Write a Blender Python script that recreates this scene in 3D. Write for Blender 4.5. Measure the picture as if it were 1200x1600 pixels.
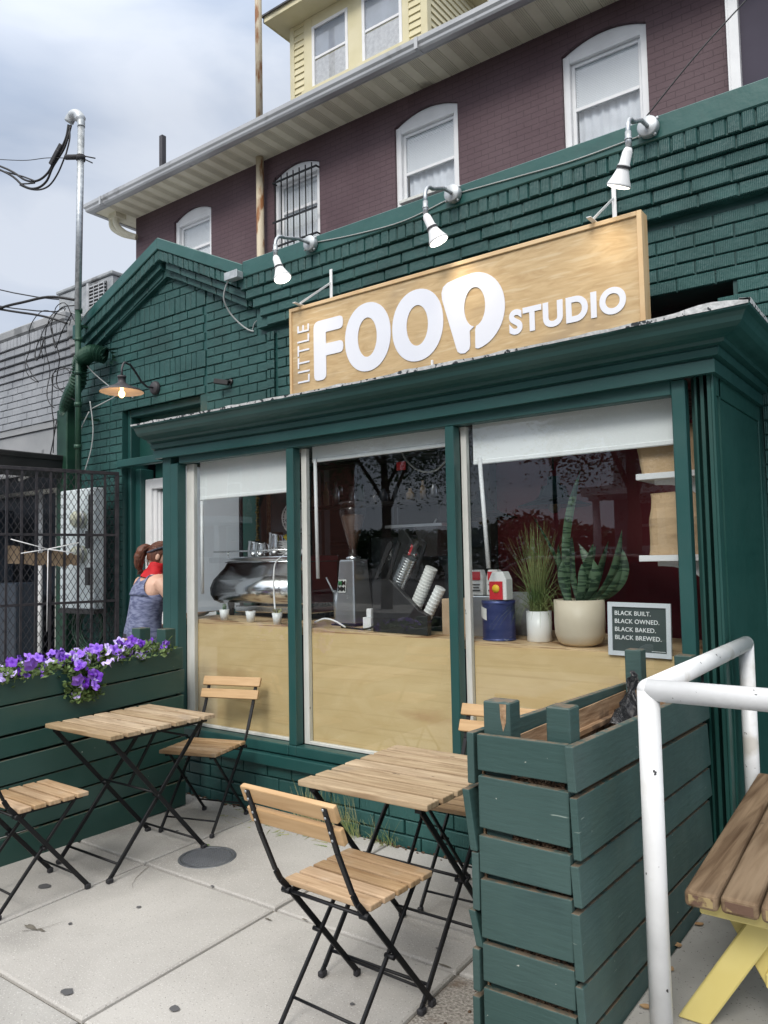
import bpy, bmesh, math, random
from mathutils import Vector, Matrix, noise as mnoise
R_ = math.radians
random.seed(7)
scene = bpy.context.scene
COL = scene.collection
for o in list(bpy.data.objects):
    bpy.data.objects.remove(o)

# ------------------------------------------------------------------ camera
cam = bpy.data.cameras.new('Camera')
cam.sensor_fit = 'VERTICAL'; cam.sensor_height = 36.0; cam.lens = 36.0*1215/1600
cam.clip_start = 0.05; cam.clip_end = 800
camo = bpy.data.objects.new('Camera', cam); COL.objects.link(camo)
camo.matrix_world = Matrix(((0.80239126, 0.0528404, 0.5944545, 0.0),
                            (0.59647778, -0.03836228, -0.80171229, 0.0),
                            (-0.01955817, 0.99786584, -0.06229968, 1.5),
                            (0, 0, 0, 1)))
scene.camera = camo

# ------------------------------------------------------------------ sky, sun, exposure
SUN_EL, SUN_AZ = R_(41), R_(166)          # azimuth measured from +Y towards +X
w = bpy.data.worlds.new('World'); scene.world = w; w.use_nodes = True
nt = w.node_tree; nt.nodes.clear()
N = nt.nodes.new; L = nt.links.new
out = N('ShaderNodeOutputWorld')
sky = N('ShaderNodeTexSky'); sky.sky_type = 'NISHITA'; sky.sun_disc = False
sky.sun_elevation = SUN_EL; sky.sun_rotation = SUN_AZ; sky.dust_density = 3.0
bg1 = N('ShaderNodeBackground'); bg1.inputs[1].default_value = 0.012 + .038*0; L(sky.outputs[0], bg1.inputs[0])
tc = N('ShaderNodeTexCoord')
mp = N('ShaderNodeMapping'); mp.inputs['Scale'].default_value = (1.0, 1.0, 2.6); L(tc.outputs['Generated'], mp.inputs[0])
n1 = N('ShaderNodeTexNoise'); n1.inputs['Scale'].default_value = 3.4; n1.inputs['Detail'].default_value = 6; n1.inputs['Roughness'].default_value = .46; n1.inputs['Distortion'].default_value = .35
L(mp.outputs[0], n1.inputs['Vector'])
cr = N('ShaderNodeValToRGB'); L(n1.outputs['Fac'], cr.inputs[0])
cr.color_ramp.elements[0].position = .36; cr.color_ramp.elements[0].color = (.40, .48, .62, 1)
cr.color_ramp.elements[1].position = .64; cr.color_ramp.elements[1].color = (.68, .73, .82, 1)
sep = N('ShaderNodeSeparateXYZ'); L(tc.outputs['Generated'], sep.inputs[0])
mr = N('ShaderNodeMapRange'); mr.inputs['From Min'].default_value = 0.35; mr.inputs['From Max'].default_value = 1.0
mr.inputs['To Min'].default_value = .86; mr.inputs['To Max'].default_value = 2.5
# the cloud cover is thinner, so brighter, towards the veiled sun (behind the viewer)
sm_ = N('ShaderNodeMath'); sm_.operation = 'MULTIPLY_ADD'; sm_.inputs[1].default_value = -.28; L(sep.outputs['Y'], sm_.inputs[0]); L(sep.outputs['Z'], sm_.inputs[2])
L(sm_.outputs[0], mr.inputs['Value'])
wf = N('ShaderNodeMapRange'); wf.inputs['From Min'].default_value = .45; wf.inputs['From Max'].default_value = 1.0; L(sm_.outputs[0], wf.inputs['Value'])
wc = N('ShaderNodeMix'); wc.data_type = 'RGBA'; L(wf.outputs[0], wc.inputs[0]); L(cr.outputs[0], wc.inputs[6]); wc.inputs[7].default_value = (.80, .78, .74, 1)
bg2 = N('ShaderNodeBackground'); L(wc.outputs[2], bg2.inputs[0]); L(mr.outputs[0], bg2.inputs[1])
ad = N('ShaderNodeAddShader'); L(bg1.outputs[0], ad.inputs[0]); L(bg2.outputs[0], ad.inputs[1]); L(ad.outputs[0], out.inputs[0])
sl = bpy.data.lights.new('Sun', 'SUN'); sl.energy = 1.5; sl.angle = R_(18); sl.color = (1.0, .96, .9)
so = bpy.data.objects.new('Sun', sl); COL.objects.link(so)
sd = Vector((math.sin(SUN_AZ)*math.cos(SUN_EL), math.cos(SUN_AZ)*math.cos(SUN_EL), math.sin(SUN_EL)))
so.rotation_euler = sd.to_track_quat('Z', 'Y').to_euler()
vs = scene.view_settings; vs.view_transform = 'Standard'; vs.look = 'None'; vs.exposure = 0.22; vs.gamma = 1.0
scene.cycles.max_bounces = 8
scene.cycles.transparent_max_bounces = 24
scene.cycles.sample_clamp_indirect = 4.0
scene.cycles.caustics_reflective = False; scene.cycles.caustics_refractive = False

# ------------------------------------------------------------------ helpers
class MB:
    def __init__(s): s.v = []; s.f = []; s.sm = []
    def add(s, vs, fs, smooth=False):
        b = len(s.v); s.v += [Vector(v) for v in vs]
        for f in fs: s.f.append([b+i for i in f]); s.sm.append(smooth)
        return s
    def box(s, x0, x1, y0, y1, z0, z1, M=None):
        vs = [Vector((x, y, z)) for x in (x0, x1) for y in (y0, y1) for z in (z0, z1)]
        if M is not None: vs = [M @ v for v in vs]
        return s.add(vs, [(0,1,3,2), (4,6,7,5), (0,4,5,1), (2,3,7,6), (0,2,6,4), (1,5,7,3)])
    def bar(s, p, q, w, h, up=(0,0,1)):
        p, q = Vector(p), Vector(q); d = (q-p).normalized(); up = Vector(up)
        a = d.cross(up)
        if a.length < 1e-4: a = d.cross(Vector((0,1,0)))
        a.normalize(); b = a.cross(d)
        vs = [c + a*(i*w/2) + b*(j*h/2) for c in (p, q) for i, j in ((-1,-1),(1,-1),(1,1),(-1,1))]
        return s.add(vs, [(3,2,1,0), (4,5,6,7), (0,1,5,4), (1,2,6,5), (2,3,7,6), (3,0,4,7)])
    def tube(s, pts, r, n=10, cap=True):
        pts = [Vector(p) for p in pts]; m = len(pts)
        rr = r if isinstance(r, (list, tuple)) else [r]*m
        vs = []; prev = None
        for i, p in enumerate(pts):
            d = (pts[min(i+1, m-1)] - pts[max(i-1, 0)])
            if d.length < 1e-9: d = Vector((0,0,1))
            d.normalize()
            if prev is None:
                a = d.orthogonal().normalized()
            else:
                a = prev - d*prev.dot(d); a.normalize()
            prev = a; b = d.cross(a)
            for k in range(n):
                t = 2*math.pi*k/n; vs.append(p + (a*math.cos(t)+b*math.sin(t))*rr[i])
        fs = []
        for i in range(m-1):
            for k in range(n):
                k2 = (k+1) % n; fs.append((i*n+k, i*n+k2, (i+1)*n+k2, (i+1)*n+k))
        s.add(vs, fs, True)
        if cap:
            b0 = len(s.v)-m*n
            s.f.append([b0+k for k in reversed(range(n))]); s.sm.append(False)
            s.f.append([b0+(m-1)*n+k for k in range(n)]); s.sm.append(False)
        return s
    def lathe(s, prof, c=(0,0,0), n=24, M=None, smooth=True):
        c = Vector(c); vs = []; m = len(prof)
        for r, z in prof:
            for k in range(n):
                t = 2*math.pi*k/n; v = Vector((r*math.cos(t), r*math.sin(t), z))
                if M is not None: v = M @ v
                vs.append(c+v)
        fs = [(i*n+k, i*n+(k+1) % n, (i+1)*n+(k+1) % n, (i+1)*n+k) for i in range(m-1) for k in range(n)]
        return s.add(vs, fs, smooth)
    def prism(s, poly, fn, d0, d1):
        """poly: 2-D points; fn(a, b, d) -> 3-D point; extruded from d0 to d1"""
        n = len(poly)
        vs = [fn(a, b, d0) for a, b in poly] + [fn(a, b, d1) for a, b in poly]
        fs = [tuple(range(n))[::-1], tuple(range(n, 2*n))] + [(i, (i+1) % n, n+(i+1) % n, n+i) for i in range(n)]
        return s.add(vs, fs)
    def quad(s, a, b, c, d): return s.add([a, b, c, d], [(0,1,2,3)])
    def ell(s, c, rx, ry, rz, n=16, m=10, M=None):
        vs = []; c = Vector(c)
        for i in range(m+1):
            ph = math.pi*i/m
            for k in range(n):
                t = 2*math.pi*k/n
                v = Vector((rx*math.sin(ph)*math.cos(t), ry*math.sin(ph)*math.sin(t), rz*math.cos(ph)))
                if M is not None: v = M @ v
                vs.append(c+v)
        fs = [(i*n+k, (i+1)*n+k, (i+1)*n+(k+1) % n, i*n+(k+1) % n) for i in range(m) for k in range(n)]
        return s.add(vs, fs, True)

def wm(o):
    m = o.matrix_basis.copy()
    while o.parent is not None:
        o = o.parent; m = o.matrix_basis @ m
    return m

def build(mb, name, mat, parent=None, bevel=0.0, seg=1, label=None, recalc=True):
    me = bpy.data.meshes.new(name)
    vs = mb.v
    if parent is not None:
        inv = wm(parent).inverted(); vs = [inv @ v for v in vs]
    me.from_pydata([tuple(v) for v in vs], [], mb.f)
    me.polygons.foreach_set('use_smooth', mb.sm)
    if recalc:
        bm = bmesh.new(); bm.from_mesh(me)
        bmesh.ops.recalc_face_normals(bm, faces=bm.faces); bm.to_mesh(me); bm.free()
    me.update()
    o = bpy.data.objects.new(name, me); COL.objects.link(o)
    mats = mat if isinstance(mat, list) else [mat]
    for m in mats: me.materials.append(m)
    if parent is not None: o.parent = parent
    if bevel:
        b = o.modifiers.new('Bevel', 'BEVEL'); b.width = bevel; b.segments = seg; b.limit_method = 'ANGLE'; b.angle_limit = R_(40)
    if label: o['label'] = label
    return o

def thing(name, label, cat, loc=(0,0,0), rz=0.0, group=None):
    o = bpy.data.objects.new(name, None); COL.objects.link(o)
    o.empty_display_size = .2
    o.location = loc; o.rotation_euler = (0, 0, rz)
    o['label'] = label; o['category'] = cat
    if group: o['group'] = group
    return o
def tag(o, label, cat, group=None, kind=None):
    o['label'] = label; o['category'] = cat
    if group: o['group'] = group
    if kind: o['kind'] = kind
    return o
def struct(o, label=None):
    o['kind'] = 'structure'
    if label: o['label'] = label
    return o
def kids(o): return [c for c in bpy.data.objects if c.parent == o]
def copy_tree(o, parent=None):
    c = o.copy(); COL.objects.link(c); c.parent = parent
    for ch in kids(o): copy_tree(ch, c)
    return c

# ------------------------------------------------------------------ materials
def mat(name, c, rough=.6, metal=0.0, c2=None, vs=4.0, st=(1,1,1), vr=(.35,.65), bump=0.0, bs=60.0, bst=(1,1,1), bd=.004,
        spots=None, spec=.5, det=5.0, dist=0.0, comb=0.0, coat=0.0, stains=None, fleck=None, rvar=0.0, orand=0.0, dust=None):
    """procedural Principled: c/c2 mixed by noise; spots/stains/fleck = (colour, noise scale, threshold, softness)"""
    m = bpy.data.materials.new(name); m.use_nodes = True
    t = m.node_tree; t.nodes.clear(); N = t.nodes.new; L = t.links.new
    o = N('ShaderNodeOutputMaterial'); p = N('ShaderNodeBsdfPrincipled'); L(p.outputs[0], o.inputs[0])
    p.inputs['Roughness'].default_value = rough; p.inputs['Metallic'].default_value = metal
    p.inputs['Specular IOR Level'].default_value = spec
    if coat: p.inputs['Coat Weight'].default_value = coat
    tc = N('ShaderNodeTexCoord')
    def vec(stv):
        mp = N('ShaderNodeMapping'); mp.inputs['Scale'].default_value = stv; L(tc.outputs['Object'], mp.inputs[0]); return mp.outputs[0]
    def noise(scale, stv=(1,1,1), detail=5.0, ds=0.0):
        n = N('ShaderNodeTexNoise'); n.inputs['Scale'].default_value = scale; n.inputs['Detail'].default_value = detail
        n.inputs['Distortion'].default_value = ds; L(vec(stv), n.inputs['Vector']); return n.outputs['Fac']
    def rng(s, a, b, lo=0.0, hi=1.0):
        r = N('ShaderNodeMapRange'); r.inputs[1].default_value = a; r.inputs[2].default_value = b
        r.inputs[3].default_value = lo; r.inputs[4].default_value = hi; L(s, r.inputs[0]); return r.outputs[0]
    def mix(f, a, b):
        x = N('ShaderNodeMix'); x.data_type = 'RGBA'; L(f, x.inputs[0])
        for v, i in ((a, 6), (b, 7)):
            if isinstance(v, (tuple, list)): x.inputs[i].default_value = (v[0], v[1], v[2], 1)
            else: L(v, x.inputs[i])
        return x.outputs[2]
    if c2 is None: c2 = tuple(min(1, k*1.18+.004) for k in c)
    base = mix(rng(noise(vs, st, det, dist), vr[0], vr[1]), c, c2)
    for s_ in (spots, stains, fleck):
        if s_:
            col, sc, th, soft = s_[:4]; stv = s_[4] if len(s_) > 4 else (1,1,1)
            base = mix(rng(noise(sc, stv, 4.0), th, th+soft), base, col)
    if dust:      # dust and grime settled on upward-facing ledges
        ge = N('ShaderNodeNewGeometry'); sx = N('ShaderNodeSeparateXYZ'); L(ge.outputs['Normal'], sx.inputs[0])
        mu = N('ShaderNodeMath'); mu.operation = 'MULTIPLY'; L(rng(sx.outputs[2], .6, .95), mu.inputs[0]); L(rng(noise(30, (1,1,1), 4.0), .36, .56), mu.inputs[1])
        base = mix(mu.outputs[0], base, dust)
    if orand:
        oi = N('ShaderNodeObjectInfo'); hs_ = N('ShaderNodeHueSaturation'); L(rng(oi.outputs['Random'], 0, 1, 1-orand, 1+orand), hs_.inputs['Value'])
        L(rng(oi.outputs['Random'], 0, 1, 1.08, .88), hs_.inputs['Saturation']); L(base, hs_.inputs['Color']); base = hs_.outputs[0]
    L(base, p.inputs['Base Color'])
    if rvar: L(rng(noise(vs*2.3, st), .3, .7, max(.02, rough-rvar), min(1, rough+rvar)), p.inputs['Roughness'])
    nrm = None
    if comb:
        wv = N('ShaderNodeTexWave'); wv.inputs['Scale'].default_value = 34; wv.inputs['Distortion'].default_value = 1.2; wv.inputs['Detail'].default_value = 1
        L(vec((1,1,.08)), wv.inputs['Vector'])
        b0 = N('ShaderNodeBump'); b0.inputs['Strength'].default_value = comb; b0.inputs['Distance'].default_value = .004; L(wv.outputs['Fac'], b0.inputs['Height']); nrm = b0.outputs[0]
    if bump:
        b = N('ShaderNodeBump'); b.inputs['Strength'].default_value = bump; b.inputs['Distance'].default_value = bd
        L(noise(bs, bst, 6.0), b.inputs['Height'])
        if nrm is not None: L(nrm, b.inputs['Normal'])
        nrm = b.outputs[0]
    if nrm is not None: L(nrm, p.inputs['Normal'])
    return m

def emat(name, c, s):
    m = bpy.data.materials.new(name); m.use_nodes = True; t = m.node_tree; t.nodes.clear()
    o = t.nodes.new('ShaderNodeOutputMaterial'); e = t.nodes.new('ShaderNodeEmission')
    e.inputs[0].default_value = (*c, 1); e.inputs[1].default_value = s; t.links.new(e.outputs[0], o.inputs[0]); return m

def glassmat(name, tint=(.93,.96,.95), ior=1.5, rough=0.0, mult=1.0, alpha=0.0, ac=(.8,.8,.8)):
    m = bpy.data.materials.new(name); m.use_nodes = True; t = m.node_tree; t.nodes.clear(); N = t.nodes.new; L = t.links.new
    o = N('ShaderNodeOutputMaterial'); tr = N('ShaderNodeBsdfTransparent'); tr.inputs[0].default_value = (*tint, 1)
    g = N('ShaderNodeBsdfGlossy'); g.inputs['Roughness'].default_value = rough
    # slight ripple of old float glass
    tc = N('ShaderNodeTexCoord'); n = N('ShaderNodeTexNoise'); n.inputs['Scale'].default_value = 1.4; L(tc.outputs['Object'], n.inputs['Vector'])
    b = N('ShaderNodeBump'); b.inputs['Strength'].default_value = .05; b.inputs['Distance'].default_value = .02; L(n.outputs['Fac'], b.inputs['Height']); L(b.outputs[0], g.inputs['Normal'])
    # Schlick reflectance, the same from both sides of the sheet
    lw = N('ShaderNodeLayerWeight'); lw.inputs[0].default_value = .5
    pw = N('ShaderNodeMath'); pw.operation = 'POWER'; pw.inputs[1].default_value = 5.0; L(lw.outputs['Facing'], pw.inputs[0])
    mu = N('ShaderNodeMath'); mu.operation = 'MULTIPLY_ADD'; mu.use_clamp = True; mu.inputs[1].default_value = .6*mult; mu.inputs[2].default_value = .055*mult; L(pw.outputs[0], mu.inputs[0])
    mx = N('ShaderNodeMixShader'); L(mu.outputs[0], mx.inputs[0]); 
    src = tr.outputs[0]
    if alpha:
        d = N('ShaderNodeBsdfDiffuse'); d.inputs[0].default_value = (*ac, 1)
        m2 = N('ShaderNodeMixShader'); m2.inputs[0].default_value = alpha; L(tr.outputs[0], m2.inputs[1]); L(d.outputs[0], m2.inputs[2]); src = m2.outputs[0]
    L(src, mx.inputs[1]); L(g.outputs[0], mx.inputs[2]); L(mx.outputs[0], o.inputs[0]); return m

GREEN = (.014, .068, .064); GREEN2 = (.026, .100, .094)
M_brick = mat('green_painted_brick', GREEN, .5, c2=GREEN2, vs=3, bump=.55, bs=45, bd=.006, comb=.5, spots=((.25,.3,.28), 60, .78, .03), stains=((.012,.055,.05), 2.2, .56, .2), rvar=.12)
M_green = mat('green_trim_paint', (.013,.065,.062), .42, c2=(.020,.082,.078), vs=2, bump=.12, bs=30, bst=(1,1,1), spots=((.3,.33,.3), 70, .79, .02), rvar=.1)
M_green_side = mat('green_panel_paint', (.010,.060,.052), .4, c2=(.015,.072,.063), vs=1.6, bump=.1, bs=25, spots=((.35,.38,.35), 50, .8, .02), rvar=.12)
M_cap = mat('green_flashing', (.017,.085,.078), .38, c2=(.025,.104,.095), vs=2.5, bump=.5, bs=14, bd=.006, stains=((.02,.08,.075), 5, .6, .1), rvar=.12)
M_plant = mat('planter_green_paint', (.034,.076,.071), .55, c2=(.047,.096,.090), vs=2.5, bump=.5, bs=34, bst=(.3,.3,2.2), bd=.004, spots=((.50,.52,.47), 50, .745, .015), stains=((.034,.074,.072), 3.0, .56, .14), fleck=((.24,.30,.27), 8, .735, .03, (1,1,11)), rvar=.14, orand=.10, dust=(.17,.13,.09))
M_plantL = mat('planter_dark_green_paint', (.020,.066,.055), .42, c2=(.028,.080,.068), vs=2.5, bump=.3, bs=40, bst=(1,.2,1), bd=.003, spots=((.45,.47,.42), 48, .755, .02), stains=((.040,.095,.082), 2.2, .60, .12), rvar=.12, orand=.09, dust=(.14,.12,.08))
M_rawwood = mat('weathered_raw_wood', (.25,.15,.08), .85, c2=(.42,.28,.17), vs=9, st=(6,.7,6), bump=.6, bs=20, bst=(5,.6,5), stains=((.08,.05,.035), 5, .6, .1))
M_soil = mat('dry_soil', (.035,.02,.012), 1.0, c2=(.16,.10,.06), vs=70, bump=1.0, bs=90, bd=.02)
M_blackmetal = mat('black_powder_coat', (.004,.0045,.006), .48, c2=(.007,.0075,.010), spec=.35, vs=8, bump=.12, bs=160, spots=((.08,.08,.08), 60, .78, .03))
M_rubber = mat('black_rubber', (.02,.02,.024), .7)
M_steel = mat('galvanised_steel', (.36,.39,.42), .42, .75, c2=(.55,.58,.6), vs=30, bump=.15, bs=80, stains=((.2,.22,.23), 6, .6, .1))
M_zinc = mat('cast_zinc_box', (.42,.45,.47), .5, .5, c2=(.55,.58,.6), vs=20, bump=.2, bs=70)
M_chrome = mat('polished_chrome', (.80,.81,.82), .2, 1.0, c2=(.86,.87,.88), vs=3)
M_white = mat('white_gloss_paint', (.70,.71,.72), .4, c2=(.80,.81,.82), vs=5, bump=.5, bs=11, bd=.006, spots=((.02,.02,.025), 34, .70, .008), stains=((.56,.54,.50), 5, .60, .1), rvar=.08)
M_whiteplain = mat('white_enamel', (.78,.79,.8), .4, c2=(.85,.86,.87), vs=4)
M_offwhite = mat('flaking_white_window_paint', (.60,.61,.57), .6, c2=(.70,.70,.66), vs=6, st=(4,4,.8), bump=.3, bs=30, spots=((.02,.025,.02), 26, .72, .015, (1,1,.35)))
M_cream = mat('cream_soffit_vinyl', (.76,.72,.56), .6, c2=(.82,.78,.62), vs=5, stains=((.35,.32,.24), 1.6, .64, .1))
M_creamside = mat('cream_dormer_siding', (.66,.60,.38), .6, c2=(.72,.66,.45), vs=3)
M_gutter = mat('grey_aluminium_gutter', (.42,.43,.44), .45, .3, c2=(.52,.53,.54), vs=3, st=(.3,1,1), stains=((.28,.28,.28), 3, .6, .1))
M_shingle = mat('grey_shingle', (.07,.07,.075), .9, c2=(.12,.12,.125), vs=30, bump=.5, bs=40)
M_purple = mat('maroon_painted_brick', (.070,.038,.045), .62, c2=(.094,.055,.064), vs=1.5, bump=.35, bs=30, bd=.005, stains=((.12,.085,.095), 3.2, .6, .2, (1,1,.5)), spots=((.4,.38,.38), 30, .80, .01))
M_purple2 = mat('dark_violet_stucco', (.035,.028,.05), .7, c2=(.045,.037,.062), vs=2)
M_greybrick = mat('grey_painted_brick', (.30,.32,.35), .7, c2=(.38,.40,.43), vs=2.5, bump=.4, bs=40, bd=.005, stains=((.2,.21,.23), 3, .6, .15))
M_greyst = mat('grey_render', (.27,.285,.30), .8, c2=(.36,.37,.385), vs=2, bump=.3, bs=30, stains=((.18,.19,.2), 3.4, .6, .05))
M_blind = mat('white_roller_blind', (.86,.88,.88), .7, c2=(.90,.92,.92), vs=1.2)
M_screen = mat('white_side_board', (.80,.83,.90), .7, c2=(.85,.88,.94), vs=1.0)
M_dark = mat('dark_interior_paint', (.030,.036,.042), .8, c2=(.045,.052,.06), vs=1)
M_floor = mat('dark_wood_floor', (.05,.035,.025), .5, c2=(.08,.055,.04), vs=3, st=(1,8,1))
M_maroon = mat('maroon_interior_wall', (.20,.022,.032), .7, c2=(.24,.03,.04), vs=1.2)
M_greycol = mat('grey_interior_column', (.09,.095,.09), .7, c2=(.12,.125,.12), vs=2)
M_bluegrey = mat('blue_grey_interior', (.05,.065,.085), .6, c2=(.065,.08,.10), vs=2)
M_lead = mat('lead_flashing', (.03,.035,.04), .7, c2=(.16,.17,.18), vs=26, vr=(.44,.60), bump=.6, bs=30, bd=.01)
M_leadedge = mat('white_flaked_flashing_edge', (.5,.52,.53), .6, c2=(.74,.76,.77), vs=40, spots=((.04,.05,.06), 30, .57, .03), bump=.8, bs=40, bd=.01)
M_slat = mat('acacia_slat', (.33,.20,.10), .6, c2=(.52,.36,.21), vs=3.2, st=(1.6,22,10), vr=(.3,.7), bump=.25, bs=12, bst=(1.5,30,20), bd=.002, spots=((.10,.055,.03), 26, .73, .02, (1,1.6,1)), stains=((.46,.37,.27), 5.5, .55, .2), dist=.6, orand=.16)
M_slat2 = mat('weathered_acacia_slat', (.27,.18,.10), .7, c2=(.50,.38,.24), vs=3.0, st=(1.6,22,10), vr=(.3,.7), bump=.35, bs=12, bst=(1.5,30,20), bd=.002, spots=((.08,.05,.03), 22, .70, .02, (1,1.6,1)), stains=((.30,.23,.16), 4.2, .56, .14), dist=.7, orand=.15)
M_slatback = mat('honey_acacia_backrest', (.46,.28,.13), .5, c2=(.60,.40,.21), vs=2.6, st=(1.4,14,14), vr=(.3,.7), bump=.15, bs=12, bst=(1.5,30,30), bd=.002, spots=((.2,.1,.05), 16, .72, .03, (1,2,2)), dist=.8)
M_ply = mat('pale_plywood', (.66,.475,.235), .5, c2=(.73,.55,.295), vs=1.3, st=(1,1,2.2), vr=(.3,.7), bump=.05, bs=20, dist=4.5, stains=((.58,.38,.19), 1.3, .60, .09, (1,1,3.8)), fleck=((.60,.42,.21), 6, .56, .16, (.28,1,9)))
M_plyedge = mat('plywood_counter', (.52,.36,.20), .5, c2=(.66,.49,.29), vs=6, st=(.6,6,1), fleck=((.3,.17,.08), 10, .55, .05, (.35,1,16)))
M_signply = mat('sign_plywood', (.48,.325,.16), .55, c2=(.62,.455,.25), vs=4.0, st=(1,1,5), vr=(.3,.7), bump=.15, bs=10, bst=(1,1,9), dist=2.2, stains=((.40,.29,.17), 2.2, .54, .18, (1,1,1.6)), fleck=((.62,.48,.29), 9, .54, .14, (.55,1,5.5)))
M_pine = mat('pine_edging', (.62,.42,.22), .6, c2=(.72,.53,.31), vs=4, st=(1,6,1), bump=.1, bs=30, spots=((.3,.17,.08), 9, .7, .03))
M_letter = mat('pale_vinyl_lettering', (.76,.78,.86), .5, c2=(.80,.82,.89), vs=3)
M_conc = mat('sidewalk_concrete', (.38,.365,.345), .9, c2=(.475,.46,.435), vs=2.0, vr=(.3,.7), bump=.3, bs=150, bd=.004, spots=((.25,.24,.225), 120, .63, .06), stains=((.29,.28,.265), 1.3, .52, .2), fleck=((.56,.55,.53), 160, .61, .04), dist=.6)
M_conc2 = mat('worn_exposed_aggregate', (.20,.18,.16), .95, c2=(.44,.41,.37), vs=95, vr=(.35,.65), bump=.9, bs=110, bd=.012, stains=((.17,.13,.10), 6, .56, .12))
M_ramp = mat('ramp_concrete', (.32,.315,.295), .9, c2=(.40,.39,.37), vs=3, bump=.25, bs=180, spots=((.10,.10,.095), 110, .66, .03), stains=((.27,.26,.24), 2, .57, .15))
M_joint = mat('joint_dirt', (.10,.09,.075), 1, c2=(.17,.155,.13), vs=30, bump=.5, bs=80)
M_concs = [M_conc, mat('sidewalk_concrete_darker', (.315,.305,.29), .9, c2=(.42,.41,.39), vs=1.6, vr=(.3,.7), bump=.3, bs=150, bd=.004, spots=((.24,.23,.215), 110, .63, .06), stains=((.25,.24,.225), 2.1, .50, .2), fleck=((.52,.51,.49), 150, .61, .04), dist=.8), mat('sidewalk_concrete_paler', (.375,.365,.35), .9, c2=(.475,.465,.445), vs=2.6, vr=(.3,.7), bump=.3, bs=160, bd=.004, spots=((.26,.25,.235), 130, .64, .06), stains=((.30,.29,.275), .9, .54, .2), fleck=((.56,.55,.53), 170, .62, .04), dist=.5)]
M_asphalt = mat('asphalt', (.045,.045,.047), .9, c2=(.06,.06,.062), vs=40, bump=.4, bs=150)
M_iron = mat('cast_iron', (.095,.105,.12), .5, .3, c2=(.16,.17,.185), vs=12, bump=.5, bs=120)
M_benchwood = mat('weathered_bench_timber', (.085,.050,.028), .9, spec=.2, c2=(.25,.175,.11), vs=2.6, st=(16,.9,16), vr=(.3,.7), bump=.6, bs=9, bst=(9,.9,9), bd=.004, spots=((.05,.035,.025), 20, .72, .03), stains=((.26,.19,.125), 2.2, .52, .16, (6,.5,6)), dist=.7)
M_yellow = mat('chipped_yellow_paint', (.74,.62,.22), .5, c2=(.80,.69,.28), vs=4, bump=.2, bs=25, spots=((.10,.06,.035), 13, .69, .012), stains=((.62,.51,.20), 7, .63, .12))
M_benchend = mat('peeling_bench_end', (.13,.075,.05), .8, c2=(.33,.25,.12), vs=26, vr=(.46,.54), bump=.7, bs=30)
M_plastic = mat('black_plastic_bag', (.012,.012,.014), .22, c2=(.03,.03,.034), vs=8, bump=1.0, bs=14, bd=.03)
M_black = mat('black_plastic', (.012,.012,.013), .4, c2=(.02,.02,.021), vs=5)
M_skin = mat('skin', (.62,.38,.28), .5, c2=(.68,.43,.32), vs=9, bump=.05, bs=90)
M_hair = mat('auburn_hair', (.075,.025,.014), .45, c2=(.16,.055,.028), vs=9, st=(5,5,1), bump=.7, bs=26, bst=(4,4,.6), bd=.006)
M_shirt = mat('heathered_blue_jersey', (.085,.10,.19), .9, c2=(.21,.235,.36), vs=18, st=(1,1,3.2), vr=(.38,.62), bump=.3, bs=12, bd=.01)
M_red = mat('red_bandana', (.62,.012,.02), .75, c2=(.45,.006,.012), vs=14, bump=.6, bs=16, bd=.012)
M_navy = mat('dark_navy_cloth', (.012,.013,.022), .9)
M_headband = mat('grey_headband', (.035,.04,.06), .8, c2=(.10,.11,.15), vs=20)
M_petal = mat('violet_petal', (.20,.07,.58), .6, c2=(.36,.19,.74), vs=14)
M_petal2 = mat('lilac_petal', (.44,.34,.78), .6, c2=(.62,.54,.86), vs=14)
M_petal3 = mat('deep_purple_petal', (.11,.012,.40), .6, c2=(.17,.03,.5), vs=14)
M_leaf = mat('petunia_leaf', (.075,.13,.035), .6, c2=(.17,.25,.08), vs=14)
M_drygrass = mat('dry_grass', (.46,.40,.22), .9, c2=(.17,.24,.07), vs=9)
M_deadleaf = mat('dead_leaf', (.30,.17,.08), .9, c2=(.45,.30,.16), vs=14)
M_kraft = mat('kraft_paper', (.50,.34,.19), .75, c2=(.58,.41,.25), vs=7, bump=.9, bs=9, bd=.02)
M_card = mat('cardboard', (.42,.30,.19), .85, c2=(.52,.38,.25), vs=9, bump=.3, bs=20)
M_terr = mat('cream_ceramic', (.62,.54,.41), .45, c2=(.68,.60,.47), vs=3, st=(1,1,3), bump=.1, bs=12)
M_potwhite = mat('white_ceramic', (.80,.81,.80), .3, c2=(.84,.85,.84), vs=3)
M_bluecan = mat('dented_blue_tin', (.025,.045,.16), .35, .3, c2=(.06,.08,.22), vs=7, st=(1,1,4), bump=.5, bs=8, bst=(1,1,7), spots=((.3,.33,.4), 20, .7, .03))
M_snake = mat('snake_plant_leaf', (.016,.042,.022), .45, c2=(.085,.145,.08), vs=13, st=(.5,.5,3.4), vr=(.47,.53), dist=1.2, det=2)
M_grassp = mat('grass_plant_blade', (.07,.12,.03), .6, c2=(.25,.27,.10), vs=6)
M_silver = mat('brushed_aluminium', (.50,.52,.54), .3, .85, c2=(.56,.58,.60), vs=4, st=(1,1,6))
M_beans = mat('coffee_beans', (.03,.014,.008), .5, c2=(.10,.05,.03), vs=130, bump=.9, bs=130)
M_cup = mat('paper_cup', (.74,.75,.72), .6, c2=(.80,.80,.78), vs=60, st=(.1,.1,3))
M_chalk = mat('slate_green_card', (.050,.072,.070), .6, c2=(.058,.082,.08), vs=3)
M_frame = mat('pale_grey_frame', (.66,.70,.74), .5, c2=(.70,.74,.78), vs=4)
M_text = mat('white_print', (.80,.82,.82), .6)
M_redprint = mat('red_label', (.55,.02,.03), .5)
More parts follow.
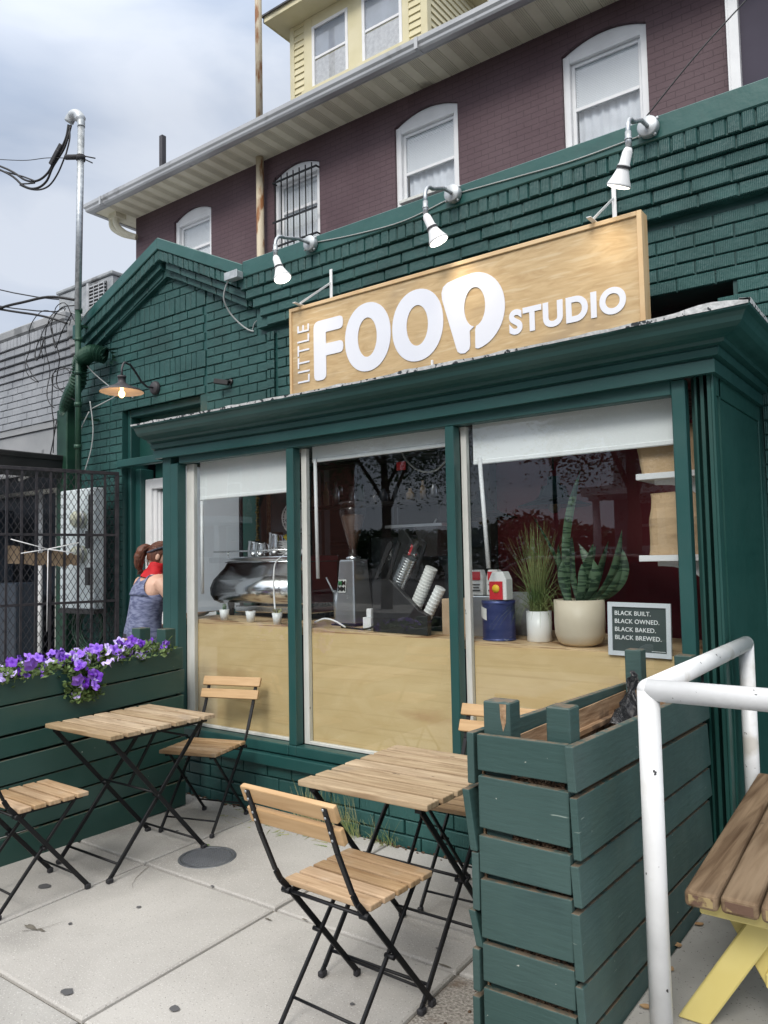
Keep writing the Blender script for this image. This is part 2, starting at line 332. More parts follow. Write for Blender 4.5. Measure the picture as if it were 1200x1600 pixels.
M_glass = glassmat('shop_window_glass', (.97,.985,.985), 1.5, 0.0, 1.0)
M_glassup = glassmat('house_window_glass', (.97,.98,.99), 1.5, 0.0, .9)
M_clear = glassmat('clear_plastic', (.95,.96,.96), 1.45, .08, .7)
M_smoke = glassmat('smoked_plastic', (.55,.52,.52), 1.45, .08, 1.6, .10, (.3,.25,.25))
M_meterglass = glassmat('meter_glass', (.9,.93,.9), 1.45, .02, 2.0)
M_lampblack = mat('charcoal_enamel', (.035,.032,.037), .5, c2=(.05,.046,.052), vs=6)
M_lampin = mat('white_reflector', (.5,.45,.42), .5)
M_cable = mat('black_cable', (.01,.01,.012), .6)
M_cableg = mat('grey_cable', (.35,.37,.37), .6)
M_duct = mat('dark_green_tin', (.012,.045,.030), .4, .2, c2=(.022,.075,.045), vs=6, bump=.2, bs=30)
M_rust = mat('rusty_cream_pipe', (.58,.50,.36), .6, c2=(.64,.56,.42), vs=4, stains=((.30,.13,.05), 2.6, .50, .1, (3,3,.9)))
M_mesh = mat('dark_steel_mesh', (.022,.022,.027), .5, .3, c2=(.05,.045,.05), vs=20)
M_galvbox = mat('weathered_galvanised', (.30,.32,.34), .6, .3, c2=(.44,.46,.47), vs=9, st=(1,1,2), stains=((.2,.2,.2), 4, .58, .1))
M_util = mat('pale_grey_enamel', (.56,.64,.68), .5, c2=(.64,.71,.74), vs=2)
M_navydoor = mat('dark_blue_door', (.020,.030,.045), .5, c2=(.030,.042,.060), vs=2)
M_bark = mat('bark', (.09,.065,.045), .9, c2=(.16,.12,.09), vs=9, st=(3,3,.6), bump=.8, bs=14)
M_foliage = mat('tree_leaves', (.035,.075,.02), .6, c2=(.085,.14,.04), vs=3)
M_carpaint = mat('dark_red_car_paint', (.06,.006,.010), .2, .3, c2=(.07,.008,.012), vs=2, coat=.8)
M_carglass = mat('tinted_car_glass', (.01,.012,.014), .05)
M_tyre = mat('tyre_rubber', (.015,.015,.016), .8)
M_porch = mat('white_porch_paint', (.55,.56,.57), .6)
M_redbrick = mat('red_brick', (.20,.065,.045), .8, c2=(.27,.10,.07), vs=4, bump=.3, bs=30)
# ================================================================== GROUND
g = MB()
def gsheet(x0, x1, y0, y1, z, name, m):
    mb = MB(); mb.quad((x0,y0,z), (x1,y0,z), (x1,y1,z), (x0,y1,z)); return struct(build(mb, name, m))
gsheet(-250, 250, -250, 250, -.30, 'ground', M_asphalt)
gsheet(-120, 120, -11.2, -2.6, -.146, 'road', M_asphalt)
mb = MB(); mb.box(-120, 120, -2.45, 8.0, -.29, -.016); struct(build(mb, 'pavement_bed', M_joint))
mb = MB(); mb.box(-120, 120, -2.6, -2.452, -.29, 0.0); struct(build(mb, 'kerb', M_conc, bevel=.02, seg=2))
mb = MB(); mb.box(-120, 120, -14.5, -11.25, -.29, 0.0); struct(build(mb, 'far_pavement', M_conc))
# slabs: joints across the pavement lean about 3 degrees
ysj = [-2.44, -1.40, -.44, .52, 1.53, 2.49, 3.40]
xs0 = [-40 + i*.94 for i in range(0, 38)]
xj = [-4.30-.94*k for k in range(40, 0, -1)] + [-4.30, -3.37, -2.45, -1.53, -.60, .34, 1.28, 2.2, 3.1, 4.0]
mb = MB(); mb2 = MB()
def slab(m, xa, xb, ya, yb, z=0.0):
    sk = lambda y: -.057*(y-2.0)
    gp = .006; dz = random.uniform(-.002, .002)
    c = .010; y0, y1 = ya+gp, yb-gp
    P = []
    for (yy, ins) in ((y0, 0), (y1, 0)):
        pass
    def ring(i, zz):
        return [(xa+gp+i+sk(y0+i), y0+i, zz), (xb-gp-i+sk(y0+i), y0+i, zz), (xb-gp-i+sk(y1-i), y1-i, zz), (xa+gp+i+sk(y1-i), y1-i, zz)]
    r0, r1, r2 = ring(0, -.018), ring(0.002, z-.006+dz), ring(c, z+dz)
    m.add(r0+r1+r2, [(0,1,5,4), (1,2,6,5), (2,3,7,6), (3,0,4,7), (4,5,9,8), (5,6,10,9), (6,7,11,10), (7,4,8,11), (8,9,10,11)])
for j in range(len(ysj)-1):
    for i in range(len(xj)-1):
        tgt = mb2 if (abs(xj[i]+1.53) < .01 and j == 4) else mb
        slab(tgt, xj[i], xj[i+1], ysj[j], ysj[j+1])
pv = struct(build(mb, 'pavement', M_concs)); random.seed(6); ms_ = [random.choice((0, 0, 1, 2)) for _ in range(len(pv.data.polygons)//9+1)]
for i_, p_ in enumerate(pv.data.polygons): p_.material_index = ms_[i_//9]
struct(build(mb2, 'rough_pavement', M_conc2))
mb = MB(); mb.box(-.868, 4.0, .4, 4.34, .001, .15); struct(build(mb, 'ramp', M_ramp, bevel=.01))
# dirt strip along the foot of the brick plinth
mb = MB()
random.seed(3)
for i in range(240):
    x = random.uniform(-4.3, -1.15); y = 3.405 - abs(random.gauss(0, .028)); r = random.uniform(.003, .011)
    mb.ell((x, y, r*.3), r*random.uniform(.8,1.6), r, r*.55, 6, 4)
for i in range(120):
    x = random.uniform(-1.45, -1.18); y = random.uniform(1.6, 2.45); r = random.uniform(.002, .008)
    mb.ell((x, y, r*.3), r*random.uniform(.8,1.6), r, r*.55, 6, 4)
tag(build(mb, 'dirt_and_gravel', M_soil, recalc=False), 'loose dirt and grit along the foot of the green brick base', 'gravel', kind='stuff')

# ================================================================== THE GREEN SHOP
shop = thing('cafe_building', 'dark green painted brick cafe with a wide bay window and gabled parapet', 'building', (-2.7, 4.35, 0))
YW = 4.35
CH = .0762
Z0 = .045
def gz(x):
    """cap top line of the parapet"""
    if x < -6.72: return 3.88
    if x < -5.53: return 3.88 + (x+6.72)/1.19*.49
    if x < -4.50: return 4.37 - (x+5.53)/1.03*.49
    return 3.883
def brick(mb, x0, x1, z0, z1, yf, d=.012, ch=.004, yb=None):
    yb = yf+d if yb is None else yb
    j = lambda a: random.uniform(-a, a)
    a = [(x0+j(.0015), z0+j(.0012)), (x1+j(.0015), z0+j(.0012)), (x1+j(.0015), z1+j(.0012)), (x0+j(.0015), z1+j(.0012))]
    y = yf + random.uniform(-.0025, .0015)
    cx, cz = (x0+x1)/2, (z0+z1)/2
    r0 = [(p, yb, q) for p, q in a]; r1 = [(p, y+ch, q) for p, q in a]
    r2 = [(p+(ch if p < cx else -ch), y, q+(ch if q < cz else -ch)) for p, q in a]
    mb.add(r0+r1+r2, [(0,1,5,4), (1,2,6,5), (2,3,7,6), (3,0,4,7), (4,5,9,8), (5,6,10,9), (6,7,11,10), (7,4,8,11), (8,9,10,11)])
def brick_rows(mb, xa, xb, ka, kb, yf, hide=lambda x, z: False, BL=.203, off=0, fixedge=True, z0=Z0):
    for k in range(ka, kb):
        z = z0+k*CH
        x = xa - (0 if (k+off) % 2 else BL/2) ; 
        while x < xb-1e-6:
            a, b = max(x, xa), min(x+BL, xb)
            x += BL
            if b-a < .03: continue
            if hide((a+b)/2, z+CH/2): continue
            brick(mb, a+.004, b-.004, z+.004, z+CH-.004, yf)
rc = lambda x, z, X0, X1, Za, Zb: X0 < x < X1 and Za < z < Zb
random.seed(11)
wall = MB()
kS1, kS2 = 41, 48          # soldier rows of the gable panel: 2 courses each
def hideL(x, z):
    if rc(x, z, -6.25, -5.15, 0, 2.96): return True
    if x > -5.15 and z < 2.25: return True
    if z > gz(x)-.29: return True
    if rc(x, z, -6.44, -5.06, 3.169, 3.322) or rc(x, z, -6.44, -5.06, 3.703, 3.855): return True
    if x > -4.42 and z > 3.33: return True
    return False
brick_rows(wall, -7.0, -6.44, 0, 58, YW-.012, hideL)
brick_rows(wall, -6.42, -5.08, 38, 58, YW-.012, hideL, off=1)
brick_rows(wall, -6.44, -6.25, 0, 38, YW-.012, hideL)
brick_rows(wall, -6.25, -5.06, 38, 38, YW-.012, hideL)
brick_rows(wall, -5.06, -4.33, 28, 52, YW-.012, hideL)
brick_rows(wall, -4.33, -4.245, 28, 44, YW-.03, lambda x, z: z > 3.33, BL=.085)   # pilaster edge
def hideR(x, z):
    if rc(x, z, -3.90, -.90, 0, 2.94): return True
    if x < -.80 and z < 2.55: return True
    return z > 3.335
brick_rows(wall, -4.23, -.70, 30, 44, YW-.014, hideR, off=1)
brick_rows(wall, -.79, -.70, 0, 44, YW-.006, hideR)
for k in range(0, 43, 3):                        # vertical soldier edge of the right pier
    brick(wall, -.685, -.60, Z0+k*CH+.004, Z0+(k+2.6)*CH, YW-.035)
brick_rows(wall, -.585, 2.0, 0, 44, YW-.012, hideR)
# soldier rows of the gable panel
for (z0, z1) in ((3.169, 3.322), (3.703, 3.855)):
    brick(wall, -6.43, -6.33, z0+.004, z1-.004, YW-.018)
    brick(wall, -5.165, -5.07, z0+.004, z1-.004, YW-.018)
    x = -6.325
    while x < -5.18:
        brick(wall, x+.003, x+.068, z0+.004, z1-.004, YW-.018); x += .0715
build(wall, 'brick_facing', M_brick, shop)
# soldier course, corbels and flashing, swept along the parapet line
def band(mb, pts, y0, y1, t0, t1):
    """sloped band between offsets t0 (top) and t1 (bottom) below the cap line"""
    for (xa, za), (xb, zb) in zip(pts[:-1], pts[1:]):
        vs = []
        for y in (y0, y1):
            for x, z in ((xa, za-t0), (xb, zb-t0), (xb, zb-t1), (xa, za-t1)): vs.append((x, y, z))
        mb.add(vs, [(0,1,2,3), (7,6,5,4), (0,4,5,1), (1,5,6,2), (2,6,7,3), (3,7,4,0)])
def bricks_band(mb, xa, za, xb, zb, yf, t0, t1, bl):
    band(mb, [(xa, za), (xb, zb)], yf+.009, yf+.12, t0+.001, t1-.001)
    n = max(1, round(abs(xb-xa)/bl)); 
    for i in range(n):
        a, b = i/n, (i+1)/n
        X0, X1 = xa+(xb-xa)*a+.004, xa+(xb-xa)*b-.004
        Za, Zb = za+(zb-za)*a, za+(zb-za)*b
        j = random.uniform(-.004, .004); y = yf+random.uniform(-.004, .003)
        q = [(X0, Za-t0+j), (X1, Zb-t0+j), (X1, Zb-t1+j*.5), (X0, Za-t1+j*.5)]
        cx = sum(p[0] for p in q)/4; cz = sum(p[1] for p in q)/4
        ins = [(p[0]+(.005 if p[0] < cx else -.005), p[1]+(.005 if p[1] < cz else -.005)) for p in q]
        vs = [(p, yf+.13, z) for p, z in q]+[(p, y+.006, z) for p, z in q]+[(p, y, z) for p, z in ins]
        mb.add(vs, [(0,1,5,4), (1,2,6,5), (2,3,7,6), (3,0,4,7), (4,5,9,8), (5,6,10,9), (6,7,11,10), (7,4,8,11), (8,9,10,11)])
Pg = [(-6.76, 3.865), (-5.53, 4.37), (-4.46, 3.865)]
cor = MB()
T = [(.115, .215, 4.215), (.22, .298, 4.245), (.302, .378, 4.275)]
for (xa, za), (xb, zb) in zip(Pg[:-1], Pg[1:]):
    bricks_band(cor, xa, za, xb, zb, 4.205, .108, .195, .066)
    bricks_band(cor, xa+.05, za+.02*(1 if za<zb else -1), xb-.02, zb, 4.245, .200, .258, .205)
    bricks_band(cor, xa+.10, za+.04*(1 if za<zb else -1), xb-.04, zb, 4.285, .263, .315, .205)
band(cor, [Pg[0], Pg[1], Pg[2]], 4.295, 4.40, .10, .319)
xr0, xr1 = -4.50, 2.0
bricks_band(cor, xr0, 3.883, xr1, 3.883, 4.205, .122, .220, .070)
for i, (t, y) in enumerate(((.225, 4.222), (.301, 4.240), (.377, 4.258), (.453, 4.276))):
    bricks_band(cor, xr0+.04+.06*i, 3.883, xr1, 3.883, y, t, t+.071, .205)
cor.box(-4.40, 2.0, 4.290, 4.42, 3.358, 3.79)
build(cor, 'corbelled_cornice', M_brick, shop)
cp = MB()
band(cp, Pg, 4.190, 4.62, 0, .105)
cp.box(-4.46, 2.0, 4.192, 4.62, 3.755, 3.885)
# folded left return of the gable cap
cp.box(-6.84, -6.755, 4.19, 4.62, 3.70, 3.845)
build(cp, 'parapet_flashing', M_cap, shop, bevel=.006)
# backing masonry
bk = MB()
bk.box(-7.0, -6.25, YW-.001, 4.62, 0, 3.0)
bk.box(-7.0, 2.0, YW-.001, 4.62, 3.001, 3.75)
bk.prism([(-6.76, 3.752), (-4.46, 3.752), (-5.53, 4.255)], lambda a, b, d: (a, d, b), YW-.001, 4.618)
bk.box(-5.15, -3.90, YW-.001, 4.62, 2.30, 2.999)
bk.box(-.90, 2.0, YW+.004, 4.62, 0, 2.999)
bk.box(-3.898, -.902, YW+.001, 4.62, 2.942, 2.999)
build(bk, 'masonry', M_green, shop)
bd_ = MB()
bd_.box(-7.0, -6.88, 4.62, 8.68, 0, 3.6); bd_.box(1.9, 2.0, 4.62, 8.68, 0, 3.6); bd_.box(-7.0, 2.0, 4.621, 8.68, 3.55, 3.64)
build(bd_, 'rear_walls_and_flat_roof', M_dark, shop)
# --- recessed entrance: transom panels, jambs, white door frame
e = MB()
e.box(-6.249, -6.20, 4.40, 4.60, 0, 2.955)                # left jamb
e.box(-6.20, -5.149, 4.40, 4.60, 2.885, 2.958)            # head
e.box(-6.20, -6.12, 4.45, 4.60, 0, 2.40)
e.box(-6.245, -4.46, 4.28, 4.36, 2.405, 2.475)            # transom bar reaching the bay
build(e, 'entrance_trim', M_green, shop, bevel=.006)
e = MB(); e.box(-6.199, -4.44, 4.50, 4.54, 2.48, 2.884); e.box(-6.12, -4.44, 4.62, 4.66, 2.30, 2.5)
build(e, 'transom_panel', M_green_side, shop)
dr = MB()
dr.box(-6.118, -6.03, 4.50, 4.58, 0, 2.30); dr.box(-6.03, -5.0, 4.50, 4.58, 2.205, 2.30)
dr.box(-6.03, -5.985, 4.525, 4.60, 0, 2.203); dr.box(-5.985, -5.955, 4.545, 4.60, 0, 2.18)
fr_ = build(dr, 'door_frame', M_whiteplain, shop, bevel=.005)
dd = MB(); dd.box(-5.953, -5.05, 4.56, 4.60, .01, 2.18)
d_ = build(dd, 'door', M_whiteplain, shop, bevel=.004)
dh = MB(); dh.tube([(-5.15, 4.555, 1.05), (-5.15, 4.50, 1.05), (-5.26, 4.50, 1.05)], .011); build(dh, 'handle', M_steel, d_)
e = MB(); e.box(-5.048, -4.44, 4.42, 4.60, 0, 2.30); build(e, 'entrance_side_wall', M_green_side, shop)

# ================================================================== BAY WINDOW (parts of the cafe)
BX0, BX1 = -4.43, -.92
YB = 3.40
b = MB()
b.box(-4.43, -4.342, YB, YB+.09, .36, 2.262); b.box(-4.338, -4.262, YB-.006, YB+.07, .36, 2.19)
b.box(-3.254, -3.195, YB, YB+.066, .425, 2.186); b.box(-2.122, -2.070, YB, YB+.066, .425, 2.186)
b.box(-.972, -.915, YB, YB+.06, .36, 2.25)
b.box(-4.26, -.973, YB+.004, YB+.07, 2.187, 2.262)                       # header
build(b, 'bay_frame', M_green, shop, bevel=.004)
b = MB()
b.box(-4.26, -3.255, YB-.006, YB+.07, .365, .424); b.box(-3.194, -2.123, YB-.006, YB+.07, .365, .424); b.box(-2.069, -.973, YB-.006, YB+.07, .365, .424)
b.box(-3.254, -3.195, YB-.004, YB+.05, .365, .424); b.box(-2.122, -2.070, YB-.004, YB+.05, .365, .424)
b.box(-4.335, -.90, YB-.035, YB+.05, .290, .358)
build(b, 'window_sill', M_green, shop, bevel=.006, seg=2)
# plinth bricks
p = MB(); random.seed(5)
for k in range(-1, 4):
    z = -.015+k*.0762; x = -4.36-(.1 if k % 2 else 0)
    while x < -.90:
        brick(p, x+.004, min(x+.199, -.90), z+.004, z+.0722, 3.405+random.uniform(-.003,.003), .02); x += .203
p.box(-4.36, -.90, 3.422, 3.50, -.1, .289)
build(p, 'brick_plinth', M_brick, shop)
# right corner: dark fluted channel and side panel
b = MB()
b.box(-.914, -.80, 3.50, 3.52, .15, 2.26)
b.box(-.889, -.880, 3.45, 3.50, .15, 2.26); b.box(-.862, -.848, 3.44, 3.50, .15, 2.26)
b.box(-.838, -.832, 3.455, 3.50, .15, 2.26); b.box(-.826, -.812, 3.41, 3.50, .15, 2.26)
build(b, 'fluted_corner_channel', M_green_side, shop)
b = MB()
b.box(-.811, -.800, 3.405, 3.455, .15, 2.26); b.box(-.811, -.800, 4.30, 4.345, .15, 2.26)
b.box(-.811, -.800, 3.455, 4.30, 2.17, 2.26); b.box(-.811, -.800, 3.455, 4.30, .15, .30)
b.box(-.815, -.806, 3.455, 4.30, .30, 2.17)
b.box(-.83, -.815, 3.46, 4.345, .0, 2.26)
build(b, 'side_panel', M_green_side, shop, bevel=.003)
# moulded cornice: profile (outward offset, z) swept round the front and right side
prof = [(.00,2.250),(.028,2.250),(.028,2.305),(.022,2.309),(.022,2.313),(.045,2.316),(.050,2.345),(.046,2.350),(.046,2.354),(.072,2.358),(.076,2.372),(.086,2.376),
        (.110,2.381),(.135,2.392),(.150,2.408),(.157,2.425),(.166,2.440),(.182,2.448),(.184,2.462),(.17,2.466),(.0,2.470)]
# (outward offsets shifted so that the lip stands about 0.2 m out)
prof = [(u*1.15, z-.032 if z < 2.3 and False else z) for u, z in prof]
b = MB()
XC = -.812
Lx = -4.475
nseg = 16
rings = []
for i in range(nseg+1):
    t = i/nseg; sag = -.012*math.sin(t*math.pi*1.0)-.016*(1-t)
    rings.append([(Lx+(XC-Lx)*t + (u if i == nseg else 0), YB-.01-u, z+sag) for u, z in prof])
rings.append([(XC+u, YW-.02, z) for u, z in prof])
m_ = len(prof); vs = [v for r in rings for v in r]; fs = []
for i in range(len(rings)-1):
    for k in range(m_-1): fs.append((i*m_+k, (i+1)*m_+k, (i+1)*m_+k+1, i*m_+k+1))
vs.append((Lx, YB+.2, 2.23)); vs.append((Lx, YB+.2, 2.45))
fs.append(tuple(range(m_)) + (len(vs)-1, len(vs)-2))
b.add(vs, fs)
b.box(-4.47, -.80, YB-.01, YB+.30, 2.262, 2.269)                                # cornice soffit
build(b, 'moulded_cornice', M_green, shop)
b = MB()
b.add([(Lx, YB-.20, 2.440), (-.61, YB-.20, 2.452), (-.61, YW-.03, 2.452), (Lx, YW-.03, 2.46)], [(0,1,2,3)])
b.add([(-4.43, YB+.05, 2.27), (-.82, YB+.05, 2.27), (-.82, 4.6, 2.27), (-4.43, 4.6, 2.27)], [(0,1,2,3)])
build(b, 'bay_roof', M_lead, shop)
# crumpled lead edge
random.seed(21)
b = MB(); n = 150; pf = []
for i in range(n+1):
    t = i/n; x = Lx + (-.605-Lx)*t; sag = -.012*math.sin(t*math.pi)-.016*(1-t)
    h = .002+.010*max(0, mnoise.noise(Vector((x*7, 0, 0)))) + .012*max(0, mnoise.noise(Vector((x*1.7, 3, 0)))) + (.016 if t > .93 else 0)*math.sin((t-.93)/.07*math.pi)
    y = YB-.225-.006*mnoise.noise(Vector((x*9, 5, 0))) 
    pf.append((x, y, 2.463+sag+h, sag))
vs = []
for x, y, z, s_ in pf: vs += [(x, y, 2.455+s_), (x, y-.004, z), (x, y+.025, z+.004), (x, y+.025, 2.46+s_)]
b.add(vs, [(i*4+k, (i+1)*4+k, (i+1)*4+k+1, i*4+k+1) for i in range(n) for k in range(3)])
vs = []; q = 40
for i in range(q+1):
    t = i/q; y = YB-.225+(YW-YB+.2)*t; h = .002+.008*max(0, mnoise.noise(Vector((y*8, 9, 0)))) + (.008*(1-t*4) if t < .25 else 0)
    vs += [(-.600, y, 2.455), (-.597, y, 2.463+h), (-.64, y, 2.469+h), (-.64, y, 2.46)]
b.add(vs, [(i*4+k, (i+1)*4+k, (i+1)*4+k+1, i*4+k+1) for i in range(q) for k in range(3)])
build(b, 'crumpled_flashing_edge', M_leadedge, shop)
# glass, white inner frames, plywood
panes = ((-4.262, -3.254), (-3.195, -2.122), (-2.070, -.972))
for i, (a, c) in enumerate(panes):
    b = MB(); wl = (.075, .040, .032)[i]
    b.box(a, a+wl, YB+.072, YB+.105, .425, 2.186); b.box(c-.012, c, YB+.072, YB+.10, .425, 2.186)
    b.box(a+wl, c-.012, YB+.072, YB+.10, .425, .443)
    build(b, 'window_frame', M_offwhite, shop, bevel=.002)
    b = MB(); b.box(a+wl, c-.012, YB+.082, YB+.087, .443, 2.188)
    build(b, 'window_pane', M_glass, shop)
    b = MB(); x0 = a+wl; b.box(x0-(.0 if i else .012), c, YB+.107, YB+.119, .43, 1.10-.022*(i))
    build(b, 'plywood_panel', M_ply, shop)
# counter: runs downhill slightly to the right
zc = lambda x: 1.130-.0235*(x+4.26)
b = MB(); X0, X1 = -4.36, -.90
for zt, zb_ in ((0, .044),):
    vs = [(x, y, zc(x)-d) for x in (X0, X1) for y in (YB+.112, 4.25) for d in (0, zb_)]
    b.add(vs, [(0,1,3,2), (4,6,7,5), (0,4,5,1), (2,3,7,6), (0,2,6,4), (1,5,7,3)])
build(b, 'counter', M_plyedge, shop, bevel=.002)
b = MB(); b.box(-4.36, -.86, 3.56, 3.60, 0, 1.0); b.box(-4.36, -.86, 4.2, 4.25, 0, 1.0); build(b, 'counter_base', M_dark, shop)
# interior shell
b = MB()
b.box(-6.88, 1.9, 4.62, 8.68, -.02, .0); b.box(-4.40, -.86, 3.52, 4.62, -.02, .0)
build(b, 'cafe_floor', M_floor, shop)
b = MB()
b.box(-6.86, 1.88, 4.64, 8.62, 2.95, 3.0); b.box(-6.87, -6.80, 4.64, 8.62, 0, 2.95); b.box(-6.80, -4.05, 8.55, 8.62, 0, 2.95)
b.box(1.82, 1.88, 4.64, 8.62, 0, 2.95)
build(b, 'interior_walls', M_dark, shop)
b = MB(); b.box(-2.93, 1.82, 5.45, 5.52, 0, 2.95); b.box(-.86, -.83, 4.66, 5.44, 0, 2.95)
build(b, 'maroon_wall', M_maroon, shop)
b = MB(); b.box(-3.16, -2.94, 5.35, 5.52, 0, 2.94); b.box(-5.02, -4.96, 5.6, 5.68, 0, 2.94); b.box(-4.90, -4.86, 5.6, 5.68, 0, 2.94)
build(b, 'interior_column', M_greycol, shop)
b = MB(); b.box(-4.43, -4.405, 3.50, 4.62, 0, 1.10); b.box(-4.43, -4.405, 3.50, 4.62, 2.20, 2.26); b.box(-4.43, -4.405, 4.28, 4.62, 1.10, 2.20); b.box(-.858, -.832, 3.53, 4.64, 0, 2.26)
build(b, 'bay_side_wall', M_green_side, shop)
M_trans = bpy.data.materials.new('translucent_blind'); M_trans.use_nodes = True
_t = M_trans.node_tree; _t.nodes.clear(); _o = _t.nodes.new('ShaderNodeOutputMaterial'); _a = _t.nodes.new('ShaderNodeBsdfTranslucent'); _b = _t.nodes.new('ShaderNodeBsdfDiffuse'); _m = _t.nodes.new('ShaderNodeMixShader')
_a.inputs[0].default_value = (.86, .89, .93, 1); _b.inputs[0].default_value = (.82, .85, .9, 1); _m.inputs[0].default_value = .15
_t.links.new(_a.outputs[0], _m.inputs[1]); _t.links.new(_b.outputs[0], _m.inputs[2]); _t.links.new(_m.outputs[0], _o.inputs[0])
b = MB(); b.quad((-4.398, 3.52, 1.16), (-4.398, 4.08, 1.16), (-4.398, 4.08, 2.2), (-4.398, 3.52, 2.2))
build(b, 'side_window_blind', M_trans, shop)
b = MB(); b.box(-4.420, -4.416, 3.50, 4.28, 1.10, 2.20); build(b, 'side_window_pane', M_glass, shop)
b = MB(); b.box(-4.43, -4.392, 4.09, 4.115, 1.1, 2.2); build(b, 'side_window_mullion', M_black, shop)
b = MB(); b.box(-4.394, -4.37, 4.37, 4.39, 1.1, 2.25); build(b, 'timber_batten', M_rawwood, shop)
# ================================================================== WRITING
def text_mesh(body, size, name, m, parent, M, extrude=.0015, bold=0.0, sx=1.0, align='LEFT', space=1.0):
    cu = bpy.data.curves.new(name, 'FONT'); cu.body = body; cu.size = size; cu.extrude = extrude; cu.offset = bold
    cu.align_x = align; cu.space_character = space
    t = bpy.data.objects.new(name, cu); COL.objects.link(t)
    dg = bpy.context.evaluated_depsgraph_get(); dg.update()
    me = bpy.data.meshes.new_from_object(t.evaluated_get(dg)); bpy.data.objects.remove(t)
    S = Matrix.Diagonal((sx, 1, 1, 1))
    inv = wm(parent).inverted() if parent is not None else Matrix()
    me.transform(inv @ M @ S)
    me.materials.clear(); me.materials.append(m)
    o = bpy.data.objects.new(name, me); COL.objects.link(o); o.parent = parent
    return o
def text_fit(body, name, m, parent, x0, x1, z0, z1, y, bold=0.0, space=1.0, rot=False, M=None):
    """text lying in the plane Y=y, scaled to fill x0..x1, z0..z1"""
    cu = bpy.data.curves.new(name, 'FONT'); cu.body = body; cu.size = 1; cu.extrude = .008; cu.offset = bold; cu.space_character = space
    t = bpy.data.objects.new(name, cu); COL.objects.link(t)
    dg = bpy.context.evaluated_depsgraph_get(); dg.update()
    me = bpy.data.meshes.new_from_object(t.evaluated_get(dg)); bpy.data.objects.remove(t)
    xs = [v.co.x for v in me.vertices]; ys = [v.co.y for v in me.vertices]
    a0, a1, b0, b1 = min(xs), max(xs), min(ys), max(ys)
    inv = wm(parent).inverted() if parent is not None else Matrix()
    for v in me.vertices:
        u, w_ = (v.co.x-a0)/(a1-a0), (v.co.y-b0)/(b1-b0)
        d = -v.co.z*.2
        if rot: p = Vector((x1-(x1-x0)*w_ if False else x0+(x1-x0)*(1-w_), y+d, z0+(z1-z0)*u))
        else: p = Vector((x0+(x1-x0)*u, y+d, z0+(z1-z0)*w_))
        if M is not None: p = M @ p
        v.co = inv @ p
    me.materials.clear(); me.materials.append(m)
    o = bpy.data.objects.new(name, me); COL.objects.link(o); o.parent = parent
    return o
def curve_shape(loops, name, m, parent, y, th=.004, bevel=0):
    """filled 2-D outline with holes (x, z lists) lying in the plane Y=y"""
    cu = bpy.data.curves.new(name, 'CURVE'); cu.dimensions = '2D'; cu.fill_mode = 'BOTH'; cu.extrude = th/2
    for lp in loops:
        s = cu.splines.new('POLY'); s.points.add(len(lp)-1); s.use_cyclic_u = True
        for i, (a, b) in enumerate(lp): s.points[i].co = (a, b, 0, 1)
    t = bpy.data.objects.new(name, cu); COL.objects.link(t)
    dg = bpy.context.evaluated_depsgraph_get(); dg.update()
    me = bpy.data.meshes.new_from_object(t.evaluated_get(dg)); bpy.data.objects.remove(t)
    inv = wm(parent).inverted() if parent is not None else Matrix()
    for v in me.vertices: v.co = inv @ Vector((v.co.x, y-v.co.z, v.co.y))
    me.materials.clear(); me.materials.append(m)
    o = bpy.data.objects.new(name, me); COL.objects.link(o); o.parent = parent
    return o
def ellp(cx, cz, rx, rz, n=48, pw=2.0):
    r = []
    for i in range(n):
        t = 2*math.pi*i/n; c, s = math.cos(t), math.sin(t)
        r.append((cx+rx*math.copysign(abs(c)**(2/pw), c), cz+rz*math.copysign(abs(s)**(2/pw), s)))
    return r
def roundpoly(pts, r, n=5):
    """pts: (x, z[, radius])"""
    o = []; m = len(pts)
    for i in range(m):
        p = Vector(pts[i][:2]); a = Vector(pts[i-1][:2]); c = Vector(pts[(i+1) % m][:2])
        rr = pts[i][2] if len(pts[i]) > 2 else r
        d1 = (a-p); d2 = (c-p); rr = min(rr, d1.length*.5, d2.length*.5)
        if rr < 1e-4: o.append(tuple(p)); continue
        s = p+d1.normalized()*rr; e = p+d2.normalized()*rr
        for k in range(n+1):
            t = k/n; q = s*(1-t)**2 + p*2*t*(1-t) + e*t*t; o.append((q.x, q.y))
    return o

# ================================================================== SHOP SIGN
SX0, SX1, SZ0, SZ1, SY = -3.650, -1.212, 2.565, 3.245, 3.87
sg = thing('shop_sign', 'long pale plywood sign board with white lettering standing above the bay window', 'shop sign', ((SX0+SX1)/2, SY, SZ0))
b = MB(); b.box(SX0+.02, SX1-.02, SY+.006, SY+.07, SZ0+.02, SZ1-.02); build(b, 'board', M_signply, sg)
b = MB()
b.box(SX0, SX0+.020, SY-.006, SY+.085, SZ0, SZ1); b.box(SX1-.026, SX1, SY-.006, SY+.085, SZ0, SZ1)
b.box(SX0+.0205, SX1-.0265, SY-.006, SY+.085, SZ1-.024, SZ1); b.box(SX0+.0205, SX1-.0265, SY-.006, SY+.085, SZ0, SZ0+.02)
build(b, 'frame', M_pine, sg, bevel=.002)
ly = SY+.003
F = roundpoly([(-3.432,2.708,.04),(-3.432,3.112,.05),(-3.176,3.112,.035),(-3.176,3.026,.035),(-3.325,3.026,.008),(-3.325,2.948,.008),(-3.176,2.948,.035),(-3.176,2.868,.035),(-3.325,2.868,.008),(-3.325,2.708,.04)], .02)
curve_shape([F], 'letter', M_letter, sg, ly)
curve_shape([ellp(-2.976,2.927,.184,.222,pw=2.1), ellp(-2.977,2.925,.077,.127)], 'letter', M_letter, sg, ly)
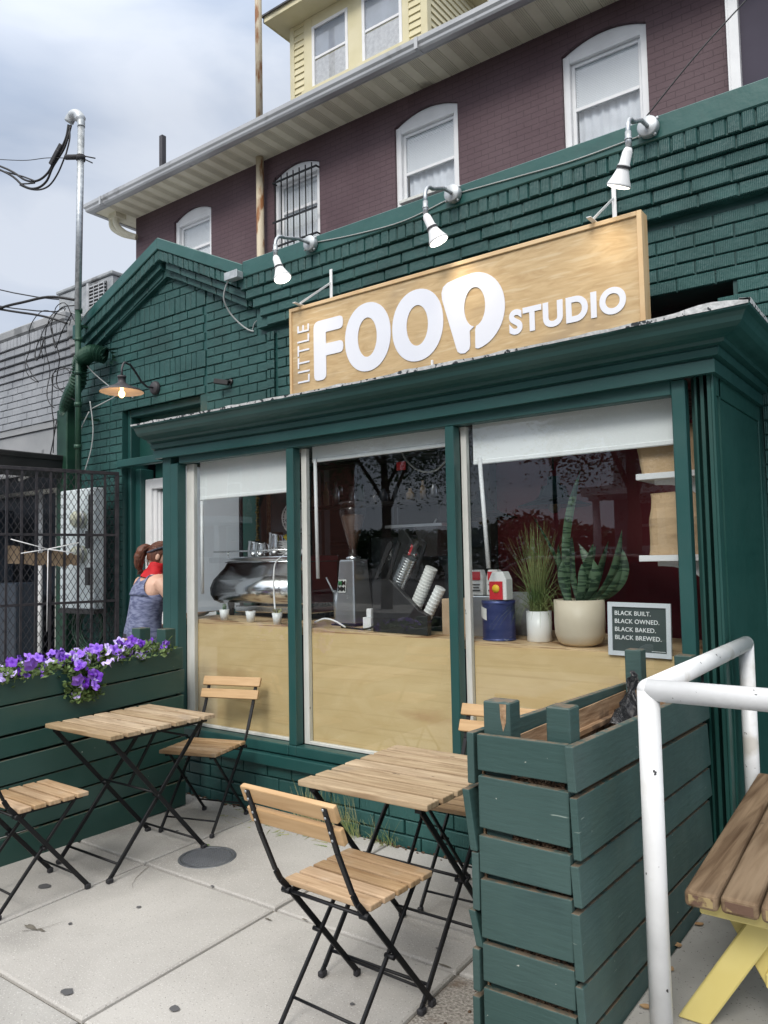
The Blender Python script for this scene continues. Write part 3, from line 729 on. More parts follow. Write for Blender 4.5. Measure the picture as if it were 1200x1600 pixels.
curve_shape([ellp(-2.592,2.926,.187,.222,pw=2.1), ellp(-2.592,2.925,.079,.125)], 'letter', M_letter, sg, ly)
# last letter: a D whose counter is a spoon opening downwards
D = [(-2.320,2.735),(-2.410,3.045)] + [(-2.412,3.085),(-2.400,3.118),(-2.370,3.137)] + [(-2.30,3.148)]
for i in range(0, 25):
    t = R_(98-i*(98+82)/24); D.append((-2.200+.205*math.cos(t), 2.930+.226*math.sin(t)))
D += [(-2.192,2.712),(-2.192,2.740),(-2.190,2.820)]
for i in range(0, 29):
    t = R_(-84+i*(348)/28); 
    D.append((-2.190+.070*math.cos(t)*1.0-.0, 2.955+.115*math.sin(t)))
D += [(-2.226,2.820),(-2.226,2.735),(-2.232,2.712),(-2.262,2.694),(-2.292,2.697),(-2.312,2.712)]
curve_shape([D], 'letter', M_letter, sg, ly)
text_fit('STUDIO', 'lettering', M_letter, sg, -1.972, -1.309, 2.742, 2.884, ly, bold=.045, space=1.12)
def lit():
    # LITTLE runs upwards along the left edge
    cu = bpy.data.curves.new('l', 'FONT'); cu.body = 'LITTLE'; cu.size = 1; cu.extrude = .01; cu.space_character = 1.1; cu.offset = -.004
    t = bpy.data.objects.new('l', cu); COL.objects.link(t); dg = bpy.context.evaluated_depsgraph_get(); dg.update()
    me = bpy.data.meshes.new_from_object(t.evaluated_get(dg)); bpy.data.objects.remove(t)
    xs = [v.co.x for v in me.vertices]; ys = [v.co.y for v in me.vertices]; inv = wm(sg).inverted()
    xa, xb, ya, yb = min(xs), max(xs), min(ys), max(ys)
    for v in me.vertices:
        u = (v.co.x-xa)/(xb-xa); w_ = (v.co.y-ya)/(yb-ya)
        v_ = Vector((-3.474-.106*w_, ly-v.co.z*.2, 2.716+.398*u)); v.co = inv @ v_
    me.materials.clear(); me.materials.append(M_letter); o = bpy.data.objects.new('lettering', me); COL.objects.link(o); o.parent = sg
lit()
for i, x in enumerate((-3.60, -1.52)):
    b = MB(); b.box(x+.10, x+.128, 4.10, 4.106, 3.25, 3.51) if False else None
    b.box(x+.045, x+.070, 4.19, 4.196, 3.25, 3.60); b.bar((x+.057, 4.19, 3.50), (x+.057, 3.86, 3.262), .014, .004, (1,0,0))
    b.box(x+.044, x+.070, 3.80, 4.19, 3.252, 3.257)
    build(b, 'bracket', M_whiteplain, sg, bevel=.001)
# small white bolt at lower edge
b = MB(); b.box(-2.49, -2.478, SY-.012, SY+.0, 2.655, 2.69); build(b, 'clip', M_whiteplain, sg)

# ================================================================== FLOOD LAMPS ON GOOSENECK CONDUITS
fl_labels = ['white flood bulb on the leftmost gooseneck conduit, just left of the sign board',
             'white flood bulb on the middle gooseneck conduit, above the centre of the sign board',
             'white flood bulb on the rightmost gooseneck conduit, above the right end of the sign']
def flood(x, z, hx, hz, tilt, label, hy, zt):
    t = thing('flood_lamp', label, 'flood lamp', (x, 4.19, z), 0, 'gooseneck flood lamps above the sign')
    b = MB(); Mx = Matrix.Rotation(R_(90), 4, 'X')
    b.lathe([(0,0),(.050,0),(.056,.006),(.056,.042),(.050,.048),(0,.048)], (x, 4.19, z), 22, Mx)
    for k in range(4): b.tube([(x+.05*math.cos(k*1.57+.6), 4.165, z+.05*math.sin(k*1.57+.6)), (x+.068*math.cos(k*1.57+.6), 4.165, z+.068*math.sin(k*1.57+.6))], .009, 6)
    build(b, 'junction_box', M_zinc, t)
    pts = [Vector((x, 4.15, z)), Vector((x+(hx-x)*.35, 4.0, z+(zt-z)*.25))]
    e_ = Vector((hx+(x-hx)*.15, hy+.10, zt+.012))
    for k in range(0, 9):
        a = R_(k*11.25); pts.append(Vector((e_.x+(hx-e_.x)*math.sin(a), e_.y+(hy-e_.y)*math.sin(a), zt+.012-.085*(1-math.cos(a)))))
    pts.append(Vector((hx, hy, hz+.19))); pts = pts[:2]+pts[2:]
    b = MB(); b.tube(pts, .0115, 12); build(b, 'gooseneck', M_steel, t)
    b = MB(); b.tube([(hx, hy, hz+.235), (hx, hy, hz+.15)], .0155, 12); b.tube([(hx, hy, hz+.20), (hx, hy, hz+.193)], .019, 12); build(b, 'coupling', M_steel, t)
    # lamp holder and PAR bulb, tilted back towards the sign
    d = Vector((.12*tilt[0], tilt[1], -1)).normalized(); q = Vector((0,0,-1)).rotation_difference(d).to_matrix().to_4x4()
    o = Vector((hx, hy, hz+.155))
    b = MB(); b.lathe([(0,.005),(.016,.0),(.024,-.018),(.026,-.075),(.031,-.080),(.031,-.086),(.0,-.088)], o, 18, q); build(b, 'lamp_holder', M_whiteplain, t, )
    b = MB(); b.lathe([(.033,-.086),(.034,-.098)], o, 18, q); build(b, 'gasket', M_rubber, t)
    b = MB(); b.lathe([(.028,-.092),(.033,-.11),(.045,-.142),(.058,-.168),(.060,-.176),(.056,-.180)], o, 22, q); bu = build(b, 'bulb', M_whiteplain, t)
    b = MB(); b.lathe([(.056,-.180),(.035,-.187),(0,-.190)], o, 22, q); build(b, 'lens', M_lens, bu)
    li = bpy.data.lights.new('lamp_beam', 'SPOT'); li.energy = 3.2; li.spot_size = R_(100); li.spot_blend = .9; li.color = (1.0, .80, .52); li.shadow_soft_size = .05
    lo = bpy.data.objects.new('lamp_beam', li); COL.objects.link(lo); lo.parent = t
    lo.location = (o + d*.20) - Vector(t.location); lo.rotation_euler = q.to_euler()
    return t
M_lens = emat('lit_lens', (1.0, .93, .80), 4.5)
flood(-3.711, 3.825, -3.612, 3.405, (3.2, .0), fl_labels[0], 3.70, 3.715)
flood(-2.492, 3.828, -2.400, 3.345, (3.2, .22), fl_labels[1], 3.70, 3.685)
flood(-1.250, 3.823, -1.205, 3.335, (-3.6, .22), fl_labels[2], 3.69, 3.655)
# ---- sconce
sc = thing('wall_sconce', 'dark barn style wall lamp with a glowing amber bulb beside the entrance', 'wall lamp', (-5.735, 4.33, 3.09))
Mx = Matrix.Rotation(R_(90), 4, 'X')
b = MB(); b.lathe([(0,0),(.060,0),(.062,.012),(.056,.02),(.056,.028),(.048,.034),(0,.036)], (-5.735, 4.335, 3.085), 24, Mx); build(b, 'wall_plate', M_lampblack, sc)
b = MB(); b.tube([(-5.735,4.31,3.085),(-5.735,4.24,3.08),(-5.72,4.17,3.11),(-5.70,4.09,3.185),(-5.67,4.02,3.225),(-5.65,3.95,3.23),(-5.63,3.92,3.205),(-5.62,3.90,3.16),(-5.62,3.90,3.08)], .0095, 10); build(b, 'arm', M_lampblack, sc)
b = MB(); b.lathe([(0,.095),(.036,.095),(.036,.078),(.031,.076),(.031,.04),(.042,.03),(.068,.012),(.125,-.010),(.165,-.024),(.178,-.036),(.181,-.044)], (-5.62, 3.90, 3.005), 32)
sh_ = build(b, 'lamp_shade', M_lampblack, sc)
b = MB(); b.lathe([(.180,-.0445),(.176,-.040),(.16,-.028),(.115,-.014),(.06,.008),(.0,.02)], (-5.62, 3.90, 3.005), 32); build(b, 'shade_lining', M_lampin, sc)
M_amber = emat('glowing_amber_bulb', (1.0, .52, .16), 9.0)
b = MB(); b.ell((-5.62, 3.90, 2.945), .026, .026, .032, 14, 10); b.tube([(-5.62,3.90,2.97),(-5.62,3.90,3.0)], .013, 10); build(b, 'bulb', M_amber, sc)
li = bpy.data.lights.new('sconce_light', 'POINT'); li.energy = .8; li.color = (1, .6, .28); li.shadow_soft_size = .03
lo = bpy.data.objects.new('sconce_light', li); COL.objects.link(lo); lo.parent = sc; lo.location = Vector((-5.62, 3.90, 2.90)) - Vector(sc.location)
# ---- tiny spotlight / camera, junction box with cable, conduit wires along the flashing
t = thing('security_camera', 'small black security camera on the green bricks right of the wall lamp', 'camera', (-4.77, 4.33, 2.994))
b = MB(); b.lathe([(0,0),(.024,0),(.024,.012),(0,.014)], (-4.755, 4.338, 2.992), 14, Mx); b.tube([(-4.755,4.33,2.992),(-4.77,4.29,2.985)], .010, 8); build(b, 'mount', M_black, t)
b = MB(); b.bar((-4.745, 4.30, 2.975), (-4.85, 4.24, 2.995), .040, .040); build(b, 'camera_body', M_black, t, bevel=.004)
b = MB(); b.box(-4.66, -4.52, 4.19, 4.25, 3.80, 3.865)
jb = thing('junction_box', 'pale metal electrical box on the parapet edge right of the gable', 'electrical box', (-4.5, 4.2, 3.8))
b = MB(); b.box(-4.59, -4.45, 4.13, 4.195, 3.745, 3.80); build(b, 'box', M_zinc, jb, bevel=.004)
b = MB(); b.box(-4.594, -4.446, 4.122, 4.13, 3.741, 3.804); build(b, 'lid', M_zinc, jb, bevel=.002)
def cable(name, pts, r, m, label, n=6, cat='cable', kind=None):
    b = MB(); b.tube(spl(pts), r, n); o = build(b, name, m); tag(o, label, cat); return o
def spl(pts, k=6):
    pts = [Vector(p) for p in pts]; o = []
    for i in range(len(pts)-1):
        a = pts[max(i-1,0)]; b = pts[i]; c = pts[i+1]; d = pts[min(i+2, len(pts)-1)]
        for j in range(k):
            t = j/k; o.append(.5*((2*b)+(c-a)*t+(2*a-5*b+4*c-d)*t*t+(-a+3*b-3*c+d)*t*t*t))
    o.append(pts[-1]); return o
cable('cable', [(-4.57,4.15,3.75),(-4.62,4.16,3.70),(-4.66,4.18,3.62),(-4.66,4.24,3.53),(-4.60,4.29,3.44),(-4.53,4.32,3.38),(-4.48,4.335,3.36)], .007, M_cableg, 'white cable looping down the bricks from the junction box')
cable('cable', [(-4.5,4.335,3.37),(-4.47,4.33,3.42),(-4.40,4.31,3.43),(-4.30,4.30,3.40)], .004, M_cableg, 'short thin wire curling at the end of the white loop cable')
cable('cable', [(-3.66,4.185,3.83),(-3.3,4.185,3.79),(-2.9,4.185,3.77),(-2.56,4.185,3.81)], .004, M_cableg, 'grey wire sagging along the flashing between left and middle flood lamps')
cable('cable', [(-2.44,4.185,3.83),(-2.1,4.185,3.81),(-1.7,4.185,3.79),(-1.31,4.185,3.80)], .004, M_cableg, 'grey wire running along the flashing between middle and right flood lamps')
cable('cable', [(-1.30,4.18,3.86),(-1.0,4.3,4.22),(-.68,4.6,4.70),(-.40,5.0,5.3)], .004, M_cable, 'thin black wire rising to the right from the right flood lamp')

# ================================================================== THINGS IN THE WINDOW
# roller blinds
for (x0, x1, zt, lab, y) in ((-4.17, -3.27, 1.952, 'white roller blind pulled part way down in the left window', 3.515),
                          (-3.14, -2.13, 2.118, 'white roller blind nearly fully rolled up in the middle window', 3.515),
                          (-2.02, -.985, 2.005, 'white roller blind pulled slightly down in the right window', 3.515)):
    t = thing('roller_blind', lab, 'roller blind', ((x0+x1)/2, y, 2.2), 0, 'roller blinds in the bay window')
    b = MB(); b.box(x0, x1, y, y+.003, zt, 2.20); build(b, 'fabric', M_blind, t)
    b = MB(); b.box(x0, x1, y-.006, y+.008, zt-.018, zt+.006); build(b, 'hem_bar', M_blind, t, bevel=.004)
    b = MB(); b.tube([(x0, y+.03, 2.205), (x1, y+.03, 2.205)], .028, 12); build(b, 'roller', M_whiteplain, t)
for (p, q, lab) in (((-4.135,3.50,1.93),(-4.135,3.50,1.30),'white blind wand hanging in the left window'),
               ((-3.105,3.50,2.12),(-3.095,3.50,1.40),'white blind wand hanging in the middle window'),
               ((-1.975,3.50,2.02),(-1.94,3.50,1.45),'white blind wand hanging in the right window')):
    b = MB(); b.tube([p, q], .011, 10); tag(build(b, 'blind_wand', M_whiteplain), lab, 'blind wand', 'blind wands')
# three mini pots
for i, (x, kind) in enumerate(((-3.985, 'cactus'), (-3.735, 'stub'), (-3.495, 'sprout'))):
    lab = ['tiny white pot holding a small upright cactus, left of three on the counter', 'tiny white pot with almost bare soil, middle of three on the counter', 'tiny white pot with a pale tuft of leaves, right of three on the counter'][i]
    zz = zc(x)
    t = thing('mini_pot', lab, 'plant pot', (x, 3.56, zz), 0, 'tiny white pots on the counter')
    b = MB(); b.lathe([(0,0),(.024,0),(.034,.072),(.030,.072),(.028,.060),(0,.060)], (x, 3.56, zz), 20); build(b, 'pot', M_potwhite, t)
    b = MB()
    if kind == 'cactus': b.lathe([(0,.11),(.010,.108),(.014,.09),(.013,.058),(0,.058)], (x, 3.56, zz), 10); m = M_snake
    elif kind == 'stub': b.lathe([(0,.078),(.014,.074),(.02,.062),(0,.060)], (x, 3.56, zz), 10); m = M_soil
    else:
        m = M_drygrass
        for k in range(16):
            a = k*.9; b.add([(x,3.56,zz+.06),(x+.03*math.cos(a),3.56+.03*math.sin(a),zz+.085),(x+.028*math.cos(a+.5),3.56+.028*math.sin(a+.5),zz+.10)], [(0,1,2)])
    build(b, 'plant', m, t, recalc=False)
# espresso machine
ex0, ex1, ey = -4.32, -3.50, 3.98
em = thing('espresso_machine', 'long polished chrome espresso machine with a bulging body on short legs', 'coffee machine', (-3.9, ey, 1.12))
pr = [(.20,1.505),(-.20,1.505),(-.215,1.515),(-.215,1.545),(.20,1.545)]
pb = [(.18,1.50),(-.10,1.50),(-.12,1.47),(-.17,1.43),(-.225,1.385),(-.255,1.33),(-.25,1.285),(-.22,1.245),(-.16,1.222),(.18,1.222)]
b = MB(); b.prism(spl2 if False else pb, lambda a, z, d: (d, ey+a, z), ex0+.03, ex1); o = build(b, 'body', M_chrome, em); 
for pl in o.data.polygons: pl.use_smooth = len(pl.vertices) == 4
b = MB(); b.prism(pr, lambda a, z, d: (d, ey+a, z), ex0-.06, ex1); build(b, 'cup_tray', M_chrome, em, bevel=.008, seg=2)
ring = [(a*1.04-.003, 1.36+(z-1.36)*1.03) for a, z in pb]
b = MB(); b.prism(ring, lambda a, z, d: (d, ey+a, z), ex0+.012, ex0+.030); build(b, 'side_plate', M_black, em, bevel=.004)
b = MB(); b.tube([(ex0-.03, ey-.19, 1.585), (ex1, ey-.19, 1.585)], .006, 8); 
for x in (ex0+.12, ex0+.42, ex0+.75): b.tube([(x, ey-.19, 1.54), (x, ey-.19, 1.585)], .005, 6)
build(b, 'tray_rail', M_chrome, em)
for x in (ex0+.07, ex0+.75):
    for y in (-.12, .14):
        b = MB(); b.tube([(x, ey+y, 1.225), (x+.01, ey+y, zc(x)+.001)], [.026, .018], 10); build(b, 'leg', M_black, em)
b = MB(); b.box(ex0+.12, ex1, ey-.13, ey+.16, 1.155, 1.20); build(b, 'drip_tray', M_chrome, em, bevel=.006)
# things on the machine
def jug(x, y, z, r, h, lab):
    t = thing('milk_jug', lab, 'milk jug', (x, y, z), 0, 'steel milk jugs on the coffee machine')
    b = MB(); b.lathe([(0,0),(r,0),(r*1.02,h*.4),(r*.86,h*.86),(r*.92,h),(r*.87,h),(r*.8,h*.85),(0,h*.8)], (x, y, z), 20); build(b, 'body', M_chrome, t)
    b = MB(); b.tube([(x+r*.9, y, z+h*.9), (x+r*1.6, y, z+h*.85), (x+r*1.6, y, z+h*.35), (x+r, y, z+h*.25)], .005, 6); build(b, 'handle', M_chrome, t)
jug(-4.13, 3.98, 1.546, .048, .115, 'short steel milk jug at the left end of the coffee machine top')
jug(-4.03, 3.95, 1.546, .045, .10, 'lowest steel milk jug, second from the left on the coffee machine top')
jug(-3.93, 4.0, 1.546, .056, .17, 'tallest steel milk jug on the coffee machine top')
t = thing('plate_stack', 'stack of white saucers and plates on the coffee machine', 'plates', (-3.74, 3.96, 1.546))
for k in range(6):
    b = MB(); r = .095-.004*(k % 2); b.lathe([(0,0),(r*.6,0),(r,.014),(r,.018),(r*.6,.005),(0,.004)], (-3.74+.006*math.sin(k*2), 3.96, 1.546+k*.017), 24); build(b, 'plate', M_potwhite, t)
b = MB(); b.ell((-3.71, 3.95, 1.672), .085, .05, .028, 16, 10)
for i, v in enumerate(b.v): v.z += .018*mnoise.noise(v*22); v.x += .012*mnoise.noise(v*18)
tag(build(b, 'cleaning_cloth', mat('yellow_cloth', (.60,.46,.04), .9)), 'crumpled yellow cloth lying on the plate stack', 'cloth')
fan = thing('desk_fan', 'round white desk fan partly behind the first mullion', 'fan', (-3.615, 3.86, 1.546))
Mt = Matrix.Rotation(R_(80), 4, 'X') @ Matrix.Identity(4)
b = MB(); c = Vector((-3.615, 3.86, 1.80))
for k in range(26):
    a = 2*math.pi*k/26; pts = []
    for j in range(7):
        u = R_(j*180/6); rr = .115*math.sin(u); yy = -.05*math.cos(u)
        pts.append(c+Vector((rr*math.cos(a), yy, rr*math.sin(a))))
    b.tube(pts, .0022, 4, False)
for rr, yy in ((.115,0),(.09,-.032),(.055,-.045),(.025,-.05)): b.tube([c+Vector((rr*math.cos(R_(q*20)), yy, rr*math.sin(R_(q*20)))) for q in range(19)], .003, 5, False)
b.lathe([(0,-.052),(.03,-.05),(.03,-.045)], c, 14, Matrix.Rotation(R_(-90), 4, 'X')); build(b, 'guard', M_whiteplain, fan)
b = MB()
for k in range(5):
    a = 2*math.pi*k/5; b.add([c, c+Vector((.10*math.cos(a), -.01, .10*math.sin(a))), c+Vector((.10*math.cos(a+.7), .012, .10*math.sin(a+.7)))], [(0,1,2)])
b.lathe([(0,.09),(.05,.085),(.065,.03),(.05,.01),(0,.0)], c, 16, Matrix.Rotation(R_(-90), 4, 'X')); build(b, 'blades_and_motor', M_whiteplain, fan)
b = MB(); b.tube([c+Vector((0,.03,-.11)), (-3.615, 3.89, 1.59)], [.026,.032], 12); b.lathe([(0,0),(.09,0),(.085,.022),(.04,.04),(0,.045)], (-3.615, 3.88, 1.548), 24); build(b, 'stand', M_whiteplain, fan)
cable('cable', [(-3.66,3.80,1.55),(-3.66,3.72,1.50),(-3.63,3.67,1.42),(-3.62,3.66,1.30),(-3.57,3.62,1.18),(-3.52,3.58,1.13)], .006, M_whiteplain, 'white power cord hanging from the desk fan in front of the coffee machine')
# coffee grinder (silver body, bean hopper)
gx, gy = -3.08, 3.82; gzb = zc(gx)
t = thing('coffee_grinder', 'silver coffee grinder with a clear hopper full of beans in the middle window', 'coffee grinder', (gx, gy, gzb))
def frust(b, cx, cy, z0, z1, w0, d0, w1, d1, ox=0, oy=0):
    vs = [(cx+s*w0/2, cy+q*d0/2, z0) for s, q in ((-1,-1),(1,-1),(1,1),(-1,1))] + [(cx+ox+s*w1/2, cy+oy+q*d1/2, z1) for s, q in ((-1,-1),(1,-1),(1,1),(-1,1))]
    b.add(vs, [(3,2,1,0),(4,5,6,7),(0,1,5,4),(1,2,6,5),(2,3,7,6),(3,0,4,7)])
b = MB(); frust(b, gx, gy, gzb+.012, gzb+.41, .165, .20, .115, .145); build(b, 'body', M_silver, t, bevel=.012, seg=3)
b = MB(); b.box(gx-.095, gx+.095, gy-.115, gy+.115, gzb, gzb+.012); build(b, 'base', M_black, t, bevel=.003)
b = MB(); b.lathe([(0,.41),(.045,.41),(.05,.42),(.03,.43),(.028,.47),(0,.47)], (gx, gy, gzb), 20); build(b, 'collar', M_chrome, t)
b = MB(); b.lathe([(.022,.465),(.032,.50),(.085,.69),(.088,.76),(.084,.76),(.08,.69),(.028,.50)], (gx, gy, gzb), 24); h_ = build(b, 'hopper', M_clear, t)
b = MB(); b.lathe([(0,.47),(.022,.475),(.03,.505),(.076,.675),(.06,.69),(0,.695)], (gx, gy, gzb), 24); build(b, 'beans', M_beans, h_)
b = MB(); b.lathe([(.0,.775),(.086,.772),(.09,.76),(.084,.757),(0,.757)], (gx, gy, gzb), 24); build(b, 'lid', M_smoke, h_)
lb = MB(); lb.box(gx-.055, gx+.012, gy-.106, gy-.104, gzb+.20, gzb+.29)
Mlab = Matrix.Translation((0, .018, 0))
lab_o = MB(); lab_o.add([(gx-.052, gy-.094, gzb+.205), (gx+.010, gy-.094, gzb+.205), (gx+.010, gy-.084, gzb+.285), (gx-.052, gy-.084, gzb+.285)], [(0,1,2,3)])
build(lab_o, 'sticker', mat('sticker_white', (.7,.72,.7), .5), t)
for row, (tx, zz) in enumerate((('MM', .248), ('MM', .213))):
    Mm = Matrix.Translation((0,0,0))
    text_fit(tx, 'sticker_lettering', M_black, t, gx-.048, gx+.006, gzb+zz, gzb+zz+.030, gy-.0955+ (zz-.205)*.125, bold=.03)
text_fit('M', 'sticker_letter', mat('green_print', (.02,.25,.08), .5), t, gx-.048, gx-.023, gzb+.248, gzb+.278, gy-.0975+.043*.125, bold=.03)
# black tall grinder behind
t = thing('batch_grinder', 'tall black coffee grinder with angled hoppers behind the cup rack', 'coffee grinder', (-2.86, 4.05, 1.1))
zb = zc(-2.86); b = MB(); b.prism([(-.12,zb),(.14,zb),(.14,1.42),(.05,1.60),(-.02,1.70),(-.06,1.70),(-.10,1.45),(-.12,1.40)], lambda a, z, d: (-2.78+a, d, z), 3.98, 4.20); build(b, 'body', M_black, t, bevel=.006)
b = MB(); b.prism([(-.21,1.42),(-.03,1.42),(.0,1.70),(-.13,1.71)], lambda a, z, d: (-2.80+a, d, z), 4.0, 4.18); build(b, 'front_hopper', M_clear, t)
b = MB(); b.prism([(.10,1.52),(.19,1.52),(.20,1.705),(.02,1.705)], lambda a, z, d: (-2.76+a, d, z), 4.0, 4.18); build(b, 'rear_hopper', M_smoke, t)
b = MB(); b.box(-2.95, -2.52, 3.985, 4.195, 1.705, 1.722); b.tube([(-2.62,4.05,1.722),(-2.60,4.05,1.75)], .006); build(b, 'lid', M_silver, t)
b = MB(); b.add([(-2.775, 3.978, 1.53), (-2.705, 3.978, 1.53), (-2.74, 3.978, 1.60)], [(0,1,2)]); build(b, 'warning_triangle', M_redprint, t, recalc=False)
b = MB(); b.box(-2.86, -2.81, 3.974, 3.979, 1.40, 1.43); build(b, 'label_plate', mat('amber_plate', (.5,.3,.03), .5), t)
# cup rack
cx0, cx1 = -2.735, -2.36
t = thing('cup_rack', 'black slanted rack holding stacks of clear and paper cups in the middle window', 'cup dispenser', (-2.55, 3.68, zc(-2.55)))
zb = zc(cx0); b = MB()
b.prism([(cx0,zb),(cx1,zb-.008),(cx1,zb+.10),(cx1-.06,zb+.13),(cx0+.12,zb+.30),(cx0+.02,zb+.30),(cx0,zb+.28)], lambda a, z, d: (a, d, z), 3.56, 3.60)
b.prism([(cx0,zb),(cx1,zb-.008),(cx1,zb+.10),(cx1-.06,zb+.13),(cx0+.12,zb+.30),(cx0+.02,zb+.30),(cx0,zb+.28)], lambda a, z, d: (a, d, z), 3.80, 3.84)
b.prism([(cx0,zb),(cx0+.02,zb),(cx0+.02,zb+.30),(cx0,zb+.28)], lambda a, z, d: (a, d, z), 3.60, 3.80)
b.bar((cx0+.0, 3.70, zb+.29), (cx0+.12, 3.70, zb+.50), .22, .012, (0,1,0)) if False else None
build(b, 'rack', M_black, t, bevel=.003)
b = MB()
for y in (3.565, 3.835):
    b.prism([(cx0+.0,zb+.28),(cx0+.02,zb+.28),(cx0+.15,zb+.50),(cx0+.135,zb+.515),(cx0+.11,zb+.50)], lambda a, z, d: (a, d, z), y, y+.01)
    b.prism([(cx0+.09,zb+.28),(cx0+.11,zb+.28),(cx0+.20,zb+.50),(cx0+.185,zb+.515),(cx0+.17,zb+.49)], lambda a, z, d: (a, d, z), y, y+.01)
build(b, 'prongs', M_black, t)
def cups(p, q, r, n, m, nm, par):
    p, q = Vector(p), Vector(q); d = (q-p).normalized(); Q = Vector((0,0,1)).rotation_difference(d).to_matrix().to_4x4(); l = (q-p).length
    prof = []
    for i in range(n):
        z = l*i/n; prof += [(r*.93, z), (r*1.03, z+l/n*.75), (r*1.03, z+l/n*.85), (r*.95, z+l/n*.9)]
    prof.append((0, l)); b = MB(); b.lathe([(0,0)]+prof, p, 18, Q); return build(b, nm, m, par)
cups((-2.645,3.66,zb+.22), (-2.535,3.66,zb+.42), .043, 14, M_silver, 'cup_stack', t)
cups((-2.535,3.66,zb+.42), (-2.475,3.66,zb+.53), .047, 3, M_clear, 'cup_stack', t)
cups((-2.535,3.70,zb+.13), (-2.415,3.70,zb+.36), .036, 14, M_cup, 'cup_stack', t)
cups((-2.445,3.68,zb+.08), (-2.345,3.68,zb+.25), .031, 9, M_potwhite, 'cup_stack', t)
b = MB(); b.box(-2.84, -2.78, 3.60, 3.66, zc(-2.8), zc(-2.8)+.075); b.box(-2.82, -2.785, 3.61, 3.65, zc(-2.8)+.076, zc(-2.8)+.125)
tag(build(b, 'small_carton', M_whiteplain, bevel=.002), 'pair of tiny white cartons standing left of the black cup rack', 'carton')
b = MB(); b.lathe([(0,0),(.045,0),(.05,.21),(.047,.21),(.043,.01),(0,.01)], (-3.22,3.86,zc(-3.22)), 20)
b.tube([(-3.22,3.86,1.2),(-3.29,3.80,1.40)], .006, 6); b.tube([(-3.21,3.86,1.2),(-3.17,3.83,1.39)], .006, 6); b.ell((-3.17,3.83,1.39), .018, .018, .018, 10, 8)
tag(build(b, 'utensil_crock', M_silver), 'grey steel crock of utensils left of the silver grinder', 'utensil pot')
cable('cable', [(-3.18,3.56,zc(-3.18)+.03),(-3.10,3.56,zc(-3.1)+.055),(-3.03,3.57,zc(-3.03)+.045),(-2.97,3.60,zc(-2.97)+.008)], .006, M_whiteplain, 'white cord arching over the counter by the silver grinder')
cable('cable', [(-3.02,3.62,zc(-3.02)+.006),(-2.9,3.60,zc(-2.9)+.006),(-2.80,3.58,zc(-2.8)+.01),(-2.75,3.60,zc(-2.75)+.03)], .006, M_cable, 'black cord lying on the counter in front of the silver grinder')
b = MB(); b.box(-2.33, -2.17, 3.66, 3.80, zc(-2.25), zc(-2.25)+.20); tag(build(b, 'cardboard_box', M_card, bevel=.003), 'brown cardboard box right of the black cup rack', 'box')
# tins and bags at the left of the right window
zz = zc(-1.96)
t = thing('blue_tin', 'large blue ribbed tin with a white label, right window', 'tin', (-1.965, 3.60, zz))
prof = [(0,0),(.088,0),(.088,.008)]
for k in range(14): prof += [(.083, .012+k*.013), (.088, .018+k*.013)]
prof += [(.088,.205),(.082,.205),(0,.20)]
b = MB(); b.lathe(prof, (-1.965, 3.64, zz), 30); build(b, 'can', M_bluecan, t)
b = MB()
for k in range(5):
    a0, a1 = R_(205+k*10), R_(215+k*10); b.add([(-1.965+.09*math.cos(a0), 3.64+.09*math.sin(a0), zz+.125-.004*k), (-1.965+.09*math.cos(a1), 3.64+.09*math.sin(a1), zz+.121-.004*k), (-1.965+.09*math.cos(a1), 3.64+.09*math.sin(a1), zz+.181-.004*k), (-1.965+.09*math.cos(a0), 3.64+.09*math.sin(a0), zz+.185-.004*k)], [(0,1,2,3)])
build(b, 'paper_label', M_cup, t, recalc=False)
t = thing('red_carton', 'small red and white gable carton standing on the blue tin', 'carton', (-1.93, 3.60, zz+.21))
b = MB(); b.prism([(-1.985,zz+.21),(-1.885,zz+.21),(-1.885,zz+.315),(-1.905,zz+.355),(-1.965,zz+.355),(-1.985,zz+.315)], lambda a, z, d: (a, d, z), 3.58, 3.65); build(b, 'carton', M_potwhite, t, bevel=.002)
b = MB(); b.box(-1.980, -1.905, 3.574, 3.579, zz+.212, zz+.305); fo = build(b, 'front_label', M_redprint, t)
b = MB(); b.lathe([(0,0),(.021,0),(.021,.002),(0,.002)], (-1.942, 3.5735, zz+.268), 20, Matrix.Rotation(R_(90), 4, 'X')); build(b, 'yellow_disc', mat('yellow_print', (.8,.5,.03), .5), fo)
t = thing('steel_canister', 'square steel canister behind the blue tin, carrying two labelled bags', 'canister', (-2.10, 3.75, zc(-2.1)))
b = MB(); z1 = zc(-2.1); b.box(-2.20, -1.99, 3.70, 3.86, z1, z1+.22); build(b, 'canister', M_silver, t, bevel=.006, seg=2)
for i, x in enumerate((-2.135, -2.035)):
    tt = thing('coffee_packet', ['white coffee packet with red crown label, left of two on the steel canister', 'white coffee packet with a portrait label, right of two on the steel canister'][i], 'coffee packet', (x, 3.75, z1+.22), 0, 'coffee packets')
    b = MB(); w2 = .040; b.prism([(x-w2,z1+.221),(x+w2,z1+.221),(x+w2*.95,z1+.32),(x+w2*.7,z1+.36),(x-w2*.7,z1+.36),(x-w2*.95,z1+.32)], lambda a, z, d: (a, d, z), 3.71, 3.76); build(b, 'packet', M_cup, tt, bevel=.004)
    b = MB(); b.box(x-.026, x+.026, 3.704, 3.709, z1+.305, z1+.35); build(b, 'label', M_redprint, tt)
    b = MB(); b.box(x-.024, x+.024, 3.704, 3.709, z1+.245, z1+.252); b.box(x-.018, x+.018, 3.704, 3.709, z1+.262, z1+.267); b.box(x-.022, x+.022, 3.704, 3.709, z1+.278, z1+.283); build(b, 'print_lines', M_black, tt)
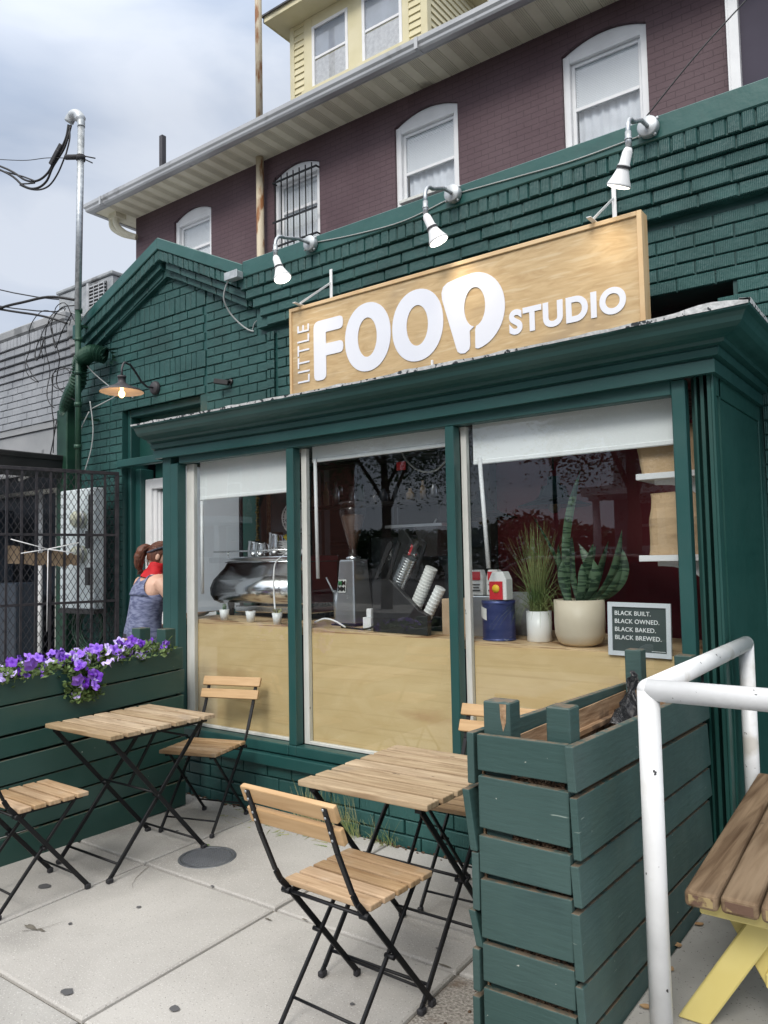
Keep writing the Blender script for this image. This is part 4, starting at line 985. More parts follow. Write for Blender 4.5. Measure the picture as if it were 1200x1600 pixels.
b = MB(); b.box(-2.05, -1.86, 3.88, 4.0, zc(-1.9), zc(-1.9)+.235); tag(build(b, 'metal_bin', M_galvbox, bevel=.004), 'low grey metal bin behind the blue tin and white pot', 'bin')
# plants
def pot_a(x, y, z):
    t = thing('grass_plant', 'spiky arching grass plant in a small white cylinder pot', 'potted plant', (x, y, z))
    b = MB(); b.lathe([(0,0),(.060,0),(.064,.004),(.064,.155),(.059,.155),(.057,.14),(0,.14)], (x, y, z), 30); build(b, 'pot', M_potwhite, t)
    b = MB(); random.seed(31)
    for k in range(330):
        a = random.uniform(0, 6.283); sp = abs(random.gauss(0, .16)); H = random.uniform(.22, .50)-sp*.35
        if random.random() < .14: sp = random.uniform(.22, .38); H = random.uniform(.12, .30)
        wd = random.uniform(.0014, .0030); b0 = Vector((x+random.uniform(-.035,.035), y+random.uniform(-.035,.035), z+.14)); pr_ = []
        for j in range(7):
            u = j/6; droop = (sp > .2)*.22*u**3
            pr_.append(b0+Vector((math.cos(a)*sp*u**1.5, math.sin(a)*sp*u**1.5*.6, H*u-droop)))
        sd_ = Vector((-math.sin(a), math.cos(a), 0))
        if abs(sd_.x) < .3: sd_ = Vector((1, 0, 0))
        vs = []
        for j, p_ in enumerate(pr_): ww = wd*(1-.85*j/6); vs += [p_-sd_*ww, p_+sd_*ww]
        b.add(vs, [(2*j, 2*j+1, 2*j+3, 2*j+2) for j in range(6)])
    build(b, 'blades', M_grassp, t, recalc=False)
pot_a(-1.765, 3.70, zc(-1.765))
x, y = -1.525, 3.65; z = zc(x)
t = thing('snake_plant', 'snake plant with tall banded leaves in a wide cream ceramic pot', 'potted plant', (x, y, z))
b = MB(); b.lathe([(0,0),(.072,0),(.104,.02),(.119,.06),(.122,.11),(.122,.225),(.115,.225),(.113,.205),(0,.20)], (x, y, z), 36); build(b, 'pot', M_terr, t)
def leaf(b, base, tip, w, bend, tw, n=14):
    base, tip = Vector(base), Vector(tip); vs = []
    side0 = Vector((.8, .6, 0)).normalized()
    for j in range(n+1):
        u = j/n; p_ = base.lerp(tip, u) + Vector(bend)*math.sin(u*math.pi)*1.0
        ww = .84*w*(.55+.45*math.sin(min(1, u*1.6)*math.pi/2))*(1 if u < .7 else max(0, 1-((u-.7)/.3)**1.7))
        sd_ = (Matrix.Rotation(tw*u, 4, 'Z') @ side0); nd = sd_.cross(Vector((0,0,1)))
        vs += [p_-sd_*ww, p_+nd*ww*.35, p_+sd_*ww]
    b.add(vs, [f for j in range(n) for f in ((3*j, 3*j+1, 3*j+4, 3*j+3), (3*j+1, 3*j+2, 3*j+5, 3*j+4))], True)
zs = z+.20
for (bs, tp, w_, bd, tw) in (((-.05,0,0),(.030,0,.66),.027,(-.045,0,0),.3), ((-.06,.03,0),(-.25,.02,.46),.017,(.03,0,0),1.2), ((.03,.02,0),(.085,.03,.29),.034,(-.03,0,0),.3),
        ((.06,-.02,0),(.235,-.02,.36),.026,(.03,0,-.03),.6), ((.0,.04,0),(-.01,.05,.30),.030,(.05,0,0),-.4), ((.07,.04,0),(.21,.05,.27),.034,(.05,0,-.03),-.5),
        ((-.03,-.03,0),(-.06,-.04,.22),.028,(-.02,0,0),.2), ((.03,-.04,0),(.10,-.05,.22),.030,(.04,0,0),.4), ((.0,.06,0),(.06,.06,.30),.024,(-.01,0,0),.3), ((.05,.02,0),(.16,.0,.31),.027,(.0,0,0),.9), ((-.02,.05,0),(-.05,.06,.34),.022,(-.02,0,0),.0), ((.02,-.06,0),(.05,-.07,.20),.026,(.01,0,0),.2), ((-.06,-.01,0),(-.09,-.02,.30),.020,(-.01,0,0),.7), ((.08,.0,0),(.20,.02,.24),.028,(.03,0,-.02),.1)):
    b = MB(); leaf(b, Vector((x,y,zs))+Vector(bs), Vector((x,y,zs))+Vector(tp), w_, bd, tw); build(b, 'leaf', M_snake, t, recalc=False)
b = MB(); b.lathe([(0,.203),(.113,.203)], (x, y, z), 24); build(b, 'soil', M_soil, t)
# card sign: leans in the right window
t = thing('window_card', 'framed dark green card with four lines of white text in the right window', 'sign', (-1.172, 3.50, 1.045))
tl = Matrix.Translation((-1.172, 3.495, 1.045)) @ Matrix.Rotation(R_(-3.0), 4, 'Y') @ Matrix.Rotation(R_(-7), 4, 'X')
def tb(m, x0, x1, y0, y1, z0, z1): m.box(x0, x1, y0, y1, z0, z1, tl); return m
W, H = .283, .240
tl = Matrix.Translation((-1.185, 3.492, 1.048)) @ Matrix.Rotation(R_(1.0), 4, 'Y')
b = MB(); tb(b, -W/2+.019, W/2-.019, .006, .012, .019, H-.019); build(b, 'card', M_chalk, t)
b = MB(); tb(b, -W/2, -W/2+.02, 0, .014, 0, H); tb(b, W/2-.02, W/2, 0, .014, 0, H); tb(b, -W/2+.02, W/2-.02, 0, .014, 0, .02); tb(b, -W/2+.02, W/2-.02, 0, .014, H-.02, H); build(b, 'frame', M_frame, t)
for i, (s_, w_) in enumerate((('BLACK BUILT.', .163), ('BLACK OWNED.', .200), ('BLACK BAKED.', .184), ('BLACK BREWED.', .208))):
    z1 = .182-.0365*i
    text_fit(s_, 'lettering', M_text, t, -W/2+.032, -W/2+.032+w_, z1, z1+.0195, .005, bold=.006, space=1.06, M=tl)
b = MB(); tb(b, .055, .115, .004, .0055, .026, .028); build(b, 'small_print', M_text, t)
# shelf brackets and coffee bags on the right side wall
for i, (z, lab) in enumerate(((1.872, 'upper white bracket shelf at the right edge of the right window'), (1.500, 'lower white bracket shelf at the right edge of the right window'))):
    t = thing('wall_shelf', lab, 'shelf', (-.93, 3.7, z), 0, 'white bracket shelves')
    b = MB(); b.box(-1.185, -.862, 3.54, 3.80, z-.028, z); build(b, 'board', M_whiteplain, t, bevel=.002)
    b = MB(); P_ = [(-.862, z-.028), (-1.12, z-.028), (-1.12, z-.05)] + [(-1.10+.20*math.sin(R_(a)), z-.05-.12*(1-math.cos(R_(a)))) for a in range(0, 91, 15)] + [(-.862, z-.21)]
    b.prism(P_, lambda a, z_, d: (a, d, z_), 3.60, 3.625); build(b, 'bracket', M_whiteplain, t, bevel=.002)
for i, (z, h, x0, lab) in enumerate(((1.872, .215, -1.195, 'brown kraft coffee bag on the upper white shelf'), (1.500, .285, -1.165, 'brown kraft coffee bag with a rolled top on the lower white shelf'))):
    b = MB(); nz, nx = 12, 10; ring = []
    for j in range(nz+1):
        u = j/nz; z_ = z+.001+h*u; wdt = .15*(1-.08*u) if i else .16*(.88+.2*u); dep = .055*(1 if u < .6 else 1-(u-.6)/.4*.8)
        for k in range(20):
            a = 2*math.pi*k/20; c, s_ = math.cos(a), math.sin(a)
            px = wdt*math.copysign(abs(c)**.35, c); py = dep*math.copysign(abs(s_)**.5, s_)
            v = Vector((x0+.16+px, 3.62+py, z_)); nn = mnoise.noise(v*16)*.009*(.3+u)
            ring.append(v+Vector((nn, nn*1.4, nn if j > nz-2 else 0)))
    fs = [(j*20+k, j*20+(k+1) % 20, (j+1)*20+(k+1) % 20, (j+1)*20+k) for j in range(nz) for k in range(20)] + [tuple(range(19, -1, -1)), tuple(nz*20+k for k in range(20))]
    b.add(ring, fs, False); tag(build(b, 'coffee_bag', M_kraft), lab, 'coffee bag', 'kraft coffee bags')
# inside the room: pendants, shelves, framed board
for i, (x, y, z, lab) in enumerate(((-2.20, 4.9, 1.85, 'dark barn pendant lamp hanging above the snake plant'), (-2.75, 4.9, 1.79, 'dark barn pendant lamp at the left edge of the right window'))):
    t = thing('pendant_lamp', lab, 'pendant lamp', (x, y, 2.94), 0, 'dark barn pendant lamps')
    b = MB(); b.lathe([(0,.20),(.04,.195),(.045,.14),(.08,.13),(.10,.065),(.13,.04),(.245,0),(.245,-.007),(.12,.025),(0,.05)], (x, y, z), 28); build(b, 'shade', mat('dark_enamel', (.012,.035,.04), .25) if i == 0 else bpy.data.materials['dark_enamel'], t)
    b = MB(); b.tube([(x,y,z+.24),(x,y,2.94)], .008, 6); build(b, 'cord', M_cable, t)
    b = MB(); b.ell((x,y,z+.005), .045,.045,.06, 12, 8); build(b, 'bulb', mat('unlit_bulb_%s' % 'ab'[i], (.35,.28,.18), .2), t)
t = thing('back_shelf', 'long dark shelf with small jars along the rear wall of the cafe', 'shelf', (-6.0, 6.4, 2.2))
b = MB(); b.box(-6.7, -4.25, 6.4, 6.65, 2.19, 2.21); build(b, 'board', M_bluegrey, t)
random.seed(9)
for k in range(14):
    x = -6.5+k*.16+random.uniform(-.04,.04); h = random.uniform(.05,.12)
    j = thing('jar', 'small dim glass jar on the long dark rear shelf', 'jar', (x, 6.5, 2.211), 0, 'jars on the rear shelf')
    b = MB(); b.lathe([(0,0),(.03,0),(.032,h*.8),(.022,h),(0,h)], (x, 6.5, 2.211), 10); build(b, 'body', random.choice([M_bluegrey, M_smoke, M_silver]), j)
t = thing('menu_board', 'dark framed menu board on the rear wall seen through the middle window', 'menu board', (-5.6, 6.85, 2.0))
b = MB(); b.box(-6.6, -4.9, 6.80, 6.83, 1.72, 2.10); build(b, 'panel', M_bluegrey, t)
b = MB(); b.box(-6.64, -4.86, 6.79, 6.81, 2.10, 2.13); b.box(-6.64, -4.86, 6.79, 6.81, 1.69, 1.72); b.box(-6.64, -6.60, 6.79, 6.81, 1.72, 2.1); b.box(-4.90, -4.86, 6.79, 6.81, 1.72, 2.1); build(b, 'frame', M_black, t)
b = MB(); b.box(-6.5, -4.3, 6.3, 6.9, 0, 1.25); b.box(-6.0,-4.6,6.86,6.9,1.3,1.64); tag(build(b, 'back_counter', M_bluegrey, bevel=.01), 'dim blue grey back counter deep inside the cafe', 'counter')
b = MB(); b.box(-2.05, -1.95, 6.9, 6.95, 1.45, 1.62); 
for k in range(9): b.box(-2.9+k*.045, -2.865+k*.045, 6.7, 6.88, 1.42, 1.60+.02*math.sin(k*3))
b.box(-2.95, -2.45, 6.68, 6.9, 1.39, 1.415)
tag(build(b, 'menu_rack', M_potwhite), 'row of pale folders on a shelf behind the snake plant', 'folders')
t = thing('hanging_cord', 'white cord with a red tag hanging inside the top of the middle window', 'cord', (-2.5, 3.8, 2.1))
b = MB(); b.tube(spl([(-2.70,3.8,2.25),(-2.66,3.8,2.12),(-2.56,3.8,2.03),(-2.44,3.8,2.02),(-2.34,3.8,2.10),(-2.28,3.8,2.25)]), .006, 6); build(b, 'cord', M_cableg, t)
b = MB(); b.box(-2.71, -2.645, 3.79, 3.796, 2.04, 2.09, None); build(b, 'tag', M_redprint, t)

# more of what stands inside, behind the middle and left panes
t = thing('bottle_shelf', 'black shelf of dim bottles and tins high inside the middle window', 'shelf', (-4.0, 5.2, 1.98))
b = MB(); b.box(-4.95, -3.25, 5.12, 5.34, 1.965, 1.985); b.box(-4.95, -3.25, 5.12, 5.34, 2.33, 2.345); b.box(-3.27, -3.25, 5.12, 5.34, 1.6, 2.6); b.box(-4.95, -4.93, 5.12, 5.34, 1.6, 2.6); b.box(-4.95, -3.25, 5.10, 5.115, 1.955, 1.968)
build(b, 'shelf_frame', M_silver if False else M_black, t)
random.seed(15)
cols_ = [M_bluegrey, M_smoke, M_card, M_silver, M_greycol, M_navydoor, M_duct]
for k in range(13):
    x = -4.85+k*.125+random.uniform(-.02,.02); h = random.uniform(.09,.22); r = random.uniform(.022,.038)
    j = thing('bottle', 'small dim bottle on the high black shelf inside', 'bottle', (x, 5.2, 1.986), 0, 'bottles on the high shelf')
    b = MB(); b.lathe([(0,0),(r,0),(r,h*.6),(r*.45,h*.78),(r*.4,h),(0,h)], (x, 5.2+random.uniform(-.03,.03), 1.986), 12); build(b, 'body', random.choice(cols_), j)
t = thing('wall_map', 'dim blue grey map like sheet in a thin frame behind the cup rack', 'picture', (-3.7, 5.4, 1.4))
b = MB(); b.box(-4.15, -3.22, 5.40, 5.41, 1.02, 1.70); build(b, 'sheet', mat('map_print', (.07,.085,.10), .6, c2=(.12,.14,.155), vs=9, vr=(.45,.55), det=6, dist=1.2), t)
b = MB(); b.box(-4.18, -4.15, 5.385, 5.41, .99, 1.73); b.box(-3.22, -3.19, 5.385, 5.41, .99, 1.73); b.box(-4.15, -3.22, 5.385, 5.41, 1.70, 1.73); b.box(-4.15, -3.22, 5.385, 5.41, .99, 1.02); build(b, 'frame', M_black, t)
t = thing('brass_chain', 'brass chain of small bells hanging behind the coffee machine', 'chain', (-4.68, 4.4, 2.2))
b = MB()
for k in range(30): b.ell((-4.28+.004*math.sin(k*2), 4.16, 2.2-k*.021), .013 if k % 5 else .022, .013, .011, 8, 6)
build(b, 'chain', mat('dull_brass', (.28,.20,.07), .4, .8), t)
b = MB(); b.tube(spl([(-2.95,3.80,zc(-2.9)+.012),(-2.8,3.92,zc(-2.8)+.012),(-2.62,3.95,zc(-2.6)+.012)]), .007, 6); tag(build(b, 'power_cord', M_cable), 'black power cord behind the silver grinder', 'cord')
for (x, y, w_, h, m, lab) in ((-3.30,4.05,.07,.16,M_silver,'small steel canister at the left of the middle window'),(-3.02,4.12,.09,.22,M_black,'black canister behind the silver grinder'),(-2.28,4.0,.10,.26,M_smoke,'smoky jar of straws behind the cardboard box')):
    b = MB(); b.lathe([(0,0),(w_/2,0),(w_/2,h*.9),(w_*.42,h),(0,h)], (x, y, zc(x)), 18); tag(build(b, 'canister', m), lab, 'canister')
t = thing('clipboard_papers', 'pinned papers on the grey column behind the middle window', 'papers', (-3.05, 5.34, 1.7))
for k in range(3):
    b = MB(); b.box(-3.13+.0*k, -2.98, 5.338, 5.341, 1.35+.24*k, 1.55+.24*k); build(b, 'paper', M_bluegrey if k == 1 else M_greycol, t)
# ================================================================== UPPER HOUSE BEHIND
def brick_tex_mat(name, base, c2, bumps=.5):
    m = mat(name, base, .65, c2=c2, vs=1.3, stains=((base[0]*1.7, base[1]*1.9, base[2]*1.8), 2.6, .60, .2, (1,1,.6)), spots=((.4,.38,.38), 26, .80, .01))
    t = m.node_tree; N = t.nodes.new; L = t.links.new
    p = next(n for n in t.nodes if n.type == 'BSDF_PRINCIPLED')
    tc = N('ShaderNodeTexCoord'); sp = N('ShaderNodeSeparateXYZ'); L(tc.outputs['Object'], sp.inputs[0])
    ad = N('ShaderNodeMath'); ad.operation = 'ADD'; L(sp.outputs[0], ad.inputs[0]); L(sp.outputs[1], ad.inputs[1])
    cb = N('ShaderNodeCombineXYZ'); L(ad.outputs[0], cb.inputs[0]); L(sp.outputs[2], cb.inputs[1])
    bt = N('ShaderNodeTexBrick'); L(cb.outputs[0], bt.inputs['Vector']); bt.inputs['Scale'].default_value = 1.0
    bt.inputs['Brick Width'].default_value = .205; bt.inputs['Row Height'].default_value = .0765; bt.inputs['Mortar Size'].default_value = .005; bt.inputs['Mortar Smooth'].default_value = .3
    b = N('ShaderNodeBump'); b.invert = True; b.inputs['Strength'].default_value = bumps; b.inputs['Distance'].default_value = .006; L(bt.outputs['Fac'], b.inputs['Height'])
    n = N('ShaderNodeTexNoise'); n.inputs['Scale'].default_value = 22; L(tc.outputs['Object'], n.inputs['Vector'])
    b2 = N('ShaderNodeBump'); b2.inputs['Strength'].default_value = .35; b2.inputs['Distance'].default_value = .008; L(n.outputs['Fac'], b2.inputs['Height']); L(b.outputs[0], b2.inputs['Normal']); L(b2.outputs[0], p.inputs['Normal'])
    src = p.inputs['Base Color'].links[0].from_socket
    mx = N('ShaderNodeMix'); mx.data_type = 'RGBA'; mu = N('ShaderNodeMath'); mu.operation = 'MULTIPLY'; mu.inputs[1].default_value = .45; L(bt.outputs['Fac'], mu.inputs[0]); L(mu.outputs[0], mx.inputs[0])
    L(src, mx.inputs[6]); mx.inputs[7].default_value = (base[0]*.35, base[1]*.35, base[2]*.35, 1); L(mx.outputs[2], p.inputs['Base Color'])
    return m
M_pb = brick_tex_mat('maroon_brickwork', (.086,.047,.057), (.112,.068,.078))
YU = 8.70
hs = thing('maroon_house', 'tall maroon painted brick house behind the cafe with arched white windows and cream eaves', 'house', (-6.5, YU, 0))
wins = [(-10.985, -10.005), (-8.52, -7.55), (-6.14, -5.10), (-3.62, -2.59)]
ZS, ZP, RI, ZT = 6.42, 7.60, .13, 8.06
b = MB()
xs = [-12.10] + [v for w_ in wins for v in w_] + [-1.60]
for i in range(0, len(xs), 2): b.box(xs[i], xs[i+1], YU, YU+.25, 3.6, ZT)
for x0, x1 in wins:
    b.box(x0, x1, YU, YU+.25, 3.6, ZS)
    arc = [(x1-(x1-x0)*k/12, ZP+RI*(1-((k/6)-1)**2)) for k in range(13)]
    b.prism([(x0, ZT), (x1, ZT)] + arc, lambda a, z, d: (a, d, z), YU, YU+.25)
b.box(-12.10, -11.85, YU+.25, 18, 3.6, ZT)
build(b, 'wall', M_pb, hs)
b = MB(); b.box(-1.598, 3.2, YU-.05, YU+.2, 3.6, 12); build(b, 'side_wing', M_purple2, hs)
for i, (x0, x1) in enumerate(wins):
    b = MB(); yy = YU+.05; j = .085
    arc = [(x1-(x1-x0)*k/12, ZP+RI*(1-((k/6)-1)**2)-.002) for k in range(13)]
    b.prism([(x0, ZP-.07), (x1, ZP-.07)] + arc, lambda a, z, d: (a, d, z), yy, yy+.06)
    b.box(x0, x0+j, yy-.012, yy+.07, ZS, ZP+.0); b.box(x1-j, x1, yy-.012, yy+.07, ZS, ZP+.0); b.box(x0-.03, x1+.03, YU-.04, yy+.07, ZS-.05, ZS)
    b.box(x0+j, x1-j, yy-.006, yy+.07, ZP-.10, ZP-.04)
    f = build(b, 'window', M_whiteplain, hs, bevel=.006)
    b = MB(); s = .045; a0, a1 = x0+j, x1-j; zm = (ZS+.50) if i in (2, 3) else (ZS+.62)
    b.box(a0, a0+s, yy+.045, yy+.08, ZS, ZP-.10); b.box(a1-s, a1, yy+.045, yy+.08, ZS, ZP-.10); b.box(a0+s, a1-s, yy+.045, yy+.08, ZP-.145, ZP-.10)
    b.box(a0+s, a1-s, yy+.04, yy+.08, zm-.025, zm+.02); b.box(a0+s, a1-s, yy+.045, yy+.08, ZS, ZS+.05)
    build(b, 'sash', M_whiteplain, f, bevel=.004)
    b = MB(); b.box(a0+s, a1-s, yy+.06, yy+.064, ZS+.05, ZP-.145); build(b, 'pane', M_glassup, f)
    b = MB()
    if True:
        z = ZP-.145; zl = ZS+.05 if i in (0, 1) else ZS+.50
        while z > zl: b.add([(a0+s, yy+.080, z), (a1-s, yy+.080, z), (a1-s, yy+.074, z-.022), (a0+s, yy+.074, z-.022)], [(0,1,2,3)]); z -= .021
        build(b, 'venetian_blind', M_blind, f, recalc=False)
        b = MB()
    n = 40
    vs = []
    for k in range(n+1):
        x = a0+s+(a1-a0-2*s)*k/n; y = yy+.13+.012*math.sin(k*1.1)+.006*math.sin(k*2.7)
        vs += [(x, y, ZS), (x, y, ZP-.2 if i == 2 else ZP-.1)]
    b.add(vs, [(2*k, 2*k+2, 2*k+3, 2*k+1) for k in range(n)], True); build(b, 'curtain', mat('grey_net_curtain', (.62,.64,.66), .9) if i == 0 else bpy.data.materials['grey_net_curtain'], f, recalc=False)
    b = MB(); b.box(a0, a1, yy+.19, yy+.20, ZS, ZP); build(b, 'room_shade', M_dark, f)
# bars on the second window
b = MB(); x0, x1 = wins[1]
for k in range(7): b.tube([(x0+.10+k*.128, YU-.06, ZS-.2), (x0+.10+k*.128, YU-.06, ZP-.02)], .010, 6)
for z in (ZS+.02, ZS+.42, ZP-.12): b.box(x0+.04, x1+.0, YU-.075, YU-.062, z, z+.03)
for z in (ZS+.03, ZP-.11): 
    for x in (x0+.04, x1-.02): b.box(x, x+.02, YU-.07, YU+.02, z, z+.02)
build(b, 'window_bars', M_blackmetal, hs)
# window ac sleeve under the third window
b = MB(); b.box(-6.02, -5.30, YU-.10, YU+.06, ZS+.005, ZS+.05); build(b, 'window_shelf', M_offwhite, hs, bevel=.005)
# soffit, gutter, roof
b = MB(); x = -12.08
while x < 3.0:
    b.box(x+.003, x+.147, 8.06, YU+.02, 7.985, 8.0); x += .15
y = 8.06
b.box(-12.50, -12.085, 8.06, 18, 7.985, 8.0)
build(b, 'soffit', M_cream, hs, bevel=.003)
b = MB(); x = -12.08; k = 0
while x < 3.0:
    if k % 2 == 0:
        for q in range(5): b.box(x+.02+q*.024, x+.028+q*.024, 8.10, YU-.02, 7.981, 7.986)
    x += .15; k += 1
build(b, 'soffit_vents', mat('soffit_shadow_slots', (.56,.53,.42), .8), hs)
gp = [(7.92,8.115),(7.925,8.06),(7.95,8.03),(7.955,8.0),(7.975,7.975),(8.062,7.975),(8.062,8.115),(8.05,8.115),(8.05,7.99),(7.98,7.99),(7.965,8.04),(7.935,8.07),(7.93,8.115)]
b = MB()
nn = len(gp)
ringA = [(-12.62+(p[0]-7.92), p[0], p[1]) for p in gp]; ringB = [(3.2, p[0], p[1]) for p in gp]; ringC = [(-12.62+(p[0]-7.92), 18.0, p[1]) for p in gp]
b.add(ringA+ringB, [(k, (k+1) % nn, nn+(k+1) % nn, nn+k) for k in range(nn)])
b.add(ringA+ringC, [(k, (k+1) % nn, nn+(k+1) % nn, nn+k) for k in range(nn)])
for xx in (-12.1, -5.25, 1.0): b.box(xx, xx+.05, 7.912, 8.06, 7.968, 8.118)
build(b, 'gutter', M_gutter, hs)
b = MB(); b.box(-12.48, 3.2, 8.064, 8.08, 7.97, 8.14); b.box(-12.495, -12.48, 8.064, 18, 7.97, 8.14); build(b, 'fascia', M_gutter, hs)
b = MB()
b.add([(-12.55,8.0,8.12),(3.2,8.0,8.12),(3.2,13.5,11.4),(-9.0,13.5,11.4),(-12.55,19,8.12),(-9.0,19,11.4)], [(0,1,2,3),(0,3,5,4)])
b.add([(-12.55,8.0,8.10),(3.2,8.0,8.10),(3.2,13.5,11.38),(-9.0,13.5,11.38),(-12.55,19,8.10),(-9.0,19,11.38)], [(3,2,1,0),(4,5,3,0)])
rf = build(b, 'roof', M_shingle, hs, recalc=False)
# downspout elbows at the eaves corner
b = MB()
for dx, dy in ((0, 0), (.16, -.03)):
    b.tube(spl([(-12.22-dx, 8.35-dy, 7.985), (-12.24-dx, 8.37-dy, 7.80), (-12.16-dx*.5, 8.50, 7.66), (-12.0, 8.64, 7.58)]), .055, 10)
b.tube([(-12.13, 8.62, 7.62), (-12.13, 8.62, 3.7)], .05, 10) if False else None
b.box(-12.35, -12.12, 8.28, 8.5, 7.90, 7.984)
build(b, 'downspout_elbow', M_cream, hs)
b = MB(); b.box(-1.72, -1.60, YU-.13, YU-.04, 3.6, 9.5); b.box(-1.70, -1.69, YU-.135, YU-.13, 3.6, 9.5); build(b, 'white_downpipe', M_whiteplain, hs, bevel=.008)
# dormer
YD = 9.5
dm = MB(); dx0, dx1 = -8.86, -6.04
z = 8.9; dm.box(dx0+.03, dx1-.03, YD+.01, 12.5, 8.8, 10.72)
build(dm, 'dormer', M_creamside, hs)
dorm = [o for o in bpy.data.objects if o.name.startswith('dormer')][-1]
for (xa, xb) in ((dx0+.10, dx0+.32), (dx1-.34, dx1-.12)):
    b = MB(); z = 8.9
    while z < 10.70:
        b.add([(xa, YD+.005, z+.115), (xb, YD+.005, z+.115), (xb, YD-.018, z), (xa, YD-.018, z), (xa, YD+.005, z-.001), (xb, YD+.005, z-.001)], [(0,1,2,3), (3,2,5,4)]); z += .115
    build(b, 'siding', M_creamside, dorm, recalc=False)
b = MB(); z = 8.9
while z < 10.70:
    b.add([(dx1-.025, YD+.10, z+.115), (dx1-.025, 12.4, z+.115), (dx1-.002, 12.4, z), (dx1-.002, YD+.10, z), (dx1-.025, YD+.10, z), (dx1-.025, 12.4, z)], [(0,1,2,3), (3,2,5,4)])
    z += .115
build(b, 'siding', M_creamside, dorm, recalc=False)
b = MB()
b.box(dx0, dx0+.10, YD-.02, YD+.05, 8.8, 10.70); b.box(dx1-.12, dx1, YD-.02, YD+.10, 8.8, 10.70)
dw = [(-8.35, -7.57), (-7.28, -6.50)]
b.box(dx0+.32, dw[0][0], YD-.02, YD+.03, 8.8, 10.70); b.box(dw[0][1], dw[1][0], YD-.02, YD+.03, 8.8, 10.70); b.box(dw[1][1], dx1-.34, YD-.02, YD+.03, 8.8, 10.70)
b.box(dw[0][0], dw[1][1], YD-.019, YD+.03, 10.505, 10.70); b.box(dx0+.3, dx1-.3, YD-.07, YD+.03, 9.36, 9.43); b.box(dw[0][0], dw[1][1], YD-.018, YD+.03, 8.8, 9.36)
build(b, 'corner_boards_and_trim', M_creamside, dorm, bevel=.006)
for (x0, x1) in dw:
    b = MB(); s = .055
    b.box(x0, x0+s, YD-.03, YD+.04, 9.43, 10.505); b.box(x1-s, x1, YD-.03, YD+.04, 9.43, 10.505); b.box(x0+s, x1-s, YD-.03, YD+.04, 10.45, 10.505)
    b.box(x0+s, x1-s, YD-.012, YD+.04, 9.92, 9.965); b.box(x0+s, x1-s, YD-.01, YD+.04, 9.43, 9.465)
    f = build(b, 'dormer_window', M_whiteplain, dorm, bevel=.004)
b = MB()
for (x0, x1) in dw: b.box(x0+.055, x1-.055, YD-.002, YD+.002, 9.465, 10.45)
build(b, 'dormer_panes', M_glassup, dorm)
b = MB()
for (x0, x1) in dw: b.box(x0+.055, x1-.055, YD+.005, YD+.008, 9.465, 9.90)
build(b, 'net_curtains', mat('patterned_net', (.48,.48,.49), .9, c2=(.62,.62,.62), vs=16), dorm)
b = MB()
for (x0, x1) in dw: b.box(x0+.055, x1-.055, YD+.005, YD+.009, 9.965, 10.45)
build(b, 'upper_shade', mat('grey_window_shade', (.32,.35,.40), .9), dorm)
b = MB(); b.box(-9.08, -5.82, 9.11, 12.6, 10.70, 10.73); b.box(-9.10, -5.80, 9.09, 9.115, 10.69, 10.80); b.box(-9.10, -9.08, 9.09, 12.6, 10.69, 10.80); build(b, 'eaves', M_creamside, dorm)
b = MB(); b.add([(-9.14, 9.05, 10.81), (-5.76, 9.05, 10.81), (-5.76, 12.5, 12.1), (-9.14, 12.5, 12.1), (-9.14, 9.05, 10.78), (-5.76, 9.05, 10.78), (-5.76, 12.5, 12.07), (-9.14, 12.5, 12.07)], [(0,1,2,3),(7,6,5,4),(0,4,5,1),(1,5,6,2),(3,2,6,7),(0,3,7,4)]); build(b, 'dormer_roof', M_shingle, dorm)
# rusty soil pipe and stub vent
t = thing('vent_pipe', 'tall cream vent pipe with rust streaks rising past the eaves of the maroon house', 'pipe', (-8.66, 8.55, 3.6))
b = MB(); b.tube([(-8.70, 8.58, 3.6), (-8.70, 8.58, 7.98)], .062, 14); build(b, 'lower_pipe', M_rust, t)
b = MB(); b.tube([(-8.70, 8.58, 7.99), (-8.70, 8.58, 8.5)], .066, 14); b.tube([(-8.70, 8.58, 8.5), (-8.70, 8.58, 12.5)], .056, 14); build(b, 'upper_pipe', M_rust, t)
b = MB(); b.tube([(-13.0, 10.0, 8.2), (-13.0, 10.0, 10.0)], .05, 10); b.box(-13.05, -12.95, 9.95, 10.05, 9.7, 10.47); tag(build(b, 'roof_vent_stub', M_lampblack), 'short dark vent stub showing above the left part of the long gutter', 'roof vent')

# ================================================================== NEIGHBOUR, LEFT
nb = thing('grey_shop_building', 'low grey painted brick building adjoining the cafe on the left', 'building', (-9, 4.42, 0))
YN = 4.42
b = MB(); b.box(-30, -7.15, YN, 12, 3.03, 3.95); b.box(-7.34, -7.02, YN, 12, 0, 3.03); b.box(-30, -7.34, YN+.14, 12, 0, 3.03)
b.box(-30, -7.45, YN+.10, YN+.3, 3.6, 4.2)
build(b, 'masonry', M_greyst, nb)
b = MB(); random.seed(4)
brick_rows(b, -10.6, -7.17, 39, 46, YN-.012, BL=.203, z0=.055)
brick_rows(b, -7.345, -7.17, 0, 39, YN-.012, BL=.203, z0=.055)
def gb(b, x0, x1, y, z0, z1, bl):
    x = x0
    while x < x1: brick(b, x+.004, min(x+bl, x1)-.004, z0+.003, z1-.003, y, yb=YN+.05); x += bl
for i, (y, z) in enumerate(((YN-.10, 3.80), (YN-.075, 3.72), (YN-.05, 3.64), (YN-.03, 3.56))): gb(b, -10.6-.05*i, -7.14, y, z-.0, z+.075, .203)
gb(b, -10.6, -7.14, YN-.12, 3.88, 3.985, .07)
build(b, 'brick_facing', M_greybrick, nb)
b = MB(); b.box(-30, -7.16, YN-.13, YN+.28, 3.99, 4.10); build(b, 'parapet_cap', M_greyst, nb, bevel=.02)
b = MB()
